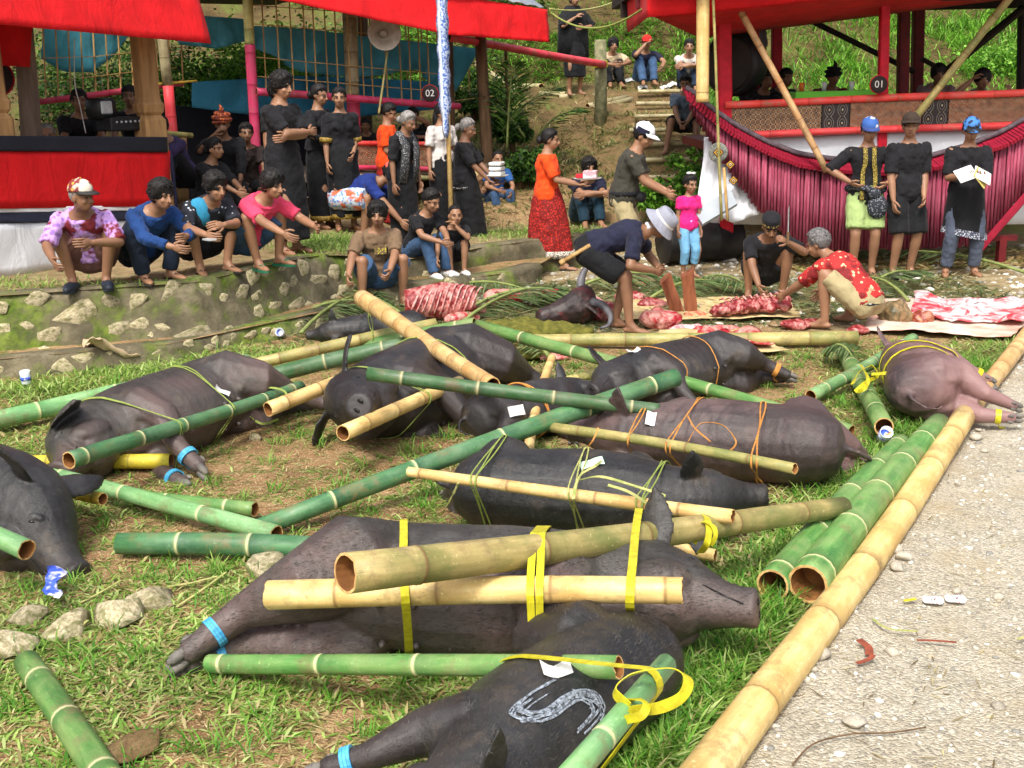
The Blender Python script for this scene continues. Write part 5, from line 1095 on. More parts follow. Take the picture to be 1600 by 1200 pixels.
while x < tx[-1]:
    z1 = float(np.interp(x, tx, tzv))+.03; z0 = float(np.interp(x, bx, bzv))+random.uniform(-.02, .02)
    if z1-z0 > .05: o = link('slat', slat_me, BOAT, (x, random.uniform(-.008, .008), z0), (random.uniform(-.02, .02), random.uniform(-.008, .008), i), scale=(1, 1, z1-z0))
    x += .0368; i += 1
mb = MB(); xs_ = np.linspace(tx[0]+.03, tx[-1], 60); mb.loft([[Vector((x, .03, float(np.interp(x, tx, tzv)))), Vector((x, .03, float(np.interp(x, bx, bzv))+.03))] for x in xs_], False, closed=False); o = mb.obj('backing', mat('dark_crimson_backing', S(70, 14, 28), S(52, 10, 22), 8, .8), BOAT); o.modifiers.new('s', 'SOLIDIFY').thickness = .01  # added dark sheet, its colour makes the gaps between slats read as shade
# rim of short cross pieces with a grey rope line
rim = MB(); cx = np.arange(tx[0]-.03, tx[-1], .034); RIMM = mat('crimson_rim', S(158, 26, 52), S(128, 20, 44), 8, .6, .2); mb = MB(); mb.box((0, 0, 0), (.0155, .17, .02)); rim_me = mb.mesh('rim_piece', [RIMM], False)
zr = lambda x: float(np.interp(x, tx, tzv))+.075
for k, x in enumerate(cx): sl_ = atan2(zr(x+.02)-zr(x-.02), .04); link('rim_piece', rim_me, BOAT, (x, .07, zr(x)+random.uniform(-.004, .004)), (.32, -sl_, 0))
mb = MB(); mb.tube([(x, .12, zr(x)+.075) for x in cx[::3]], .03, 6); mb.obj('rope_edge', mat('grey_rope', S(98, 86, 92), S(70, 60, 66), 20, .8), BOAT)
mb = MB(); a, b2 = prp(1530, 388, dB), prp(1640, 262, dB); mb.tube([Vector((a.x, -.03, a.z)), Vector((b2.x, -.03, b2.z))], .045, 6); mb.obj('keel_beam', RIMM, BOAT, False)
mb = MB(); mb.box((prp(1535, 372).x+.02, .05, .28), (.16, .04, .03)); mb.box((prp(1535, 372).x+.02, .05, .14), (.04, .05, .14)); mb.obj('foot_block', DREDW, BOAT, False)
# hanging ornaments and cloth at the tip
LW = thing('white_sheet', 'crumpled white sheet hanging below the tip of the slatted boat', 'sheet', PR.o+Vector((0, -.35, 0)))
cloth_panel('cloth', WHITEC, LW, [prp(1104, 216, -.35)+Vector((0, .35, 0)), prp(1200, 225, -.35)+Vector((0, .35, 0))], [prp(1082, 318, -.35)+Vector((0, .1, 0)), prp(1140, 345, -.35)+Vector((0, .1, 0)), prp(1215, 322, -.35)+Vector((0, .35, 0))], 26, 14, .12, 3, 61)
t = thing('woven_disc', 'round grey woven disc with an orange diamond on the white sheet', 'ornament', AT(1122, 238, 13.25)); R = rotm(pi/2, 'X'); mb = MB(); mb.lathe([(.105, 0), (.108, .008), (.1, .014), (.0, .016)][:3], 24, R=R); mb.obj('disc', mat('woven_grey', S(150, 150, 140), S(90, 92, 86), 40, .8, .4, 60), t)
def diamond(parent, x, z, s_, y0=-.02):
    for k, (f, c) in enumerate(((1, S(60, 34, 26)), (.8, S(216, 160, 56)), (.55, S(40, 26, 24)), (.35, S(230, 214, 170)), (.18, S(150, 40, 30)))):
        mb = MB(); h_ = s_*f; mb.add([(x-h_, y0-k*.002, z), (x, y0-k*.002, z-h_), (x+h_, y0-k*.002, z), (x, y0-k*.002, z+h_), (x-h_, y0+.004, z), (x, y0+.004, z-h_), (x+h_, y0+.004, z), (x, y0+.004, z+h_)], [(0, 1, 2, 3), (4, 7, 6, 5), (0, 4, 5, 1), (1, 5, 6, 2), (2, 6, 7, 3), (3, 7, 4, 0)]); mb.obj('diamond', mat('thread_%d' % k, c, None, 30, .8), parent, False)
diamond(t, 0, 0, .062)
for px, py, lab in ((1141, 257, 'small orange thread diamond just below the woven disc'), (1146, 282, 'small dark thread diamond lowest on the white sheet')):
    t = thing('thread_diamond', lab, 'ornament', AT(px, py, 13.22)); diamond(t, 0, 0, .055, 0)
mb = MB(); P4 = [AT(1085, 330, 12.9), AT(1140, 295, 13.1), AT(1152, 318, 13.0), AT(1098, 350, 12.8)]; c = P4[0]; mb.add([p-c for p in P4]+[p-c+Vector((0, .03, -.03)) for p in P4], [(0, 3, 2, 1), (4, 5, 6, 7), (0, 1, 5, 4), (1, 2, 6, 5), (2, 3, 7, 6), (3, 0, 4, 7)]); mb.obj('metal_sheet', mat('grey_metal_sheet', S(168, 176, 182), S(150, 158, 166), 3, .5, .05), None, False, c, label='plain grey metal sheet leaning below the white sheet', cat='sheet')
mb = MB(); a = AT(1137, 345, 12.75); mb.tube([Vector((0, 0, 0)), AT(1131, 262, 12.9)-a], .016, 8); mb.obj('wooden_stick', SLAT, None, True, a, label='plain wooden stick leaning on the grey metal sheet', cat='stick')
for i, (px, py, w_, lab) in enumerate(((1150, 345, 44, 'pale boulder beside the black barrel under the white sheet'), (1180, 352, 40, 'round tan boulder beside the end of the slatted boat near the barrel'), (1192, 380, 34, 'low boulder in front of the slatted boat end'), (1120, 352, 24, 'small boulder half behind the black barrel'))):
    p = G(px, py+12); p = Vector((p.x, min(p.y, 14.2), 0)); s_ = w_/2*p.y/FPX*1.05; link('boulder', ROCKS[i], None, (p.x, p.y, s_*.45), (0, 0, i), lab, 'boulder', 'boulders by the slatted boat', scale=s_)
# black barrel on its side
t = thing('barrel', 'black drum barrel lying on its side behind the little girl in pink', 'barrel', G(1040, 418)+Vector((0, .25, .26))); a = G(1155, 410)+Vector((0, .25, .26))-t.location; R = frame_from(a); Lb = a.length; BARM = mat('black_barrel', (.012, .012, .014), (.03, .028, .028), 6, .45, .1)
mb = MB(); mb.lathe([(.24, 0), (.255, .01), (.25, .03), (.25, Lb*.33), (.258, Lb*.34), (.25, Lb*.35), (.25, Lb*.66), (.258, Lb*.67), (.25, Lb*.68), (.25, Lb-.03), (.26, Lb), (.24, Lb), (.235, Lb-.06), (.1, Lb-.06)], 28, R=R); mb.obj('shell', BARM, t)
# ---- handrail with its post, on the slope
t = thing('handrail', 'long pink painted bamboo handrail rising to the lichen-covered post', 'rail', TG(938, 190)); o_ = t.location
mb = MB(); p = AT(938, 62, o_.y)-o_; mb.tube([Vector((0, 0, -.3)), p*.5+Vector((.01, 0, 0)), p], [.10, .095, .09], 10); mb.obj('post', mat('lichen_post', S(140, 134, 104), S(92, 96, 66), 12, .95, .4), t)
bpole(AT(700, 58, o_.y-3.2)-o_, AT(944, 101, o_.y-.1)-o_, .05, .055, 'r', None, t, 'rail', .6)
mb = MB(); q = AT(938, 100, o_.y)-o_; mb.lathe([(.115, -.05), (.12, -.02), (.115, .05)], 12, q); mb.obj('yellow_tie', YEL, t, False)
mb = MB(); q = AT(790, 78, o_.y-2.0)-o_; q2 = AT(792, 140, o_.y-2.0)-o_; mb.tube([q2-Vector((0, 0, .4)), q], .02, 6); mb.obj('stake', LOG, t)
# logs of the stairway and fallen bamboo on the slope
def slope_log(x0, y0, x1, y1, w_, label, kind='x', lift=.3):
    a, b2 = TG(x0, y0), TG(x1, y1); 
    if abs(a.y-b2.y) > 2.5: b2 = AT(x1, y1, a.y+.4)
    r_ = w_/2*a.y*1.02/FPX; return bpole(a+Vector((0, -r_*.2, r_*lift)), b2+Vector((0, -r_*.2, r_*lift)), r_, r_*.95, kind, label, name='bamboo_log', node=.6, group='bamboo logs on the slope', cat='bamboo log', seg=10)
ords = ['lowest', 'second', 'third', 'fourth', 'fifth', 'sixth', 'seventh', 'topmost']
for i, sy in enumerate(STEPY):
    x0, x1 = [(1.45, 2.3), (1.8, 2.95), (1.75, 2.8), (1.85, 3.1), (1.85, 2.95), (2.0, 2.9), (2.1, 3.05), (2.2, 3.05)][i]
    z = .5+.183*(i+1); bpole((x0, sy-.06, z-.02), (x1, sy-.02, z-.03), .034, .032, 'x', '%s bamboo log edging the earth stairway' % ords[i], name='step_log', node=.6, group='logs edging the earth stairway', cat='bamboo log', seg=10)
for i, (x0, y0, x1, y1, w_) in enumerate(((795, 140, 962, 188, 10), (801, 136, 846, 137, 9), (843, 148, 884, 148, 8), (872, 153, 928, 151, 8), (918, 168, 978, 153, 9), (926, 172, 987, 156, 9), (742, 100, 800, 138, 8))):
    slope_log(x0, y0, x1, y1, w_, ['long fallen bamboo log running down towards the lichen post', 'short bamboo log above the long fallen one', 'short bamboo log below the woman wrapped in black', 'bamboo log at the feet of the woman wrapped in black', 'upper bamboo log of a pair behind the lichen post', 'lower bamboo log of a pair behind the lichen post', 'bamboo log lying behind the lattice pavilion'][i])
for i, (x0, y0, x1, y1, w_, lab) in enumerate(((748, 326, 842, 306, 14, 'split bamboo log lying on the terrace behind the trays'), (760, 340, 838, 330, 8, 'thin bamboo strip on the terrace beside the split log'), (735, 288, 802, 282, 9, 'bamboo bench log where the two children sit'))):
    z = .41 if i < 2 else .68; a, b2 = G(x0, y0, z), G(x1, y1, z); r_ = w_/2*a.y/FPX; bpole(a, b2, r_, r_, 'x', lab, name='bamboo_log', cat='bamboo log', seg=10)
# small props for the yard
mb = MB(); a = G(884, 405); F4 = [G(884, 400), G(930, 404), AT(930, 374, G(930, 404).y), AT(886, 378, G(884, 400).y)]; mb.tube([F4[0]-a, F4[3]-a, F4[2]-a, F4[1]-a], .012, 6); mb.tube([F4[3]-a, F4[3]-a+Vector((.12, .3, .02)), F4[2]-a+Vector((.1, .3, .02)), F4[2]-a], .012, 6); mb.tube([F4[3]-a+Vector((.12, .3, .02)), F4[0]-a+Vector((.12, .3, 0))], .012, 6); mb.obj('metal_stool', BLKM, None, True, a, label='thin black metal stool rods behind the bending man', cat='stool')

for i, (a, b2, sag, lab) in enumerate(((AT(859, 14, 16.0), AT(960, 3, 18.5), .06, 'yellow cord strung between the red roofs'), (AT(861, 20, 16.0), AT(1012, 7, 13.6), .22, 'grey-green cord sagging between the red roofs'))):
    mb = MB(); mb.tube([(b2-a)*t-Vector((0, 0, sag*4*t*(1-t))) for t in np.linspace(0, 1, 14)], .012, 5); mb.obj('cord', (DTW, GTW)[i], None, True, a, label=lab, cat='cord')
mb = MB(); a = PL.w(PL.hit(134, 208, .5)); mb.tube(curve_pts([Vector((0, 0, 0)), PL.w(PL.hit(125, 165, .5))-a, PL.w(PL.hit(117, 130, .5))-a, PL.w(PL.hit(116, 60, .5))-a]), .005, 5); mb.obj('cable', PAPER, None, True, a, label='thin pale cable hanging over the draped counter', cat='cable')
# ================================================================ PLANTS
DEEP = [S(40, 70, 26), S(56, 92, 34), S(74, 112, 42), S(34, 56, 24), S(96, 134, 56)]
BRIGHT = [S(104, 158, 48), S(132, 186, 64), S(88, 140, 44), S(156, 200, 88), S(118, 170, 60), S(70, 118, 36)]
def bush(label, c, rad, n, cols, leaf=.10, seed=0, group='shrubs on the slope', long=1.0, stem=True):
    root = thing('bush', label, 'bush', (c[0], c[1], c[2]), group=group); r = np.random.default_rng(seed)
    nc = 22; cc = r.normal(0, .42, (nc, 3)); cc[:, 2] = np.abs(cc[:, 2])*1.0+.15; k = r.integers(0, nc, n); p = cc[k]+r.normal(0, .17, (n, 3)); p[:, 2] = np.maximum(p[:, 2], .02); p *= np.array(rad)
    d = r.normal(0, 1, (n, 3)); d[:, 2] = d[:, 2]*.5+.15; d /= np.linalg.norm(d, axis=1)[:, None]; w = np.cross(d, r.normal(0, 1, (n, 3))); w /= np.linalg.norm(w, axis=1)[:, None]
    L = leaf*r.uniform(.5, 1.3, (n, 1))*long; W = leaf*.28*r.uniform(.7, 1.2, (n, 1))
    V = np.stack([p, p+d*L*.5+w*W, p+d*L-np.array([0, 0, .25])*L, p+d*L*.5-w*W], 1).reshape(-1, 3)
    cl = pal(n, cols, r, .25)*(.7+.6*r.random(nc)[k])[:, None]; C = np.repeat(np.concatenate([cl, np.ones((n, 1))], 1), 4, axis=0)
    link('foliage', quickmesh('foliage', V, np.arange(n*4).reshape(-1, 4), 4, [LEAF], C), root)
    if stem:
        mb = MB()
        for i in range(6): a = i*1.1; q = Vector(cc[i])*.7; mb.tube([(0, 0, -.2), (q.x*rad[0]*.5, q.y*rad[1]*.5, q.z*rad[2]*.5), (q.x*rad[0], q.y*rad[1], q.z*rad[2])], [.03, .02, .006], 5)
        mb.obj('stem', LOG, root)
    return root
def tb(px, py, Y, rad, n, cols, label, seed, leaf=.12, **kw):
    p = AT(px, py, Y); z = float(terr(p.x, p.y)); bush(label, (p.x, p.y, min(p.z, max(z-.1, p.z-rad[2]*.9)) if False else max(z-.1, p.z-rad[2]*.6)), rad, n, cols, leaf, seed, **kw)
for i, (px, py, Y, rx, rz, n, cs, lab) in enumerate([
    (345, 120, 18.5, 1.1, 1.3, 3600, BRIGHT, 'light green leafy bush behind the gap between the two red roofs'), (300, 165, 18.0, .9, .9, 2200, DEEP, 'dark bush beside the red corner post of the draped pavilion'), (440, 95, 19.0, 1.0, .9, 2600, BRIGHT, 'bright green bush seen through the lattice beside its pink post'),
    (520, 130, 19.5, 1.1, .9, 2400, DEEP, 'dark bush seen through the middle of the lattice'), (610, 100, 20.0, 1.1, 1.0, 2600, BRIGHT, 'light bush behind the horn loudspeaker'), (680, 110, 20.5, .9, .8, 1800, DEEP, 'dark bush behind sign 02'), (200, 150, 19, 1.6, 1.4, 2500, DEEP, 'dark bush behind the draped pavilion counter'), (90, 120, 19, 1.6, 1.6, 2200, DEEP, 'dark bush behind the far end of the draped pavilion'),
    (745, 150, 19.0, .5, .4, 1400, DEEP, 'low bush behind the rough log post of the lattice pavilion'), (812, 262, 16.0, .3, .25, 1500, DEEP, 'dark weedy bush above the seated children'), (840, 245, 16.4, .26, .2, 1100, DEEP, 'weedy bush between the children and the woman in orange'), (800, 200, 17.0, .32, .3, 1300, DEEP, 'ferny bush under the long fallen bamboo log'),
    (1066, 300, 14.9, .42, .30, 2600, BRIGHT[:3]+DEEP[1:3], 'bright leafy weed bush at the foot of the earth stairway'), (1094, 275, 15.1, .32, .3, 1500, BRIGHT[:3]+DEEP[1:3], 'leafy weed bush beside the white sheet'), (1030, 310, 14.9, .3, .22, 900, BRIGHT, 'small weed clump behind the man in the white cap'),
    (1500, 20, 25, 1.4, .9, 3000, BRIGHT, 'tall grass bush high on the slope behind the tan bamboo prop'), (1300, 40, 24, 1.2, .7, 2200, BRIGHT, 'leafy bush on the slope behind the green table'), (1560, 90, 21.5, .9, .5, 1600, BRIGHT, 'leafy bush behind the person resting a hand on the head'), (870, 20, 25, .9, .7, 1800, BRIGHT, 'bush on the bank above the woman wrapped in black'), (800, 60, 24, 1.0, .6, 1600, DEEP, 'dark bush on the bank behind the red valance end')]):
    tb(px, py, Y, (rx, rx*.7, rz), int(n*1.5), cs, lab, 100+i, .085)
r = np.random.default_rng(77)
# long grass on the slopes
n = 70000; xx = r.uniform(3.2, 13, n); yy = 17.2+r.random(n)*12; ok = (r.random(n) < .25+.75*sstep(.38, .56, fbm(xx*.8, yy*.8, 61))); xx, yy = xx[ok], yy[ok]; P = np.stack([xx, yy, terr(xx, yy)], -1)
blade_field('slope_grass', P, .30, .022, .2, pal(len(P), BRIGHT, r, .25)*(.55+.8*fbm(xx*.7, yy*.7, 5))[:, None], [LEAF], 'long bright grass on the slope behind the red pavilion', 'grass', 21, vert=.75)
n = 42000; xx = r.uniform(-4, 4.5, n); yy = 22.2+r.random(n)*5; ok = r.random(n) < .15+.85*sstep(.42, .58, fbm(xx*.9+5, yy*1.2, 67)); xx, yy = xx[ok], yy[ok]; P = np.stack([xx, yy, terr(xx, yy)], -1)
blade_field('bank_grass', P, .26, .02, .2, pal(len(P), BRIGHT, r, .25)*(.55+.8*fbm(xx*.9, yy*.9, 6))[:, None], [LEAF], 'grass hanging over the earth bank above the stairway', 'grass', 22, vert=.65, curl=1.1)
n = 40000; xx = r.uniform(-3, 3.6, n); yy = 15.0+r.random(n)*7.5; ok = (r.random(n) < .12+.6*sstep(.45, .62, fbm(xx*1.1+9, yy*1.1, 71))); xx, yy = xx[ok], yy[ok]; P = np.stack([xx, yy, terr(xx, yy)], -1)
cl = pal(len(P), DEEP+[S(120, 130, 60)], r, .25); dr = r.random(len(P)) < .45; cl[dr] = pal(dr.sum(), DRYC, r)
blade_field('slope_weeds', P, .16, .014, .25, cl, [LEAF], 'low weeds and dry straw on the earth slope', 'weeds', 23, vert=.45)
n = 6000; xx = r.uniform(-2.2, 1.2, n); yy = 14.9+r.random(n)*2.6; ok = r.random(n) < .5; xx, yy = xx[ok], yy[ok]; P = np.stack([xx, yy, np.maximum(terr(xx, yy), np.where(xx < -1.5, TZ, .36))], -1); cl = pal(len(P), DEEP, r, .25); dr = r.random(len(P)) < .5; cl[dr] = pal(dr.sum(), DRYC, r)
blade_field('terrace_weeds', P, .12, .012, .25, cl, [LEAF], 'trampled weeds at the back of the terrace', 'weeds', 24, vert=.3)
# soil litter under the boat: fallen leaves
n = 2600; xx = r.uniform(3.2, 7.2, n); yy = r.uniform(12.9, 14.6, n); P = np.stack([xx, yy, terr(xx, yy)+.02], -1)
blade_field('leaf_litter', P, .11, .05, .1, pal(n, [S(196, 172, 116), S(150, 124, 78), S(120, 96, 60), S(206, 190, 140), S(128, 140, 70)], r), [LEAF], 'fallen dry leaves around the slatted boat', 'litter', 25, vert=.12, curl=.1)
FGREEN = [S(86, 112, 62), S(110, 132, 80), S(70, 92, 52), S(128, 146, 98)]
def frond(label, a, b2, width, n, cols, seed, arch=.12, z=.03, group='palm fronds on the ground', droop=.3):
    a = Vector(a); b2 = Vector(b2); d = b2-a; root = thing('palm_frond', label, 'palm frond', a, group=group); r = np.random.default_rng(seed)
    rp = lambda t: d*t+Vector((0, 0, arch*4*t*(1-t)))
    mb = MB(); mb.tube([rp(i/8) for i in range(9)], [.02-.0018*i for i in range(9)], 5); mb.obj('rachis', mat('frond_rib', S(138, 150, 84), S(110, 120, 70), 20, .6), root)
    dn = d.normalized(); sd = dn.cross(Vector((0, 0, 1))).normalized(); V = []; C = []
    for i in range(n):
        t = .08+.92*i/n; side = 1 if i % 2 else -1; L = width*(.5+1.2*sin(pi*min(1, t*.9+.08)))*.6*r.uniform(.8, 1.15); p = rp(t)
        q = (sd*side*r.uniform(.6, 1)+dn*r.uniform(.5, 1.0)+Vector((0, 0, r.uniform(-.1, .25)))).normalized(); e = p+q*L-Vector((0, 0, droop*L)); 
        e.z = max(e.z, -a.z+.012+r.uniform(0, .03)) if droop >= 0 else e.z
        w = dn*.013; m_ = p.lerp(e, .5)+Vector((0, 0, .03)); V += [p, m_+w, e, m_-w]; C += [list(cols[r.integers(len(cols))])+[1]]*4
    link('leaflets', quickmesh('leaflets', np.array([tuple(v) for v in V]), np.arange(len(V)).reshape(-1, 4), 4, [LEAF], np.array(C)), root); return root
for i, (x0, y0, x1, y1, w_, lab) in enumerate([(470, 520, 590, 462, .5, 'palm frond sticking out behind the pig at the foot of the wall'), (455, 500, 600, 480, .45, 'palm frond lying flat against the stone ledge'), (640, 500, 500, 455, .4, 'palm frond beside the man in the brown t-shirt'), (720, 505, 870, 452, .45, 'grey-green palm frond beside the rib carcass'), (740, 478, 900, 462, .5, 'palm frond spread behind the buffalo head'), (700, 450, 860, 470, .4, 'palm frond in front of the stone step'),
    (905, 448, 1060, 440, .45, 'palm frond behind the bending man'), (1010, 470, 1140, 446, .4, 'palm frond around the split log'), (1090, 440, 1180, 458, .35, 'palm frond behind the chopping man'), (1420, 470, 1330, 440, .5, 'palm frond behind the man in the patterned shirt'), (1350, 455, 1440, 432, .4, 'palm frond at the feet of the capped men'), (1600, 425, 1340, 398, .3, 'long green frond lying in front of the slatted boat'), (860, 560, 790, 545, .2, 'scrap of palm frond in the dung heap'), (1290, 555, 1340, 575, .2, 'palm scrap beside the crossed green poles')]):
    frond(lab, G(x0, y0, .04), G(x1, y1, .05), w_, 90, FGREEN, 300+i)
for i, (px, py, Y, dx, dz, lab) in enumerate([(785, 205, 16.8, .8, .5, 'green palm frond arching beside the log post'), (820, 215, 16.6, -.7, .55, 'green palm frond arching over the seated children'), (792, 235, 16.4, .1, 1.1, 'upright spiky palm frond beside the log post'), (840, 215, 17, .6, .3, 'drooping palm frond below the long fallen log')]):
    p = AT(px, py, Y); frond(lab, p, p+Vector((dx, -.2, dz)), .5, 70, DEEP, 330+i, .15, group='palm fronds on the slope', droop=.25)
# ================================================================ PEOPLE
def skin_mat(name, c):
    m, nt, b = new_mat(name); v = coords(nt); cc = ramp(nt, noise(nt, v, 7, 5), [(.3, c), (.7, tuple(x*.72 for x in c))]); nt.links.new(cc, b.inputs['Base Color']); b.inputs['Roughness'].default_value = .48
    b.inputs['Subsurface Weight'].default_value = .06; b.inputs['Subsurface Scale'].default_value = .02; b.inputs['Specular IOR Level'].default_value = .4; bump(nt, b, noise(nt, v, 60, 4), .12, .004); return m
SK = [skin_mat('skin_brown', (.34, .175, .10)), skin_mat('skin_dark', (.27, .135, .076)), skin_mat('skin_light', (.36, .19, .112))]
HAIRM = mat('black_hair', (.006, .0055, .006), (.014, .012, .0115), 40, .62, .5, 90, .006, stretch=(1, 1, .3), spec=.3); GREYH = mat('grey_hair', S(150, 146, 142), S(96, 92, 90), 40, .6, .5, 90, .006, stretch=(1, 1, .3))
LIP = mat('lip', (.17, .06, .045), (.14, .05, .04), 20, .45, 0); EYE = mat('eye_dark', (.01, .008, .007), (.015, .01, .01), 10, .2, 0)
def cl(name, c, var=.7, sc=5): return MATS.setdefault(name, cloth_mat(name, c, var, .6, .8, 0, sc))
def batik(name, c1, c2, c3=None, sc=30, feat='F1', lo=.3, hi=.42):
    if name in MATS: return MATS[name]
    m, nt, b = new_mat(name); v = coords(nt); d = voro(nt, v, sc, feat); st = [(lo, c1), (hi, c2)]
    c = ramp(nt, d, st)
    if c3: c = mix(nt, ramp(nt, noise(nt, v, sc*.3, 3), [(.5, (0, 0, 0)), (.56, (1, 1, 1))]), c, c3)
    nt.links.new(c, b.inputs['Base Color']); b.inputs['Roughness'].default_value = .8; bump(nt, b, noise(nt, v, 6, 5, .6, .8), .25, .05); MATS[name] = m; return m
def ik(a, t, l1, l2, pole):
    a, t = Vector(a), Vector(t); d = t-a; L = d.length; mx = (l1+l2)*.995
    if L > mx: t = a+d*(mx/L); d = t-a; L = mx
    dn = d.normalized(); x = (l1*l1-l2*l2+L*L)/(2*L); hh = sqrt(max(l1*l1-x*x, 0)); p = Vector(pole); p = p-dn*p.dot(dn); p = p.normalized() if p.length > 1e-5 else dn.orthogonal().normalized()
    return a+dn*x+p*hh, t
STAND = dict(pz=.90, fl=(-.10, 0, .08), fr=(.10, 0.02, .08), hl=(-.25, .06, .78), hr=(.25, .06, .78), lean=2)
SQUAT = dict(pz=.24, py=-.20, fl=(-.13, .06, .08), fr=(.13, .06, .08), hl=(-.16, .40, .40), hr=(.16, .42, .38), lean=32, lean2=14, kl=(-.35, 1, .6), kr=(.35, 1, .6), el=(-1, -.2, -.6), er=(1, -.2, -.6))
SIT = dict(pz=.42, py=-.25, fl=(-.12, .2, .08), fr=(.12, .22, .08), hl=(-.12, .22, .55), hr=(.12, .24, .55), lean=12, lean2=8, kl=(-.2, 1, 1), kr=(.2, 1, 1), el=(-1, -.5, -.5), er=(1, -.5, -.5))
HUG = dict(pz=.16, py=-.30, fl=(-.10, .16, .08), fr=(.10, .16, .08), hl=(.10, .20, .42), hr=(-.10, .22, .44), lean=22, lean2=14, kl=(-.1, .4, 1), kr=(.1, .4, 1), el=(-1, .3, -.3), er=(1, .3, -.3))
PEOPLE = []
def human(label, loc, f=0, h=1.62, base=STAND, skin=0, female=False, hair='short', hat=None, top=None, tsl=.7, bot=None, btype='trousers', blen=1.0, shoes=None, vox=.0125, hairm=None, head=(0, 0, 0), grip=.5, hs=1.0, group=None, fatb=1.0, hem=-.10, sarong_hem=.10, cat='person', tcov=None, **pose):
    q = dict(base); q.update(pose); k = h/1.65; root = thing('person', label, cat, loc, radians(f+180), group); root.scale = (k, k, k)
    if base in (SQUAT, HUG, SIT) and hem == -.10: hem = .03
    V = Vector; lat = V((1, 0, 0)); lean, lean2, side = radians(q.get('lean', 0)), radians(q.get('lean2', 0)), radians(q.get('side', 0)); tw = radians(q.get('twist', 0))
    dirv = lambda a: V((sin(side)*cos(a), sin(a), cos(a))).normalized()
    P = V((q.get('px', 0), q.get('py', 0), q['pz'])); d1, d2 = dirv(lean), dirv(lean+lean2); dm = dirv(lean+lean2*.5)
    C = P+d1*.27; Nk = C+d2*.23
    def spine(t): return P+d1*t if t < .2 else (P+d1*.2+dm*(t-.2) if t < .34 else P+d1*.2+dm*.14+d2*(t-.34))
    def sdir(t): return d1 if t < .2 else (dm if t < .34 else d2)
    Nk = spine(.52); lat2 = rotm(tw, 'Z') @ lat
    sw = .155 if female else .175; hipw = .175 if female else .16
    prof = [(-.10, hipw*.72, .095), (-.04, hipw*.97, .118), (.03, hipw, .122), (.10, hipw*.93, .11*fatb), (.19, .128*fatb, .10*fatb), (.28, .142*fatb, .11*fatb), (.36, sw*.93, .118), (.43, sw*.98, .105), (.475, sw*.72, .085), (.51, .07, .065), (.55, .056, .058)]
    def rings(pr, off=0.0, n=16):
        out = []
        for t, w, dd in pr:
            L = lat.lerp(lat2, min(1, max(0, t/.4))).normalized(); dr = sdir(t); fw = dr.cross(L)*-1; fw = (V((0, 1, 0))-dr*dr.y).normalized(); fw = rotm(tw*min(1, max(0, t/.4)), 'Z') @ fw; c = spine(t)
            out.append([c+L*(w+off)*cos(2*pi*j/n)+fw*(dd+off)*sin(2*pi*j/n)*(1.05 if sin(2*pi*j/n) < 0 else 1) for j in range(n)])
        return out
    b = MB(); ex = MB(); b.loft(rings(prof))
    if female: 
        for s_ in (-1, 1): b.ell(spine(.33)+lat2*s_*.07+rotm(tw, 'Z')@V((0, .075, 0)), (.06, .055, .06))
    # legs
    hips = {-1: P+lat*-.088+d1*-.03, 1: P+lat*.088+d1*-.03}; legs = {}
    for s_, fk, kk in ((-1, 'fl', 'kl'), (1, 'fr', 'kr')):
        a = hips[s_]; t = V(q[fk]); kn, t = ik(a, t, .42, .40, q.get(kk, (s_*.1, 1, 0))); legs[s_] = (a, kn, t)
        b.tube([a, a.lerp(kn, .5), kn], [.088, .078, .057], 12, round_=True); b.tube([kn, kn.lerp(t, .3), kn.lerp(t, .7), t], [.055, .056, .043, .037], 12, round_=True)
        ta = radians(q.get('toe', 12))*s_; td = V((sin(ta), cos(ta), 0)); 
        if 'toedir' in q: td = V(q['toedir']).normalized()
        R = rotm(-ta, 'Z'); up = td.cross(V((1, 0, 0))); b.tube([t+td*-.03+V((0, 0, -.05)), t+td*.05+V((0, 0, -.052)), t+td*.13+V((0, 0, -.06)), t+td*.165+V((0, 0, -.064))], [.034, .038, .038, .026], 10, round_=True, flat=.72); b.tube([t, t+td*.05+V((0, 0, -.04))], [.04, .038], 8, round_=True)
    # arms
    arms = {}
    for s_, hk, ek in ((-1, 'hl', 'el'), (1, 'hr', 'er')):
        a = spine(.435)+lat2*s_*(sw+.005); e, w = ik(a, q[hk], .275, .25, q.get(ek, (s_*.5, -1, -.2))); arms[s_] = (a, e, w); slim = .88 if female else 1
        b.ell(a, (.062*slim, .062*slim, .06*slim)); b.tube([a, a.lerp(e, .5), e], [.053*slim, .05*slim, .042*slim], 10, round_=True); b.tube([e, e.lerp(w, .35), w], [.043*slim, .042*slim, .028*slim], 10, round_=True)
        hd = V(q['hd'+hk[1]]).normalized() if 'hd'+hk[1] in q else (w-e).normalized()
        pn = V((-s_, 0, 0)); pn = V(q['pn'+hk[1]]) if 'pn'+hk[1] in q else pn; pn = (pn-hd*pn.dot(hd)); pn = pn.normalized() if pn.length > .01 else hd.orthogonal().normalized(); wd = hd.cross(pn).normalized()   # pn = palm normal
        Rm = Matrix((wd, pn, hd)).transposed(); pc = w+hd*.052; b.ell(pc, (.041, .018, .052), Rm); g = q.get('grip'+hk[1], grip)
        for i in range(4):
            o = (i-1.5)*.0195; L = (.062, .074, .078, .068)[::(1 if s_ > 0 else -1)][i] if True else .07; p0 = w+hd*.088+wd*o; a1 = g*1.1; a2 = g*2.1
            p1 = p0+(hd*cos(a1*.6)+pn*sin(a1*.6))*L*.55; p2 = p1+(hd*cos(a2)+pn*sin(a2))*L*.5; ex.tube([p0-hd*.02, p0, p1, p2], [.0105, .0105, .0095, .0075], 6, round_=True)
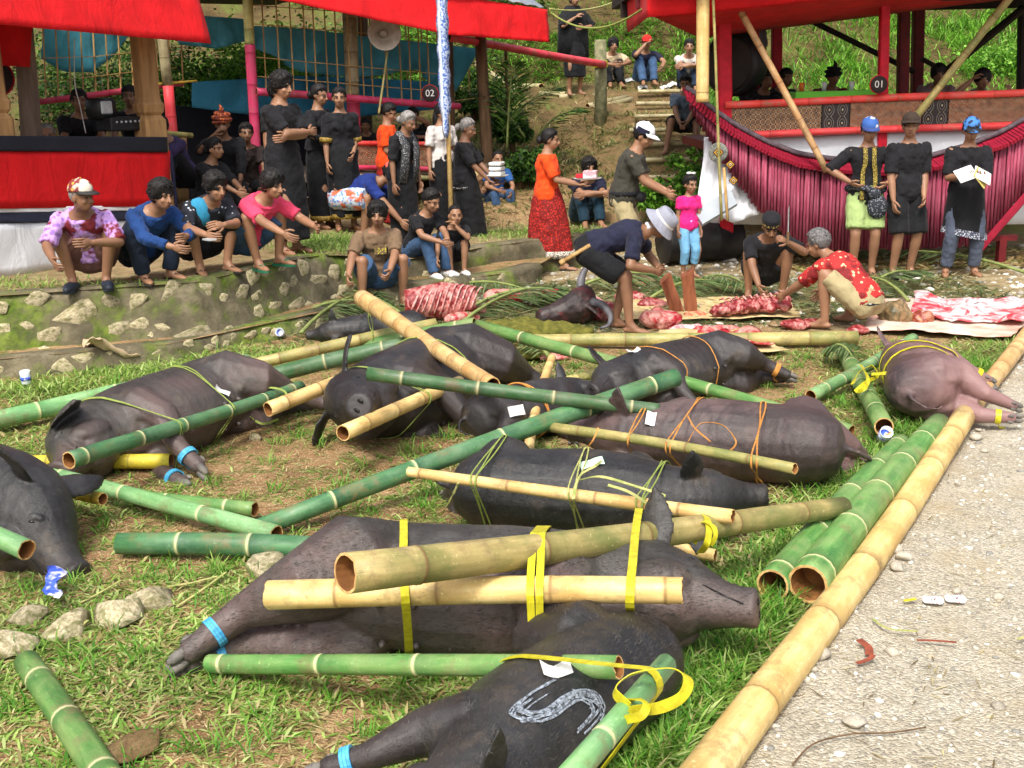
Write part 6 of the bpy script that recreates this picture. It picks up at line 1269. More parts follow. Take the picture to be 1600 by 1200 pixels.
        sg = -1 if wd.dot(V((0, 1, 0))) < 0 else 1; p0 = w+hd*.03+wd*sg*.033; p1 = p0+(hd*.7+wd*sg*.55+pn*.35).normalized()*.04; ex.tube([p0, p1, p1+(hd*.85+wd*sg*.1+pn*.5*g*2).normalized()*.033], [.013, .0115, .009], 6, round_=True)
    # head
    hy, hp, ht = (radians(a) for a in head); HR = rotm(hy, 'Z') @ rotm(-hp, 'X') @ rotm(ht, 'Y'); neckd = (d2*.6+V((0, 0, .5))+HR@V((0, .18, 0))).normalized(); HC = Nk+neckd*.145+HR@V((0, .015, 0))
    HC = HC+HR@V((0, 0, .11*(hs-1))); hh = lambda x, y, z: HC+HR@V((x, y, z))*hs
    b.tube([spine(.48), Nk, hh(0, -.02, -.06)], [.062, .054, .052], 10, round_=True)
    b.ell(hh(0, -.012, .028), tuple(hs*q_ for q_ in (.074, .094, .088)), HR, 14, 10); b.ell(hh(0, .02, -.03), tuple(hs*q_ for q_ in (.061, .07, .078)), HR, 14, 10); b.ell(hh(0, .038, -.075), tuple(hs*q_ for q_ in (.040, .045, .036)), HR, 12, 8); b.ell(hh(0, .055, .025), tuple(hs*q_ for q_ in (.056, .034, .02)), HR, 10, 6)
    for s_ in (-1, 1): b.ell(hh(s_*.078, -.012, -.012), tuple(hs*q_ for q_ in (.010, .02, .032)), HR @ rotm(s_*.3, 'Z'), 8, 6); b.ell(hh(s_*.036, .066, -.028), tuple(hs*q_ for q_ in (.024, .018, .018)), HR, 8, 6)
    b.tube([hh(0, .085, .018), hh(0, .100, -.008), hh(0, .110, -.030)], [.010, .012, .016], 8, round_=True); b.ell(hh(0, .083, -.062), tuple(hs*q_ for q_ in (.026, .014, .016)), HR, 8, 6)
    for s_ in (-1, 1):
        ex.ell(hh(s_*.031, .0815, .004), tuple(hs*q_ for q_ in (.0125, .006, .0045)), HR @ rotm(s_*-.25, 'Z'), 8, 5, 2); ex.tube([hh(s_*.014, .090, .021), hh(s_*.032, .088, .027), hh(s_*.052, .074, .022)], [.004, .005, .003], 5, mi=3); ex.ell(hh(s_*.009, .115, -.041), tuple(hs*q_ for q_ in (.004, .003, .0025)), HR, 6, 4, 2); ex.ell(hh(s_*.016, .0965, -.034), tuple(hs*q_ for q_ in (.009, .01, .008)), HR, 6, 5, 0)
    ex.ell(hh(0, .0945, -.0595), tuple(hs*q_ for q_ in (.023, .007, .0048)), HR, 8, 5, 1); ex.ell(hh(0, .093, -.0685), tuple(hs*q_ for q_ in (.019, .0075, .0052)), HR, 8, 5, 1)
    hm = hairm or HAIRM
    melt('body', b, [SK[skin], LIP, EYE, hm], root, vox, 2, 0, .1, ex)
    # hair
    if hair:
        n, m_ = 28, 16; vs = []; fs = []; thick = {'short': .015, 'shag': .024, 'buzz': .006, 'bun': .014, 'long': .016, 'thin': .008}[hair]; rs = random.Random(len(PEOPLE)*3+1)
        for i in range(m_+1):
            al = pi*i/m_*.86
            for j in range(n):
                az = 2*pi*j/n; dr = V((sin(al)*sin(az), sin(al)*cos(az), cos(al))); bk = (1-cos(az))/2
                zmin = np.interp(bk, [0, .12, .3, .45, .6, 1], [.090, .084, .055, .0, -.035, -.075])
                if hair in ('shag', 'long'): zmin = np.interp(bk, [0, .12, .25, .4, .6, 1], [.080, .070, .030, -.02, -.07, -.10])
                t_ = thick*(.8+.6*rs.random())*(1.25 if dr.z > .3 else 1); zz = .03+.092*dr.z
                r_ = 1.0 if zz > zmin else .82; p = V((dr.x*(.074+t_)*r_, -.014+dr.y*(.094+t_)*r_, .03+dr.z*(.088+t_)*(r_ if zz < .0 else 1)))
                vs.append(hh(*p))
        for i in range(m_):
            for j in range(n): kx = (j+1) % n; fs.append((i*n+j, (i+1)*n+j, (i+1)*n+kx, i*n+kx))
        hb = MB(); hb.add(vs, fs)
        if hair in ('short', 'shag', 'buzz'):
            for _ in range(90 if hair == 'shag' else 55):          # loose locks break the outline
                az = rs.uniform(0, 6.28); al = rs.uniform(.15, .85) if cos(az) > .2 else rs.uniform(.15, 1.9); dr = V((sin(al)*sin(az), sin(al)*cos(az), cos(al))); p = V((dr.x*(.072+thick), -.014+dr.y*(.092+thick), .03+dr.z*(.086+thick))); tg = V((dr.x*.6, dr.y*.6+.25, -.7)); tg = (tg-dr*tg.dot(dr)).normalized(); L = rs.uniform(.02, .045)*(1.2 if hair == 'shag' else .7)
                a0, a1, a2 = p-dr*.012, p+tg*L*.5+dr*.008, p+tg*L+dr*rs.uniform(-.004, .010); hb.tube([hh(*a0), hh(*a1), hh(*a2)], [.010, .007, .001], 4)
        if hair == 'bun': hb.ell(hh(0, -.13, -.02), (.05, .045, .05), HR)
        if hair == 'long':
            hb.tube([hh(0, -.08, .02), hh(0, -.11, -.08), hh(0, -.12, -.22), hh(0, -.12, -.34)], [.07, .075, .06, .02], 10)
        hb.obj('hair', hm, root)
    if hat: hat(root, hh, HR)
    # clothes
    off = .017
    if top is not None:
        s = MB(); pr = [(t, w+(.012 if t < .12 else 0), dd+(.012 if t < .12 else 0)) for t, w, dd in prof if t >= hem-.001 and t < .5]; pr[-1] = (.470, sw*.74, .088); pr.append((.492, .105, .082)); s.loft(rings(pr, off))
        if female:
            for s_ in (-1, 1): s.ell(spine(.33)+lat2*s_*.07+rotm(tw, 'Z')@V((0, .08, 0)), (.068, .064, .068))
        for s_ in (-1, 1):
            a, e, w = arms[s_]; s.ell(a, (.070, .070, .066))
            if tsl > 0:
                pts = [a, a.lerp(e, min(tsl, 1))] if tsl <= 1 else [a, e, e.lerp(w, tsl-1)]
                s.tube(pts, [.069, .067] if tsl <= 1 else [.068, .060, .047], 12, round_=False)
        melt('shirt', s, tcov or top, root, max(vox, .0135), 2, .034, .06)
    if bot is not None:
        s = MB()
        if btype == 'sarong':
            wl = spine(.14); fm = (legs[-1][2]+legs[1][2])/2; hemz = sarong_hem; rg = []; sp = abs(legs[1][2].x-legs[-1][2].x)/2+.085; spy = abs(legs[1][2].y-legs[-1][2].y)/2+.10; fz = random.Random(len(PEOPLE)).random()*6
            for i in range(12):
                t_ = i/11; zc = wl.z+(hemz-wl.z)*t_; c = V((wl.x+(fm.x-wl.x)*t_, wl.y+(fm.y+.03-wl.y)*t_, zc)); hb_ = sin(min(t_*2.6, 1.57))
                w_ = (.16+(hipw+.045-.16)*hb_)*(1-t_)+max(sp, .17)*t_; d_ = (.125+.065*hb_)*(1-t_)+max(spy, .165)*t_
                rg.append([c+V((w_*cos(a_)*(1+.05*t_*sin(a_*5+fz)), d_*sin(a_)*(1+.06*t_*sin(a_*6+fz)), 0)) for a_ in [2*pi*j/36 for j in range(36)]])
            s.loft(rg)
        else:
            s.loft(rings([(t, w+.004, dd+.004) for t, w, dd in prof if t < .15], off+.002)); wide = {'trousers': .020, 'shorts': .034, 'baggy': .05, 'capri': .022}[btype]
            for s_ in (-1, 1):
                a, kn, t = legs[s_]; s.ell(a, (.10, .10, .11))
                if blen <= .5: s.tube([a, a.lerp(kn, .5), a.lerp(kn, blen*2)], [.088+wide*.8, .082+wide, .066+wide*1.1], 12)
                else: 
                    e_ = kn.lerp(t, (blen-.5)*2); s.tube([a, a.lerp(kn, .5), kn], [.088+wide*.8, .08+wide, .06+wide], 12, round_=True); s.tube([kn, kn.lerp(e_, .5), e_], [.06+wide, .056+wide, .048+wide], 12)
        melt({'sarong': 'sarong', 'shorts': 'shorts'}.get(btype, 'trousers'), s, bot, root, max(vox, .0135), 2, .024, .08)
    if shoes is not None:
        smat, kind = shoes
        for s_ in (-1, 1):
            t = legs[s_][2]; ta = radians(q.get('toe', 12))*s_; td = V((sin(ta), cos(ta), 0)); sd = V((cos(ta), -sin(ta), 0)); m2 = MB(); z0 = t.z-.082
            out = [(-.06, .03), (-.075, .0), (-.06, -.03), (.02, -.034), (.10, -.044), (.16, -.036), (.185, .0), (.16, .036), (.10, .044), (.02, .034)]
            m2.loft([[V((t.x, t.y, z0+zz))+td*a_+sd*b_ for a_, b_ in out] for zz in (-.006, .014)])
            strp = MB()
            if kind == 'flip':
                strp.tube([V((t.x, t.y, z0+.012))+td*.03+sd*.04, V((t.x, t.y, z0+.058))+td*.085+sd*.018, V((t.x, t.y, z0+.03))+td*.14], .006, 5); strp.tube([V((t.x, t.y, z0+.012))+td*.03-sd*.04, V((t.x, t.y, z0+.058))+td*.085-sd*.018, V((t.x, t.y, z0+.03))+td*.14], .006, 5)
            else: m2.tube([V((t.x, t.y, z0+.03))+td*-.045, V((t.x, t.y, z0+.04))+td*.03, V((t.x, t.y, z0+.035))+td*.11, V((t.x, t.y, z0+.028))+td*.16], [.042, .05, .05, .034], 10, round_=True, flat=.85)
            sh_ = m2.obj('sandal' if kind == 'flip' else 'shoe', smat, root, kind != 'flip')
            if strp.v: strp.obj('strap', smat, sh_)
    info = dict(root=root, arms=arms, legs=legs, hh=hh, HR=HR, spine=spine, P=P, k=k); PEOPLE.append(info); return info
# ---- headwear
def cap(c1, c2=None, front=0):
    def f(root, hh, HR):
        mb = MB(); R = HR @ rotm(radians(front), 'Z'); c = hh(0, -.014, .042); prof = [(.098, 0), (.100, .015), (.096, .045), (.08, .075), (.05, .097), (.012, .107), (.012, .113), (.002, .114)]
        rg = [[c+R@Vector((r*cos(a)*.90, r*sin(a)*1.10, z)) for a in [2*pi*j/22 for j in range(22)]] for r, z in prof]; mb.loft(rg, False); o = mb.obj('cap', c1, root); o.modifiers.new('s', 'SOLIDIFY').thickness = .006
        m2 = MB(); rg = []
        for i in range(11):
            a = radians(-72+14.4*i); s_, c_ = sin(a), cos(a); inn = Vector((.088*s_, .104*c_, .008)); rg.append([c+R@inn, c+R@Vector((s_*.092, .104*c_+.045*c_, .006-.004*abs(s_))), c+R@Vector((s_*.088, .104*c_+.085*c_**.7, -.008-.012*s_*s_))])
        m2.loft(rg, False, closed=False); o = m2.obj('brim', c2 or c1, o); o.modifiers.new('s', 'SOLIDIFY').thickness = .006
    return f
def bucket(c1):
    def f(root, hh, HR):
        mb = MB(); c = hh(0, -.012, .03); prof = [(.165, -.05), (.16, -.045), (.125, -.01), (.106, .015), (.104, .03), (.1, .075), (.09, .095), (.07, .105), (.01, .11)]; mb.loft([[c+HR@Vector((r*cos(a)*.92, r*sin(a)*1.05, z)) for a in [2*pi*j/24 for j in range(24)]] for r, z in prof], False); o = mb.obj('hat', c1, root); o.modifiers.new('s', 'SOLIDIFY').thickness = .006
        mb = MB(); mb.loft([[c+HR@Vector(((.108+q)*cos(a)*.92, (.108+q)*sin(a)*1.05, z)) for a in [2*pi*j/24 for j in range(24)]] for q, z in ((0, .014), (.001, .034))], False); o = mb.obj('hat_band', PAPER, o)
    return f
def wrap(c1, spike=True):
    def f(root, hh, HR):
        mb = MB(); c = hh(0, -.012, .03)
        for k, (z, r) in enumerate(((.0, .100), (.03, .104), (.055, .098), (.08, .082))):
            mb.tube([c+HR@(rotm(.12*(-1)**k, 'Y') @ Vector((r*cos(a)*.9, r*sin(a)*1.1, z))) for a in [2*pi*j/20 for j in range(21)]], .022, 8)
        mb.ell(c+HR@Vector((0, 0, .06)), (.085, .1, .05), HR)
        if spike: mb.tube([c+HR@Vector((0, .05, .08)), c+HR@Vector((-.01, .05, .14)), c+HR@Vector((.01, .04, .19))], [.035, .024, .006], 8)
        mb.obj('headwrap', c1, root)
    return f
def kopiah(c1):
    def f(root, hh, HR):
        mb = MB(); c = hh(0, -.012, .03); mb.loft([[c+HR@Vector((r*cos(a)*.92, r*sin(a)*1.12, z)) for a in [2*pi*j/24 for j in range(24)]] for r, z in ((.097, 0), (.1, .01), (.096, .075), (.088, .088), (.05, .095), (.004, .096))], False); kp = mb.obj('kopiah', c1, root)
        mb = MB(); mb.loft([[c+HR@Vector((r*cos(a)*.92, r*sin(a)*1.12, z)) for a in [2*pi*j/24 for j in range(24)]] for r, z in ((.1015, .018), (.100, .04))], False); mb.obj('hat_band', batik('gold_band', S(190, 160, 80), S(30, 26, 24), None, 60), kp)
    return f
BLK = cl('black_shirt_cloth', (.014, .014, .017), .6); BLK2 = cl('black_skirt_cloth', (.011, .0115, .014), .6); NVY = cl('navy_cloth', S(34, 36, 58), .7); DEN = cl('denim', S(64, 92, 128), .65, 9); DDEN = cl('dark_denim', S(36, 50, 72), .7, 9)
KHA = cl('khaki_cloth', S(170, 156, 118), .8); OLV = cl('dark_olive_cloth', S(64, 62, 54), .8); GOLD = mat('gold_trim', S(170, 140, 60), S(90, 70, 30), 60, .6, .3, 80)
RUB = mat('dark_rubber', (.02, .018, .017), (.03, .028, .026), 20, .6, 0); GRUB = mat('green_rubber', S(40, 120, 90), None, 9, .5, 0); BRUB = mat('brown_rubber', S(110, 72, 46), None, 9, .6, 0)
def L3(px, py, z=0.0): return G(px, py, z)
def part(info, name, mb, matl, smooth=True): return mb.obj(name, matl, info['root'], smooth)
def hem_band(info, z, w, d, matl, hgt=.07, c=(0, 0), name='hem_trim'):
    mb = MB(); mb.loft([[Vector((c[0]+w*cos(a), c[1]+d*sin(a), zz)) for a in [2*pi*j/36 for j in range(36)]] for zz in (z, z+hgt)], False); o = mb.obj(name, matl, info['root']); o.modifiers.new('s', 'SOLIDIFY').thickness = .004
def atp(px, py, Y, dz=0.0): p = AT(px, py, Y); p.z += dz; return p
# --- the four squatting men on the wall edge
MULTI = batik('patchwork_cap', S(214, 150, 60), S(120, 40, 40), S(214, 206, 190), 26)
PURB = batik('purple_maroon_batik', S(150, 110, 190), S(190, 150, 214), S(110, 22, 34), 22)
human('squatting man in a patchwork cap and purple and maroon batik shirt on the wall edge', L3(143, 450, TZ), 12, 1.62, SQUAT, 1, hair='thin', hairm=GREYH, hat=cap(MULTI, RUB), top=PURB, tsl=.95, bot=cl('brown_pink_shorts', S(120, 84, 80)), btype='shorts', blen=.42, shoes=(mat('dark_shoe', S(44, 52, 64), None, 9, .5, 0), 'shoe'), vox=.0115, head=(52, 4, 0), hl=(-.10, .40, .42), hr=(.20, .46, .30), fatb=1.05)
human('squatting young man in a dark blue long-sleeved shirt and navy trousers', L3(240, 438, TZ), 48, 1.62, SQUAT, 0, hair='shag', top=cl('blue_denim_shirt', S(30, 64, 120)), tsl=1.85, bot=cl('navy_trousers', S(28, 38, 56)), btype='trousers', shoes=(RUB, 'flip'), vox=.0115, head=(4, 10, 0), hl=(-.05, .47, .40), hr=(.12, .52, .34), lean=36)
i3 = human('squatting man with tied hair in a black and white batik shirt over turquoise', L3(330, 426, TZ), 40, 1.62, SQUAT, 0, hair='shag', top=batik('black_white_batik', S(190, 196, 206), S(22, 26, 38), None, 18, lo=.16, hi=.22), tsl=.9, bot=BLK2, btype='baggy', blen=.62, shoes=(RUB, 'flip'), vox=.0115, head=(6, 12, 0), hl=(.06, .45, .46), hr=(.26, .50, .40), hdl=(1, .2, .1))
mb = MB(); mb.ell(i3['spine'](.38)+Vector((.10, .06, 0)), (.12, .085, .13)); part(i3, 'turquoise_tee', mb, cl('turquoise_tee', S(56, 150, 190)))
i4 = human('squatting young man in a pink t-shirt and denim shorts stretching his arms forward', L3(408, 418, TZ), 52, 1.62, SQUAT, 0, hair='shag', top=cl('pink_tee', S(226, 70, 104), .85), tsl=.8, bot=DEN, btype='shorts', blen=.46, shoes=(GRUB, 'flip'), vox=.0115, head=(4, 12, 0), hl=(-.20, .52, .38), hr=(.2, .6, .34), fl=(-.2, .02, .08), fr=(.12, .10, .08), lean=34)
mb = MB(); mb.box(i3['arms'][1][2]+Vector((.02, .10, -.03)), (.035, .06, .006)); mb.obj('phone', SILV, None, False, (0, 0, 0), label='small white phone in the hand of the man with tied hair', cat='phone'); o = bpy.data.objects['phone']; o.parent = None; bpy.context.view_layer.update(); o.matrix_world = i3['root'].matrix_world.copy()
# --- standing group on the terrace
tall = human('tall man with crossed arms in a black shirt and long black sarong', L3(452, 396, TZ), 58, 1.66, STAND, 0, hair='shag', top=BLK, tsl=.85, bot=BLK2, btype='sarong', shoes=(BRUB, 'flip'), vox=.0115, head=(-2, 10, 0), hl=(.13, .19, 1.10), hr=(-.12, .22, 1.14), el=(-1, .25, -.4), er=(1, .25, -.4), pnl=(0, -1, 0), pnr=(0, -1, 0), hem=-.04, sarong_hem=.14)
human('man in black standing behind the tall man with crossed arms', L3(443, 372, TZ), 70, 1.60, STAND, 0, hair='short', top=BLK, bot=BLK2, btype='sarong', vox=.016)
g6 = human('woman with glasses in a black draped top and gold-hemmed skirt holding a red bag', L3(506, 356, TZ), 62, 1.56, STAND, 0, True, 'bun', top=BLK, tsl=1.5, bot=BLK2, btype='sarong', shoes=(BRUB, 'flip'), head=(0, 12, 0), hl=(-.02, .20, .98), hr=(.10, .22, 1.0), hem=-.02, sarong_hem=.12, el=(-1, .1, -.5), er=(1, .1, -.5))
hem_band(g6, .10, .195, .18, GOLD, .06, (0, .04)); mb = MB(); mb.tube([g6['spine'](.46)+Vector((-.14, .02, .03)), Vector((-.22, .02, 1.12)), Vector((-.2, .08, .92)), Vector((-.02, .17, .90))], .012, 6); mb.ell((.05, .2, .88), (.09, .025, .055)); part(g6, 'red_bag', mb, mat('red_bag', S(214, 30, 34), None, 9, .5))
mb = MB()
for s_ in (-1, 1): mb.tube([g6['hh'](s_*.033+.022*cos(a), .098, .002+.017*sin(a)) for a in [2*pi*j/12 for j in range(13)]], .0025, 5)
part(g6, 'glasses', mb, BLKM)
g7 = human('woman in black with gold cuffs and gold skirt hem beside the woman with glasses', L3(541, 358, TZ), 22, 1.52, STAND, 0, True, 'bun', top=BLK, tsl=1.0, bot=BLK2, btype='sarong', shoes=(BRUB, 'flip'), head=(-14, 2, 0), hl=(-.1, .16, .92), hr=(.22, .12, .74), sarong_hem=.16)
hem_band(g7, .14, .19, .175, GOLD, .06, (0, .03)); 
for s_ in (-1, 1): a, e, w = g7['arms'][s_]; mb = MB(); mb.tube([a.lerp(e, .85), a.lerp(e, 1.05)], [.078, .078], 12); part(g7, 'gold_cuff', mb, GOLD)
ORG = cl('orange_satin', S(238, 78, 26), .85); REDK = batik('red_batik_skirt', S(200, 40, 24), S(120, 14, 12), None, 40)
human('woman in an orange blouse standing behind the old woman with a scarf', atp(603, 330, 15.0)*Vector((1, 1, 0)) if False else Vector((AT(603, 200, 15.0).x, 15.0, .36)), 80, 1.52, STAND, 2, True, 'bun', top=ORG, tsl=.8, bot=REDK, btype='sarong', head=(0, 26, 0), hl=(-.05, .25, .95), hr=(.1, .25, .95), vox=.014)
g9 = human('old grey-haired woman in black with a long dotted grey scarf', Vector((AT(622, 200, 13.3).x, 13.3, .36)), 50, 1.46, STAND, 1, True, 'bun', hairm=GREYH, top=BLK, tsl=.9, bot=BLK2, btype='sarong', head=(8, 22, 0), lean=8, lean2=10, hl=(-.2, .15, .75), hr=(.24, .12, .74))
mb = MB(); SCF = batik('dotted_grey_scarf', S(190, 190, 190), S(52, 54, 58), None, 60, lo=.2, hi=.3)
for s_ in (-1, 1): mb.tube([g9['spine'](.5)+Vector((s_*.02, -.08, .02)), g9['spine'](.5)+Vector((s_*.10, .0, .03)), g9['spine'](.36)+Vector((s_*.09, .15, 0)), g9['spine'](.12)+Vector((s_*.10, .18, 0)), g9['spine'](-.1)+Vector((s_*.11, .17, 0))], [.05, .055, .06, .065, .06], 8, flat=.4)
part(g9, 'scarf', mb, SCF)
def held(name, label, cat, info, local, build):
    bpy.context.view_layer.update(); w = info['root'].matrix_world @ Vector(local); t = thing(name, label, cat, w, info['root'].rotation_euler.z); build(t); return t
def trays(t):
    for k in range(3):
        mb = MB(); mb.box((0, 0, .02+k*.055), (.105-.004*k, .075, .022), bev=.012); mb.obj('container', mat('clear_plastic_box', (.62, .64, .62), (.75, .76, .74), 12, .25, .1), t, False)
    mb = MB(); mb.lathe([(.10, -.02), (.135, -.005), (.138, 0), (.1, -.008)], 20); mb.obj('plate', PAPER, t)
g10 = human('grey-haired woman in a black tunic and skirt carrying stacked food boxes', L3(728, 392, .17), 74, 1.52, STAND, 1, True, 'bun', hairm=GREYH, top=BLK, tsl=.95, bot=BLK2, btype='sarong', shoes=(BRUB, 'flip'), head=(0, 18, 0), hl=(-.11, .36, .93), hr=(.11, .36, .93), hem=-.10, lean=4, pnl=(0, 0, 1), pnr=(0, 0, 1), fr=(.10, .16, .08), sarong_hem=.13)
held('food_boxes', 'stack of clear food boxes on a plate in the hands of the grey-haired woman', 'food boxes', g10, (0, .45, .975), trays)
hem_band(g10, .81, .205, .16, batik('white_dot_trim', S(190, 190, 190), S(20, 20, 24), None, 70), .03, (0, .01))
human('woman with long black hair standing behind the batik banner pole', Vector((AT(688, 200, 14.9).x, 14.9, .36)), 40, 1.5, STAND, 2, True, 'long', top=cl('white_blouse', S(206, 200, 196), .9), tsl=.8, bot=BLK2, btype='sarong', vox=.015)
deckz = PM.hit(545, 270, 0).z
human('seated woman in black raising a hand to her face behind the carved rail', Vector((AT(648, 230, 16.2).x, 16.2, deckz-.02)), 10, 1.5, HUG, 2, True, 'bun', top=BLK, bot=BLK2, vox=.016, hl=(.02, .2, .74), head=(-10, 10, 0))
human('boy peering over the carved rail beside the pink post', Vector((AT(573, 230, 16.2).x, 16.2, deckz)), 0, 1.2, HUG, 0, top=BLK, bot=DDEN, vox=.016)
human('seated girl in a beige striped shirt on the bamboo bench', Vector((AT(748, 260, 16.0).x, 15.75, .36)), 5, 1.25, SIT, 0, hair='short', top=batik('beige_stripe', S(196, 170, 120), S(150, 110, 80), None, 10), bot=DDEN, hs=1.15, vox=.014, pz=.40, head=(0, 6, 0), shoes=(RUB, 'flip'))
human('seated boy in a blue polo shirt and jeans on the bamboo bench', Vector((AT(780, 260, 15.9).x, 15.65, .36)), 20, 1.25, SIT, 0, hair='buzz', top=cl('blue_polo', S(50, 96, 160)), bot=DEN, hs=1.15, vox=.014, pz=.40, hl=(-.14, .2, .48), head=(0, 4, 0))
human('small child sitting half hidden behind the grey-haired woman', Vector((AT(722, 260, 15.9).x, 15.8, .36)), 5, 1.05, SIT, 0, hair='short', top=cl('pale_brown_shirt', S(170, 140, 110)), bot=BLK2, hs=1.25, vox=.016, pz=.40)
# --- edge of the terrace
FLOR = batik('flowered_apron', S(90, 140, 200), S(190, 200, 214), S(190, 96, 60), 26)
human('man in a coral cap and blue shirt bending down, flowered cloth round his hips', L3(572, 372, .45), 80, 1.62, SQUAT, 0, hair='short', hat=cap(cl('coral_cap', S(232, 96, 84), .9)), top=cl('royal_blue_shirt', S(30, 50, 120)), tsl=.75, bot=FLOR, btype='baggy', blen=.5, head=(-10, 40, 0), pz=.46, py=-.28, lean=66, lean2=8, hl=(-.1, .62, -.05), hr=(.25, .66, .02), el=(-1, 0, 0), er=(1, .2, 0), fl=(-.14, .0, .08), fr=(.14, .02, .08), hem=0)
i17 = human('squatting man in a brown t-shirt and denim shorts cutting the rib carcass', L3(598, 478, 0), 16, 1.62, SQUAT, 0, hair='shag', top=cl('brown_tee', S(120, 98, 76), .85), tsl=.85, bot=DEN, btype='shorts', blen=.46, shoes=(RUB, 'flip'), vox=.0115, head=(-14, 2, 0), hl=(.02, .46, .30), hr=(.42, .40, .28), lean=14, lean2=8, fl=(-.2, .06, .08), fr=(.22, .1, .08), grip=.9, pz=.28)
mb = MB(); mb.loft([[i17['spine'](.30)+Vector((x*.06, .145+.012*abs(x), z*.045)) for x in (-1, -.4, .4, 1)] for z in (-1, 1)], False, closed=False); part(i17, 'shirt_print', mb, batik('yellow_print', S(206, 190, 60), S(110, 90, 60), None, 60))
human('boy in a black t-shirt and faded jeans sitting on the terrace edge', L3(676, 432, .17), 46, 1.40, SIT, 0, hair='short', top=BLK, tsl=.7, bot=DEN, hs=1.15, vox=.012, head=(4, 20, 0), pz=.32, py=-.30, hl=(.0, .30, .46), hr=(.14, .32, .46), shoes=(PAPER, 'shoe'), lean=24, fl=(-.12, .12, .08), fr=(.12, .16, .08))
human('small boy in a black t-shirt with his hand at his mouth', L3(712, 428, .17), 14, 1.15, HUG, 0, hair='buzz', top=BLK, tsl=.7, bot=BLK2, btype='shorts', blen=.46, hs=1.25, vox=.012, pz=.28, py=-.2, hl=(.02, .22, .74), hr=(.34, .34, .28), el=(-1, .2, -1), shoes=(PAPER, 'shoe'))
# --- the yard
LACE = batik('white_lace', S(226, 222, 210), S(120, 110, 96), None, 70, lo=.35, hi=.5)
g20 = human('woman in an orange blouse and long red skirt walking with a tray', L3(856, 421), 80, 1.56, STAND, 2, True, 'bun', top=ORG, tsl=.85, bot=REDK, btype='sarong', shoes=(RUB, 'flip'), vox=.0115, fl=(-.07, -.20, .10), fr=(.07, .20, .08), hl=(-.12, .34, 1.04), hr=(.12, .38, 1.04), pnl=(0, 0, 1), pnr=(0, 0, 1), head=(0, 8, 0), sarong_hem=.20, hem=-.04, grip=.2)
hem_band(g20, .15, .185, .325, LACE, .09, (0, .02), 'lace_hem')
mb = MB(); 
def tray20(t):
    mb = MB(); mb.lathe([(.12, -.012), (.16, 0), (.163, .006), (.12, -.004)], 22); mb.obj('tray', mat('white_enamel', (.7, .7, .68), None, 9, .3, 0), t)
    mb = MB(); mb.box((.0, .03, .045), (.08, .075, .04), bev=.004); mb.obj('carton', mat('pink_carton', S(226, 150, 160), S(230, 220, 220), 16, .6, 0, lo=.45, hi=.55), t, False); mb = MB(); mb.box((-.06, -.09, .025), (.05, .05, .022), bev=.004); mb.obj('packet', mat('red_packet', S(200, 40, 50), None, 9, .5, 0), t, False)
held('serving_tray', 'white tray with a pink carton held by the walking woman in orange', 'tray', g20, (0, .50, 1.10), tray20)
human('man in navy hugging his knees on the terrace behind the tray', Vector((AT(918, 300, 15.0).x, 14.75, .36)), 12, 1.6, HUG, 0, hair='shag', top=NVY, bot=cl('teal_jeans', S(30, 56, 72)), vox=.014, head=(0, 4, 0))
i22 = human('man in a white and navy cap, dark vest and khaki trousers looking down', L3(975, 442), 72, 1.66, STAND, 0, hair='short', hat=cap(cl('white_cap', (.75, .76, .8), .95)), top=OLV, tsl=.75, bot=KHA, btype='trousers', vox=.0115, head=(-4, 26, 0), lean=10, lean2=12, hl=(-.06, .42, .98), hr=(.12, .46, .96), grip=.9, fatb=1.1, fl=(-.12, .0, .08), fr=(.14, .1, .08), shoes=(RUB, 'flip'))
mb = MB(); mb.loft([[i22['hh'](.104*sin(a)*.93, -.012+.118*cos(a)*.98, .035+z) for a in np.linspace(.9, 2.2, 6)] for z in (0, .05)], False, closed=False); part(i22, 'cap_patch', mb, NVY)
mb = MB(); mb.tube([i22['spine'](.05)+Vector((.17*cos(a), .14*sin(a), 0)) for a in [2*pi*j/20 for j in range(21)]], .03, 8); mb.ell(i22['spine'](.03)+Vector((.05, .19, -.02)), (.09, .05, .06)); part(i22, 'waist_pouch', mb, BLK)
g23 = human('little girl in a pink t-shirt and light blue trousers with a white hair bow', L3(1074, 432), 18, 1.04, STAND, 2, True, 'short', top=cl('hot_pink_tee', S(236, 40, 130), .9), tsl=.6, bot=cl('light_blue_capri', S(120, 176, 214), .85), btype='capri', blen=.8, hs=1.30, vox=.012, head=(8, 8, 0), hl=(-.2, .1, .8), hr=(.22, .06, .74))
mb = MB(); mb.ell(g23['hh'](-.03, 0, .145), (.05, .012, .02)); mb.ell(g23['hh'](.04, 0, .15), (.05, .012, .022)); part(g23, 'hair_bow', mb, PAPER)
mb = MB(); a, kn, t = g23['legs'][-1]; mb.tube([a+Vector((-.10, .02, 0)), kn+Vector((-.08, .02, 0)), kn.lerp(t, .55)+Vector((-.07, .02, 0))], .02, 6, flat=.4); part(g23, 'orange_stripe', mb, cl('orange_stripe', S(226, 140, 60)))
i24 = human('barefoot man in a grey bucket hat, navy shirt and black shorts bending over the meat', L3(968, 516), 80, 1.60, STAND, 1, hair='thin', hat=bucket(cl('grey_hat', S(150, 152, 166), .85)), top=NVY, tsl=.8, bot=BLK2, btype='shorts', blen=.44, vox=.0115, head=(-10, 52, 0), pz=.72, py=-.26, lean=66, lean2=14, hl=(-.1, .34, .55), hr=(.16, .30, .56), el=(-1, -.4, .2), er=(1, -1, .1), fl=(-.11, -.05, .08), fr=(.13, .10, .08), hem=-.02, grip=.8)
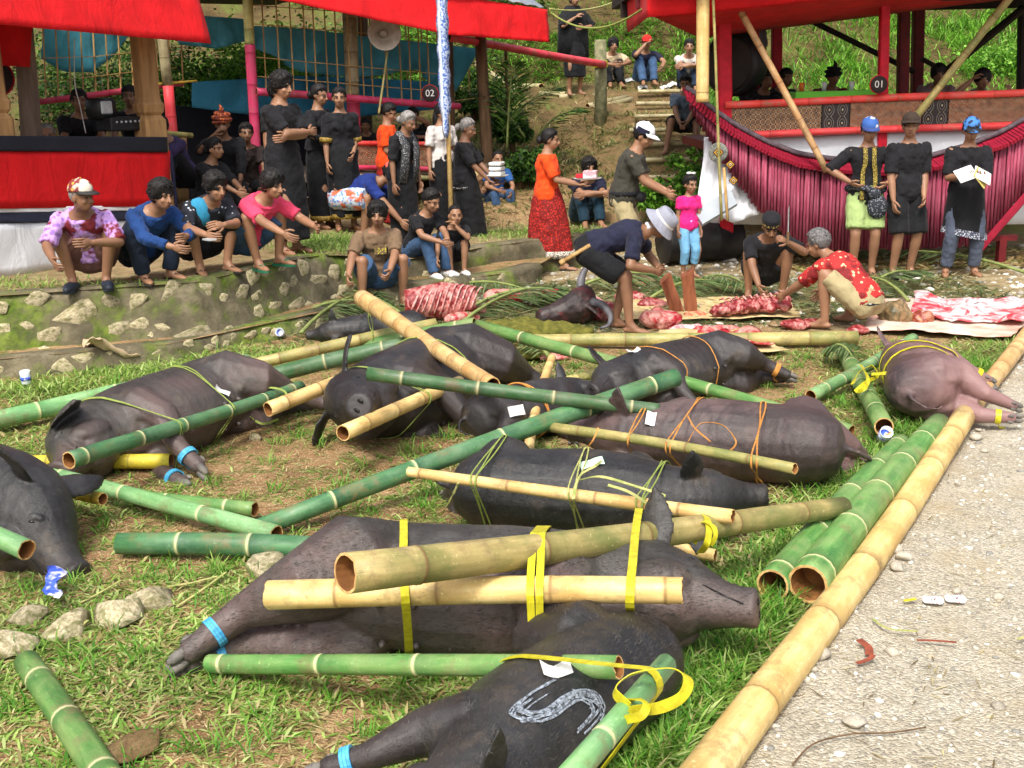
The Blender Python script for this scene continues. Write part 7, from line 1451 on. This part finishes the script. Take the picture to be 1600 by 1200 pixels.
mb = MB(); c = i24['spine'](.0); mb.tube([c+Vector((.15, .02, .06)), c+Vector((.19, -.22, -.08))], [.04, .036], 8, flat=.5); mb.tube([c+Vector((.188, -.20, -.07)), c+Vector((.196, -.24, -.095))], [.044, .043], 8, flat=.6); part(i24, 'knife_sheath', mb, SLAT)
mb = MB(); mb.tube([i24['hh'](.06, -.03, -.09), i24['hh'](0, -.075, -.10), i24['hh'](-.06, -.03, -.09), i24['hh'](-.03, .05, -.13)], .022, 8); part(i24, 'neck_cloth', mb, WHITEC)
i25 = human('squatting man in a black kopiah hat raising a knife over the meat', L3(1196, 466), -4, 1.58, SQUAT, 1, hair='thin', hat=kopiah(BLK), top=BLK, tsl=.75, bot=BLK2, btype='shorts', blen=.3, vox=.0115, head=(0, 30, 0), hl=(-.14, .40, .62), hr=(.12, .5, .12), el=(-1, 0, -.6), grip=1.0, fl=(-.16, .06, .08), fr=(.18, .06, .08))
REDB = batik('red_figured_batik', S(206, 190, 150), S(176, 36, 34), S(120, 20, 24), 22, lo=.22, hi=.3)
i26 = human('squatting grey-haired man in a red figured batik shirt and khaki shorts', L3(1318, 510), -136, 1.62, SQUAT, 0, hair='short', hairm=mat('salt_hair', S(70, 68, 68), S(120, 118, 118), 50, .6, .5, 90), top=REDB, tsl=.95, bot=KHA, btype='trousers', blen=.46, vox=.0115, head=(10, 20, 0), hl=(-.10, .60, .20), hr=(.42, .50, .16), lean=40, grip=.7, fatb=1.12, hem=-.06, fl=(-.18, .08, .08), fr=(.2, .06, .08))
mb = MB(); mb.loft(list(map(list, [[i26['spine'](t)+Vector((.185*cos(a), .155*sin(a), 0)) for a in [2*pi*j/24 for j in range(24)]] for t in (.0, .05, .11)])), False); o = part(i26, 'checked_cloth', mb, batik('black_white_check', S(200, 200, 206), S(30, 32, 44), None, 34, 'F1', .3, .36)); o.modifiers.new('s', 'SOLIDIFY').thickness = .012
# knife in the raised hand
def knife(t):
    mb = MB(); mb.box((0, 0, .0), (.012, .016, .06), bev=.004); mb.obj('handle', LOG, t, False); mb = MB(); mb.add([(-.002, -.022, .06), (.002, -.022, .06), (.002, .022, .06), (-.002, .022, .06), (-.001, -.03, .26), (.001, -.03, .26), (.001, .02, .30), (-.001, .02, .30)], [(0, 1, 2, 3), (4, 7, 6, 5), (0, 4, 5, 1), (1, 5, 6, 2), (2, 6, 7, 3), (3, 7, 4, 0)]); mb.obj('blade', SILV, t, False)
w = i25['arms'][-1][2]; held('knife', 'broad knife held upright by the man in the kopiah hat', 'knife', i25, tuple(w+Vector((.01, .06, .05))), knife)
# --- three capped men by the boat
BCAP = batik('blue_white_cap', S(220, 222, 226), S(50, 90, 160), None, 14); DCAP = batik('dark_blue_graphic_cap', S(30, 40, 70), S(60, 120, 190), S(24, 26, 34), 20)
s1 = human('man in a blue and white cap, gold-trimmed black shirt and light green shorts', L3(1346, 432), -6, 1.62, STAND, 0, hair='short', hat=cap(BCAP, cl('cap_blue', S(60, 80, 140))), top=BLK, tsl=1.0, bot=cl('light_green_shorts', S(160, 182, 118), .9), btype='shorts', blen=.42, shoes=(RUB, 'flip'), vox=.0115, head=(4, 12, 0), hl=(-.20, .13, 1.02), hr=(.20, .13, 1.04), el=(-1, -.2, 0), er=(1, -.2, 0), hem=-.10)
for s_ in (-1, 1):
    mb = MB(); P5 = [s1['spine'](t)+Vector((s_*(.045+.02*(t < .3)), dd+.030, 0)) for t, dd in ((.49, .07), (.43, .105), (.34, .12), (.22, .11), (.1, .125), (-.06, .125))]; mb.ribbon(curve_pts(P5), .045, Vector((0, 1, 0)), .006); part(s1, 'gold_trim', mb, batik('gold_embroidery', S(206, 180, 80), S(96, 84, 30), None, 80))
mb = MB(); mb.tube([s1['spine'](.06)+Vector((.19*cos(a), .155*sin(a), .02*sin(a*2))) for a in [2*pi*j/20 for j in range(21)]], .035, 8); mb.ell(s1['spine'](-.08)+Vector((-.10, .17, -.05)), (.11, .06, .13)); mb.ell(s1['spine'](-.02)+Vector((-.06, .18, .03)), (.07, .05, .06)); part(s1, 'tied_cloth', mb, batik('grey_woven_cloth', S(120, 124, 130), S(30, 34, 44), None, 50))
human('man in a brown cap and black shirt standing between the two other capped men', L3(1408, 432), 8, 1.66, STAND, 0, hair='short', hat=cap(cl('brown_cap', S(64, 52, 44))), top=BLK, tsl=.9, bot=BLK2, btype='shorts', blen=.5, shoes=(RUB, 'shoe'), vox=.0115, head=(-24, -2, 0), hl=(-.12, .16, .86), hr=(.2, .14, .8), fl=(-.09, .0, .08), fr=(.11, .02, .08))
s3 = human('man in a dark graphic cap reading papers, white-banded sarong over rolled jeans', L3(1500, 430), -8, 1.60, STAND, 0, hair='short', hat=cap(DCAP), top=BLK, tsl=.9, bot=cl('grey_jeans', S(84, 92, 110)), btype='trousers', blen=.96, shoes=(BRUB, 'flip'), vox=.0115, head=(0, 16, 0), hl=(-.07, .30, 1.10), hr=(.10, .30, 1.10), pnl=(0, -.4, 1), pnr=(0, -.4, 1), grip=.4, fl=(-.14, 0, .08), fr=(.16, .02, .08))
mb = MB(); rg = []
for i in range(9): t_ = i/8; z = 1.02-.58*t_; rg.append([Vector((cos(a)*(.17+.06*t_)*(1+.05*t_*sin(a*5)), .02+sin(a)*(.135+.05*t_)*(1+.06*t_*sin(a*6+1)), z+.05*cos(a)*t_)) for a in [2*pi*j/32 for j in range(32)]])
mb.loft(rg, False); o = part(s3, 'sarong', mb, BLK2); o.modifiers.new('s', 'SOLIDIFY').thickness = .008
mb = MB(); rg = [[p*1.0+Vector((p.x*.05, (p.y-.02)*.07, 0)) for p in r_] for r_ in rg[7:9]]; mb.loft([rg[0], rg[1]], False); part(s3, 'white_band', mb, batik('white_band', S(190, 196, 206), S(60, 64, 80), None, 60, lo=.3, hi=.5))
def papers(t):
    for k, (a_, mt) in enumerate(((-.5, PAPER), (.35, PAPER), (-.9, mat('yellow_paper', S(206, 190, 110), None, 9, .8, 0)))):
        mb = MB(); R = rotm(a_, 'Y') @ rotm(-.5, 'X'); mb.box(R@Vector((.09*(1 if a_ > 0 else -1), 0, .005*k)), (.09, .115, .0025), R); mb.obj('sheet', mt, t, False)
held('papers', 'open sheaf of white and yellow papers in the reading man\'s hands', 'papers', s3, (.02, .42, 1.16), papers)
# --- people on the slope
def onland(px, py): p = TG(px, py); p.z = float(terr(p.x, p.y)); return p
w30 = human('woman wrapped in black standing on the slope with a hand at her chin', onland(897, 150), 20, 1.60, STAND, 0, True, None, top=BLK, tsl=1.0, bot=BLK2, btype='sarong', vox=.016, hl=(-.1, .2, 1.1), hr=(.05, .2, 1.26), el=(-1, .2, -1), er=(1, .2, -1), sarong_hem=.3)
mb = MB(); mb.ell(w30['hh'](0, -.03, .02), (.09, .10, .12)); mb.loft([[Vector((w_*cos(a), -.02+d_*sin(a), z)) for a in [2*pi*j/20 for j in range(20)]] for z, w_, d_ in ((1.46, .12, .10), (1.3, .25, .17), (1.0, .27, .19), (.62, .28, .2))]); part(w30, 'shawl', mb, BLK2)
human('man in a beige t-shirt sitting on the slope beside the lichen post', onland(958, 138), 10, 1.6, HUG, 0, hair='shag', top=cl('beige_tee', S(190, 172, 140), .9), bot=BLK2, vox=.016, hr=(.1, .3, .4), hl=(-.1, .3, .4))
human('man in a red cap and navy t-shirt sitting on the slope', onland(1010, 134), 8, 1.6, HUG, 0, hair='short', hat=cap(cl('red_cap', S(220, 40, 36))), top=NVY, bot=DEN, vox=.016, hr=(.06, .16, .72), hl=(-.2, .3, .3), er=(1, .2, -1))
human('man in a white t-shirt and jeans sitting beside the cream bamboo pole', onland(1076, 150), -5, 1.6, HUG, 0, hair='short', top=cl('off_white_tee', S(206, 196, 184), .9), bot=DDEN, vox=.016)
human('barefoot man in a grey-blue t-shirt sitting on the earth stairway', Vector((AT(1070, 225, 17.6).x, 17.55, .5+.183*3+.02)), -14, 1.62, SIT, 1, hair='short', top=batik('grey_blue_tee', S(120, 134, 150), S(90, 104, 122), None, 4), bot=BLK2, btype='shorts', blen=.46, vox=.014, head=(0, 16, 0), pz=.42, hl=(-.05, .3, .46), hr=(.06, .3, .46), fl=(-.2, .3, .08), fr=(.26, .2, .08), lean=22)
for i, px in enumerate((972, 1003)):
    p = AT(px, 26, 25.2); z = float(terr(p.x, 25.2)); human(('person in a red top sitting at the top of the grassy bank', 'person in grey sitting with knees up at the top of the grassy bank')[i], Vector((p.x, 25.2, z)), 0, 1.6, HUG, 0, top=(cl('red_top', S(190, 40, 40)), OLV)[i], bot=DDEN, vox=.02)
# --- inside the pavilions
pz0 = 1.37
def inpr(px, Y): return Vector((AT(px, 150, Y).x, Y, pz0))
human('man in a dark red shirt and dark headdress seated behind the green table', inpr(1300, 15.6), 0, 1.6, HUG, 1, hair='short', hat=wrap(BLK), top=cl('dark_red_shirt', S(128, 26, 40)), bot=BLK2, vox=.016)
human('dark-clothed person seated beside the red inner post', inpr(1226, 15.7), 20, 1.6, HUG, 1, top=BLK, bot=BLK2, vox=.016); human('person in a pale mauve shirt seated behind the buffalo-carved panel', inpr(1464, 15.5), -10, 1.6, HUG, 1, hair='shag', top=cl('mauve_shirt', S(150, 124, 124)), bot=BLK2, vox=.016)
human('young man resting his head on his hand behind the spiral-carved panel', inpr(1533, 15.0), -8, 1.6, HUG, 0, hair='shag', top=cl('pale_grey_shirt', S(170, 160, 160)), bot=BLK2, vox=.015, hr=(.16, .12, .66), hl=(-.3, .25, .52), er=(1, .4, -.6), pz=.08)
human('person standing in the corner behind the big black drum', inpr(1168, 16.0), 20, 1.62, STAND, 1, top=cl('striped_grey', S(120, 110, 120)), bot=BLK2, vox=.018); human('dark-clothed person sitting behind the tan prop', inpr(1196, 15.4), 10, 1.55, HUG, 1, top=BLK, bot=BLK2, vox=.018)
def inpl(px, d): v = PL.hit(px, 200, d); v.z = 1.07; return PL.w(v)
human('old man in brown peering over the black-banded counter', inpl(72, .8), 20, 1.55, HUG, 0, hair='buzz', hairm=GREYH, top=OLV, bot=BLK2, vox=.016, pz=.10); human('person in black standing behind the amplifier', inpl(128, 1.0), 25, 1.5, SQUAT, 1, top=BLK, bot=BLK2, vox=.016, pz=.42, lean=10)
human('person in black standing behind the carved post', inpl(207, 1.1), 10, 1.5, SQUAT, 1, top=BLK, bot=BLK2, vox=.016, pz=.45, lean=8); human('person in a dark violet shirt leaning beside the carved post', inpl(252, .7), -30, 1.5, HUG, 0, top=cl('violet_shirt', S(66, 56, 96)), bot=BLK2, vox=.016)
OWR = batik('orange_batik_wrap', S(206, 110, 50), S(120, 50, 30), None, 30)
human('seated man in an orange batik headwrap with a hand raised to his mouth', Vector((AT(352, 240, 13.4).x, 13.4, TZ)), 18, 1.62, SIT, 1, hair='thin', hat=wrap(OWR), top=BLK, tsl=1.7, bot=BLK2, vox=.014, pz=.58, hr=(.12, .2, 1.10), er=(1, .1, -1), head=(-8, 4, 0))
human('seated woman in black in front of the man with the orange headwrap', Vector((AT(345, 280, 12.6).x, 12.6, TZ)), 62, 1.5, SIT, 0, True, 'bun', top=BLK, tsl=1.2, bot=BLK2, btype='baggy', vox=.014, pz=.42, head=(0, 4, 0), hl=(0, .3, .6), hr=(.12, .36, .56))
human('person in dark clothes seated behind the pink pavilion post', Vector((AT(388, 240, 13.9).x, 13.9, TZ)), 20, 1.55, SIT, 1, top=cl('dark_brown_cloth', S(50, 40, 38)), bot=BLK2, vox=.016, pz=.5)
mb = MB(); a = Vector((AT(350, 280, 13.0).x, 13.2, TZ)); mb.box((0, .1, .32), (.8, .42, .03)); mb.box((-.7, 0, .15), (.04, .3, .15)); mb.box((.6, 0, .15), (.04, .3, .15)); mb.obj('bench', GREYW, None, False, a, label='low plank bench under the people seated by the draped pavilion', cat='bench')
# the person who stands half behind the cup table etc. are melted together with everyone else
flush()
# ================================================================ BUTCHERING YARD AND LITTER
def meat_mat(name, c1, c2, c3, sc=9, rough=.32, lo=.42, hi=.56):
    m, nt, b = new_mat(name); v = coords(nt); c = ramp(nt, noise(nt, v, sc, 7, .65, 1.2), [(.3, c1), (lo, c2), (hi, c3)]); c = mix(nt, ramp(nt, noise(nt, v, sc*3, 5), [(.6, (0, 0, 0)), (.72, (.8,)*3)]), c, c1)
    nt.links.new(c, b.inputs['Base Color']); b.inputs['Roughness'].default_value = rough; bump(nt, b, noise(nt, v, sc*3, 6, .6, .5), .5, .02); return m
MEAT = meat_mat('raw_red_meat', S(84, 12, 16), S(132, 26, 32), S(206, 140, 132), 11, .42, .45, .60); FAT = meat_mat('fatty_meat', S(190, 110, 104), S(206, 150, 138), S(160, 30, 40), 7); MEMB = meat_mat('pale_membrane', S(214, 196, 198), S(222, 206, 206), S(190, 60, 70), 5, .35, .46, .58); BONE = mat('rib_bone', S(222, 176, 166), S(176, 84, 84), 30, .45); GUT = meat_mat('dark_entrails', S(60, 58, 44), S(92, 84, 56), S(150, 120, 84), 8, .4)
def lump(name, label, px, py, w, d, h, matl, seed, cat='meat', rz=0., vox=.013, n=7, z0=0.0, group='cuts of meat on the ground', folds=.03):
    p = G(px, py); r = random.Random(seed); mb = MB()
    for i in range(n):
        a = r.uniform(0, 6.28); q = r.uniform(0, .6); s_ = r.uniform(.35, .6); mb.ell((w/2*q*cos(a), d/2*q*sin(a), h*r.uniform(.3, .55)), (w/2*s_*1.2, d/2*s_*1.2, h*.5*r.uniform(.7, 1)), rotm(r.uniform(-.5, .5), 'Z'))
    mb.ell((0, 0, h*.35), (w*.42, d*.42, h*.36)); o = melt(name, mb, matl, None, vox, 2, folds, .05, loc=(p.x, p.y, z0-.01)); o.rotation_euler = (0, 0, rz); o['label'] = label; o['category'] = cat; o['group'] = group; return o
def sheet(name, label, poly, matl, z=.02, wav=.012, seed=0, cat='mat', n=26, group=None, thick=.006):
    P = [G(*p) for p in poly]; c = sum(P, Vector())/4; mb = MB(); rings = []
    for i in range(n+1):
        r = []
        for j in range(n+1):
            u, v = i/n, j/n; p = (P[0]*(1-u)+P[1]*u)*(1-v)+(P[3]*(1-u)+P[2]*u)*v; e = 1-min(u, 1-u, v, 1-v)*2
            w_ = float(fbm(p.x*4, p.y*4, seed)); j_ = (float(fbm(p.x*9, p.y*9, seed+3))-.5)*.10*(e**4); r.append(p-c+Vector((j_, j_, z+max(0, (w_-.42))*wav*5+.01*e**3+max(0, float(terr(p.x, p.y)))*1.0)))
        rings.append(r)
    mb.loft(rings, False, closed=False); o = mb.obj(name, matl, None, True, c, label=label, cat=cat, group=group); o.modifiers.new('s', 'SOLIDIFY').thickness = thick; return o
MATW = mat('woven_tan_mat', S(206, 186, 140), S(180, 156, 106), 8, .85, .5, 120, .004); SACK = mat('white_sack', S(216, 206, 190), S(206, 150, 130), 4, .7, .3, 80, .003)
sheet('woven_mat', 'tan woven mat under the cut meat in front of the chopping man', [(955, 505), (1250, 500), (1230, 465), (975, 472)], MATW, .012, .01, 3); sheet('woven_mat', 'tan woven mat edge sticking out below the long level pole', [(1010, 552), (1230, 556), (1180, 520), (1030, 520)], MATW, .012, .012, 4); sheet('woven_mat', 'stained tan mat beneath the white hide by the kerb', [(1345, 520), (1580, 532), (1640, 478), (1380, 470)], SACK, .012, .012, 5)
sheet('hide', 'white and pink inner side of a fresh hide beside the kerb', [(1420, 505), (1600, 515), (1610, 484), (1430, 474)], MEMB, .03, .035, 8, 'hide', 40, thick=.014); sheet('hide', 'crumpled pink hide laid under the long level pole', [(1080, 548), (1210, 552), (1190, 528), (1090, 530)], FAT, .03, .04, 9, 'hide', 20, thick=.012)
# ribs
p = G(692, 500); t = thing('rib_carcass', 'open rib carcass propped on palm leaves beside the man in brown', 'carcass', p, .1, group='cuts of meat on the ground'); mb = MB()
mb.loft([[Vector((x, .10*sin(a)*(1+.2*abs(x))+.05*x, .17+.15*cos(a)*(1-.35*abs(x)/.3))) for a in np.linspace(-2.6, .9, 12)] for x in np.linspace(-.34, .30, 12)], False, closed=False)
o = mb.obj('meat', MEAT, t); o.modifiers.new('s', 'SOLIDIFY').thickness = .035
for i in range(11):
    x = -.30+i*.054; mb = MB(); mb.tube([Vector((x+.02*k, (.10*sin(a)-.026)*(1+.2*abs(x))+.05*x-.018, .17+.165*cos(a)*(1-.35*abs(x)/.3)+.002)) for k, a in enumerate(np.linspace(-2.2, .5, 8))], [.006+.006*random.random() for _ in range(8)], 6); mb.obj('rib', BONE, t)
lump('meat_cut', 'red ragged shoulder of meat at the dark end of the rib carcass', 655, 500, .3, .25, .2, MEAT, 2); lump('meat_cut', 'pale fatty flap below the rib carcass', 722, 503, .34, .2, .12, FAT, 3)
p = G(770, 478); mb = MB(); mb.tube([(0, 0, .08), (.25, .03, .09), (.45, .05, .10), (.62, .08, .11)], [.09, .07, .04, .035], 10, round_=True); o = melt('skinned_shank', mb, FAT, None, .012, 2, .02, .05, loc=p); o['label'] = 'long pale skinned leg lying over palm fronds'; o['category'] = 'meat'; o['group'] = 'cuts of meat on the ground'
# buffalo head
BUFF = meat_mat('buffalo_hide', S(30, 26, 26), S(52, 36, 34), S(110, 30, 34), 4, .5, .5, .66); HORN = mat('grey_horn_buffalo', S(110, 108, 112), S(66, 64, 70), 14, .45, .2, stretch=(1, 1, .3))
p = G(893, 508); t = thing('buffalo_head', 'severed buffalo head with curved grey horns lying beside the dung heap', 'buffalo head', p, .25); mb = MB(); mb.loft([[Vector((x, r*cos(a), zc+r*1.1*sin(a))) for a in [2*pi*j/14 for j in range(14)]] for x, zc, r in ((-.32, .08, .05), (-.29, .085, .08), (-.2, .10, .085), (-.08, .13, .11), (.05, .17, .15), (.14, .19, .15), (.2, .19, .12))]); mb.ell((.1, 0, .12), (.14, .13, .12))
mb.tube([(.1, -.12, .2), (.16, -.22, .14), (.2, -.26, .08)], [.03, .035, .01], 8, flat=.5); melt('head', mb, BUFF, t, .012, 2, .02, .07)
for s_, P6 in ((1, [(.12, .08, .28), (.14, .14, .38), (.20, .16, .48), (.30, .14, .54), (.38, .10, .55)]), (-1, [(.14, -.10, .22), (.22, -.2, .2), (.26, -.3, .12), (.22, -.36, .05), (.14, -.36, .03)])): mb = MB(); mb.tube(curve_pts(P6, 4), [.045*(1-i/20.) for i in range(17)], 9); mb.obj('horn', HORN, t)
for i, (px, py, w, d, h, mt, lab) in enumerate([(938, 500, .34, .3, .2, MEAT, 'red neck meat behind the buffalo head'), (925, 488, .22, .2, .18, FAT, 'white-streaked neck fat beside the buffalo head'), (1030, 510, .36, .26, .17, FAT, 'large yellowish-pink slab of meat beside the bare legs of the bending man'), (1015, 480, .3, .2, .12, MEAT, 'dark red cut behind the yellowish slab'), (1075, 515, .3, .2, .06, MEMB, 'flat pale membrane piece in front of the split log'),
    (1120, 520, .42, .2, .08, FAT, 'wide flat pink piece on the woven mat'), (1085, 495, .26, .2, .06, meat_mat('orange_fat', S(214, 130, 90), S(226, 160, 120), S(196, 80, 60)), 'orange-tinted fat piece on the woven mat'), (1165, 546, .22, .12, .07, MEAT, 'small red scrap under the long level pole'), (1216, 508, .25, .2, .05, GUT, 'dark entrails heap between the two squatting men'), (1265, 505, .3, .2, .05, MEAT, 'thin red cut by the knee of the man in red batik'),
    (1400, 505, .3, .28, .22, GUT, 'dark coiled entrails bundle beside the man in red batik'), (1440, 505, .26, .22, .13, meat_mat('liver', S(90, 26, 22), S(130, 52, 36), S(176, 120, 90)), 'brown liver-coloured heap between entrails and the white hide'), (1480, 482, .3, .16, .06, meat_mat('orange_organ', S(206, 96, 40), S(220, 120, 60), S(170, 40, 60)), 'orange cut on the white hide'), (870, 560, .28, .12, .06, FAT, 'pink scrap beside the dung heap below the level pole'), (555, 448, .14, .1, .1, FAT, 'small pinkish scrap at the end of the stone ledge'), (1245, 512, .3, .2, .09, MEAT, 'dark red heap at the hand of the man in red batik'), (985, 470, .34, .2, .1, MEAT, 'dark red piece between the legs of the bending man'), (1340, 520, .26, .18, .08, MEAT, 'red cut beside the knee of the man in red batik'), (745, 490, .25, .16, .1, MEAT, 'dark red flap beside the rib carcass'), (1050, 530, .3, .14, .05, MEMB, 'thin white membrane strip on the mat edge')]):
    lump('meat_cut', lab, px, py, w, d, h, mt, 20+i)
p = G(1120, 500); t = thing('rib_rack', 'long red rack of ribs held between the two squatting men', 'meat', p, .12, group='cuts of meat on the ground'); mb = MB(); mb.tube([(0, 0, .08), (.2, .02, .11), (.45, .04, .12), (.66, .05, .14)], [.07, .10, .09, .05], 12, round_=True, flat=.7)
for i in range(9): mb.ell((.05+i*.07, -.06+.05*(i % 2), .10+.02*i % .03), (.06, .06, .045))
melt('meat', mb, MEAT, t, .012, 1, .05, .04)
for i in range(10): mb = MB(); x = .04+i*.062; mb.tube([(x, .07, .165+.05*x), (x+.015, .0, .19+.06*x), (x+.02, -.06+.02*(i % 3), .175+.05*x)], [.006, .009, .005+.004*(i % 2)], 6); mb.obj('rib', BONE, t)
lump('black_leg', 'black furred leg lying on the white hide', 1530, 482, .5, .1, .08, PBLK, 61, 'leg', -.05, n=4, folds=.01, group=None)
# dung heap
DUNG = mat('green_dung', S(74, 76, 26), S(112, 108, 44), 14, .95, .8, 40, .02); lump('dung_heap', 'mossy green heap of dung in front of the buffalo head', 830, 525, .95, .5, .16, DUNG, 71, 'dung', 0, .018, 14, folds=.05, group=None); lump('dung_heap', 'low green dung patch beside the straight tan pole', 805, 558, .6, .3, .07, DUNG, 72, 'dung', 0, .018, 9, folds=.04, group=None)
# chopping block halves
RW = mat('red_split_wood', S(104, 54, 36), S(150, 92, 62), 20, .8, .4, 60, .006, stretch=(1, 1, .15)); p = G(1064, 488); t = thing('split_log', 'upright log of reddish wood split in two', 'log', p)
for a_, dx in ((-.35, -.03), (-.12, .09)): mb = MB(); mb.loft([[rotm(a_, 'Y')@Vector((dx+x*(.055+.006*(k % 2)), y*(.06+.008*k), z+.03*x*(k == 3))) for x, y in ((-1, -.6), (-.2, -1), (1, -.7), (.9, .5), (.1, 1), (-.8, .7))] for k, z in enumerate((-.02, .12, .25, .36))]); mb.obj('half', RW, t, False)
# litter
p = G(350, 528); mb = MB(); mb.box((0, 0, .04), (.32, .06, .02), rotm(.25, 'Z') @ rotm(.06, 'Y')); mb.box((.12, -.05, .03), (.16, .05, .02), rotm(.15, 'Z')); mb.obj('timber_offcut', RW, None, False, p, label='reddish timber offcut lying at the foot of the wall', cat='timber')
sheet('sacking', 'crumpled beige sacking thrown at the foot of the mossy wall', [(132, 580), (215, 570), (238, 540), (165, 540)], cloth_mat('beige_sack', S(196, 172, 140), .85, .4), .05, .12, 15, 'sacking', 22)
BLUW = batik('blue_wrapper', S(40, 70, 190), S(60, 90, 206), S(206, 206, 220), 30); sheet('wrapper', 'shiny blue plastic wrapper on the limestone rock', [(64, 952), (96, 956), (102, 924), (72, 924)], BLUW, .05, .03, 17, 'wrapper', 10, thick=.002)
CLR = mat('clear_plastic', (.62, .68, .72), (.75, .8, .82), 12, .15, .1)
for px, py, lab, a_ in ((42, 604, 'empty clear plastic bottle standing by the wall foot', .1), (1378, 690, 'crumpled clear plastic cup with blue print by the open green pole', .9), (440, 525, 'crushed clear plastic cup beside the timber offcut', 1.2)):
    p = G(px, py); mb = MB(); mb.lathe([(.03, 0), (.035, .01), (.033, .05), (.038, .10), (.036, .101), (.028, .012)], 14, (0, 0, 0), rotm(a_, 'X')); mb.lathe([(.0345, .03), (.0375, .06)], 14, (0, 0, 0), rotm(a_, 'X'), 1); mb.obj('plastic_cup', [CLR, BLUW], None, True, p+Vector((0, 0, .02)), label=lab, cat='cup')
for i, (px, py, lab) in enumerate(((1458, 936, 'white paper disc with red marks on the gravel, beside the other disc'), (1493, 934, 'white paper disc at the far side of the pair on the gravel'))):
    p = G(px, py); z = float(terr(p.x, p.y)); mb = MB(); k = 20; mb.loft([[Vector(((.042 if q else .009)*cos(2*pi*j/k), (.042 if q else .009)*sin(2*pi*j/k), .012+.004*sin(j))) for q in (0, 1)] for j in range(k+1)], False, closed=False); o = mb.obj('paper_disc', batik('red_print_paper', S(200, 60, 70), S(222, 216, 214), None, 60, lo=.15, hi=.22), None, False, (p.x, p.y, z+.006), label=lab, cat='disc', group='paper discs on the gravel'); o.modifiers.new('s', 'SOLIDIFY').thickness = .002
DRYL = mat('red_dry_leaf', S(150, 78, 56), S(120, 60, 44), 20, .8)
for i, (px, py, pts, w_, mt, lab) in enumerate(((1352, 1015, [(0, -.05), (.01, 0), (-.01, .05)], .03, DRYL, 'reddish dry leaf scrap on the gravel'), (1345, 1035, [(-.02, -.02), (.03, .0), (.05, .02)], .02, DRYL, 'curled reddish leaf scrap below the other one'), (1462, 1006, [(-.06, .03), (0, .01), (.07, -.02)], .012, DRYL, 'thin reddish strip of leaf on the gravel'), (1420, 937, [(-.02, 0), (.03, .004)], .018, YEL, 'short yellow scrap beside the paper discs'), (1388, 985, [(-.03, .10), (0, 0), (.10, -.04)], .010, DTW, 'bent pale straw on the gravel near the flat stone'), (1590, 560+440, [(0, 0), (.05, .02)], .01, DTW, 'straw bit at the edge of the gravel'), (110, 1000+0, [(0, 0), (.03, .12)], .012, DTW, 'pale reed lying across the jagged limestone'), (318, 925, [(-.07, -.16), (0, 0), (.06, .16)], .012, DTW, 'pale straight reed on the bare soil by the pig hooves'), (300, 915, [(-.1, -.02), (0, 0), (.1, .05)], .012, DTW, 'pale dry leaf strip beside the straight reed'), (160, 925, [(-.06, -.1), (.0, .0), (.05, .1)], .01, DTW, 'dry reed near the row of limestone rocks'))):
    p = G(px, py); z = float(terr(p.x, p.y)); mb = MB(); mb.ribbon(curve_pts([Vector((a, b_, .012+.006*k)) for k, (a, b_) in enumerate(pts)], 4), w_, Vector((0, .1, 1)), .003); mb.obj('leaf_scrap', mt, None, False, (p.x, p.y, z+.006), label=lab, cat='leaf')
p = G(1290, 1160); mb = MB(); mb.tube(curve_pts([(-.14, -.14, .01), (-.05, -.04, .02), (.08, .02, .015), (.22, .03, .012), (.34, .06, .01)], 5), [.003]*21, 5); mb.obj('twig', LOG, None, True, p, label='thin dark curved twig on the gravel below the oval stone', cat='twig')
for i, (px, py, lab) in enumerate(((985, 128, 'sheet of paper on the slope below the red-capped man'), (1005, 140, 'second paper scrap lower on the slope'), (1040, 140, 'crumpled paper heap on the slope by the stairway'), (1052, 136, 'blue and white scrap on the slope by the stairway'))):
    p = TG(px, py); mb = MB(); mb.ribbon([Vector((-.09, 0, .02)), Vector((0, 0, .05+.02*(i % 2))), Vector((.1, .02, .03))], .12, Vector((0, -.5, 1)), .003); mb.obj('paper_scrap', PAPER, None, False, p, label=lab, cat='paper', group='paper scraps on the slope')
n = 90; r = np.random.default_rng(91); q = np.stack([r.uniform(-3.2, 4, n), r.uniform(9.4, 10.6, n)], -1)
xx = np.concatenate([r.normal(-.5, .9, 4500), r.uniform(.3, 4.8, 6500)]); yy = np.concatenate([r.normal(10.7, .45, 4500), r.uniform(10.2, 12.7, 6500)]); ok = ~in_poly(xx, yy+.2); xx, yy = xx[ok], yy[ok]
blade_field('palm_litter', np.stack([xx, yy, terr(xx, yy)+.01], -1), .24, .014, .08, pal(len(xx), FGREEN+DRYC+[S(64, 70, 44)], r), [LEAF], 'shredded palm leaf litter over the butchering yard', 'litter', 95, curl=.15, vert=.08)
flush()
bpy.context.view_layer.update(); _dg = bpy.context.evaluated_depsgraph_get()
for o in TEXTS:                                # lettering to plain meshes
    me = bpy.data.meshes.new_from_object(o.evaluated_get(_dg)); n = link('digits', me, o.parent, o.location, o.rotation_euler); bpy.data.objects.remove(o)
    n.name = 'digits'
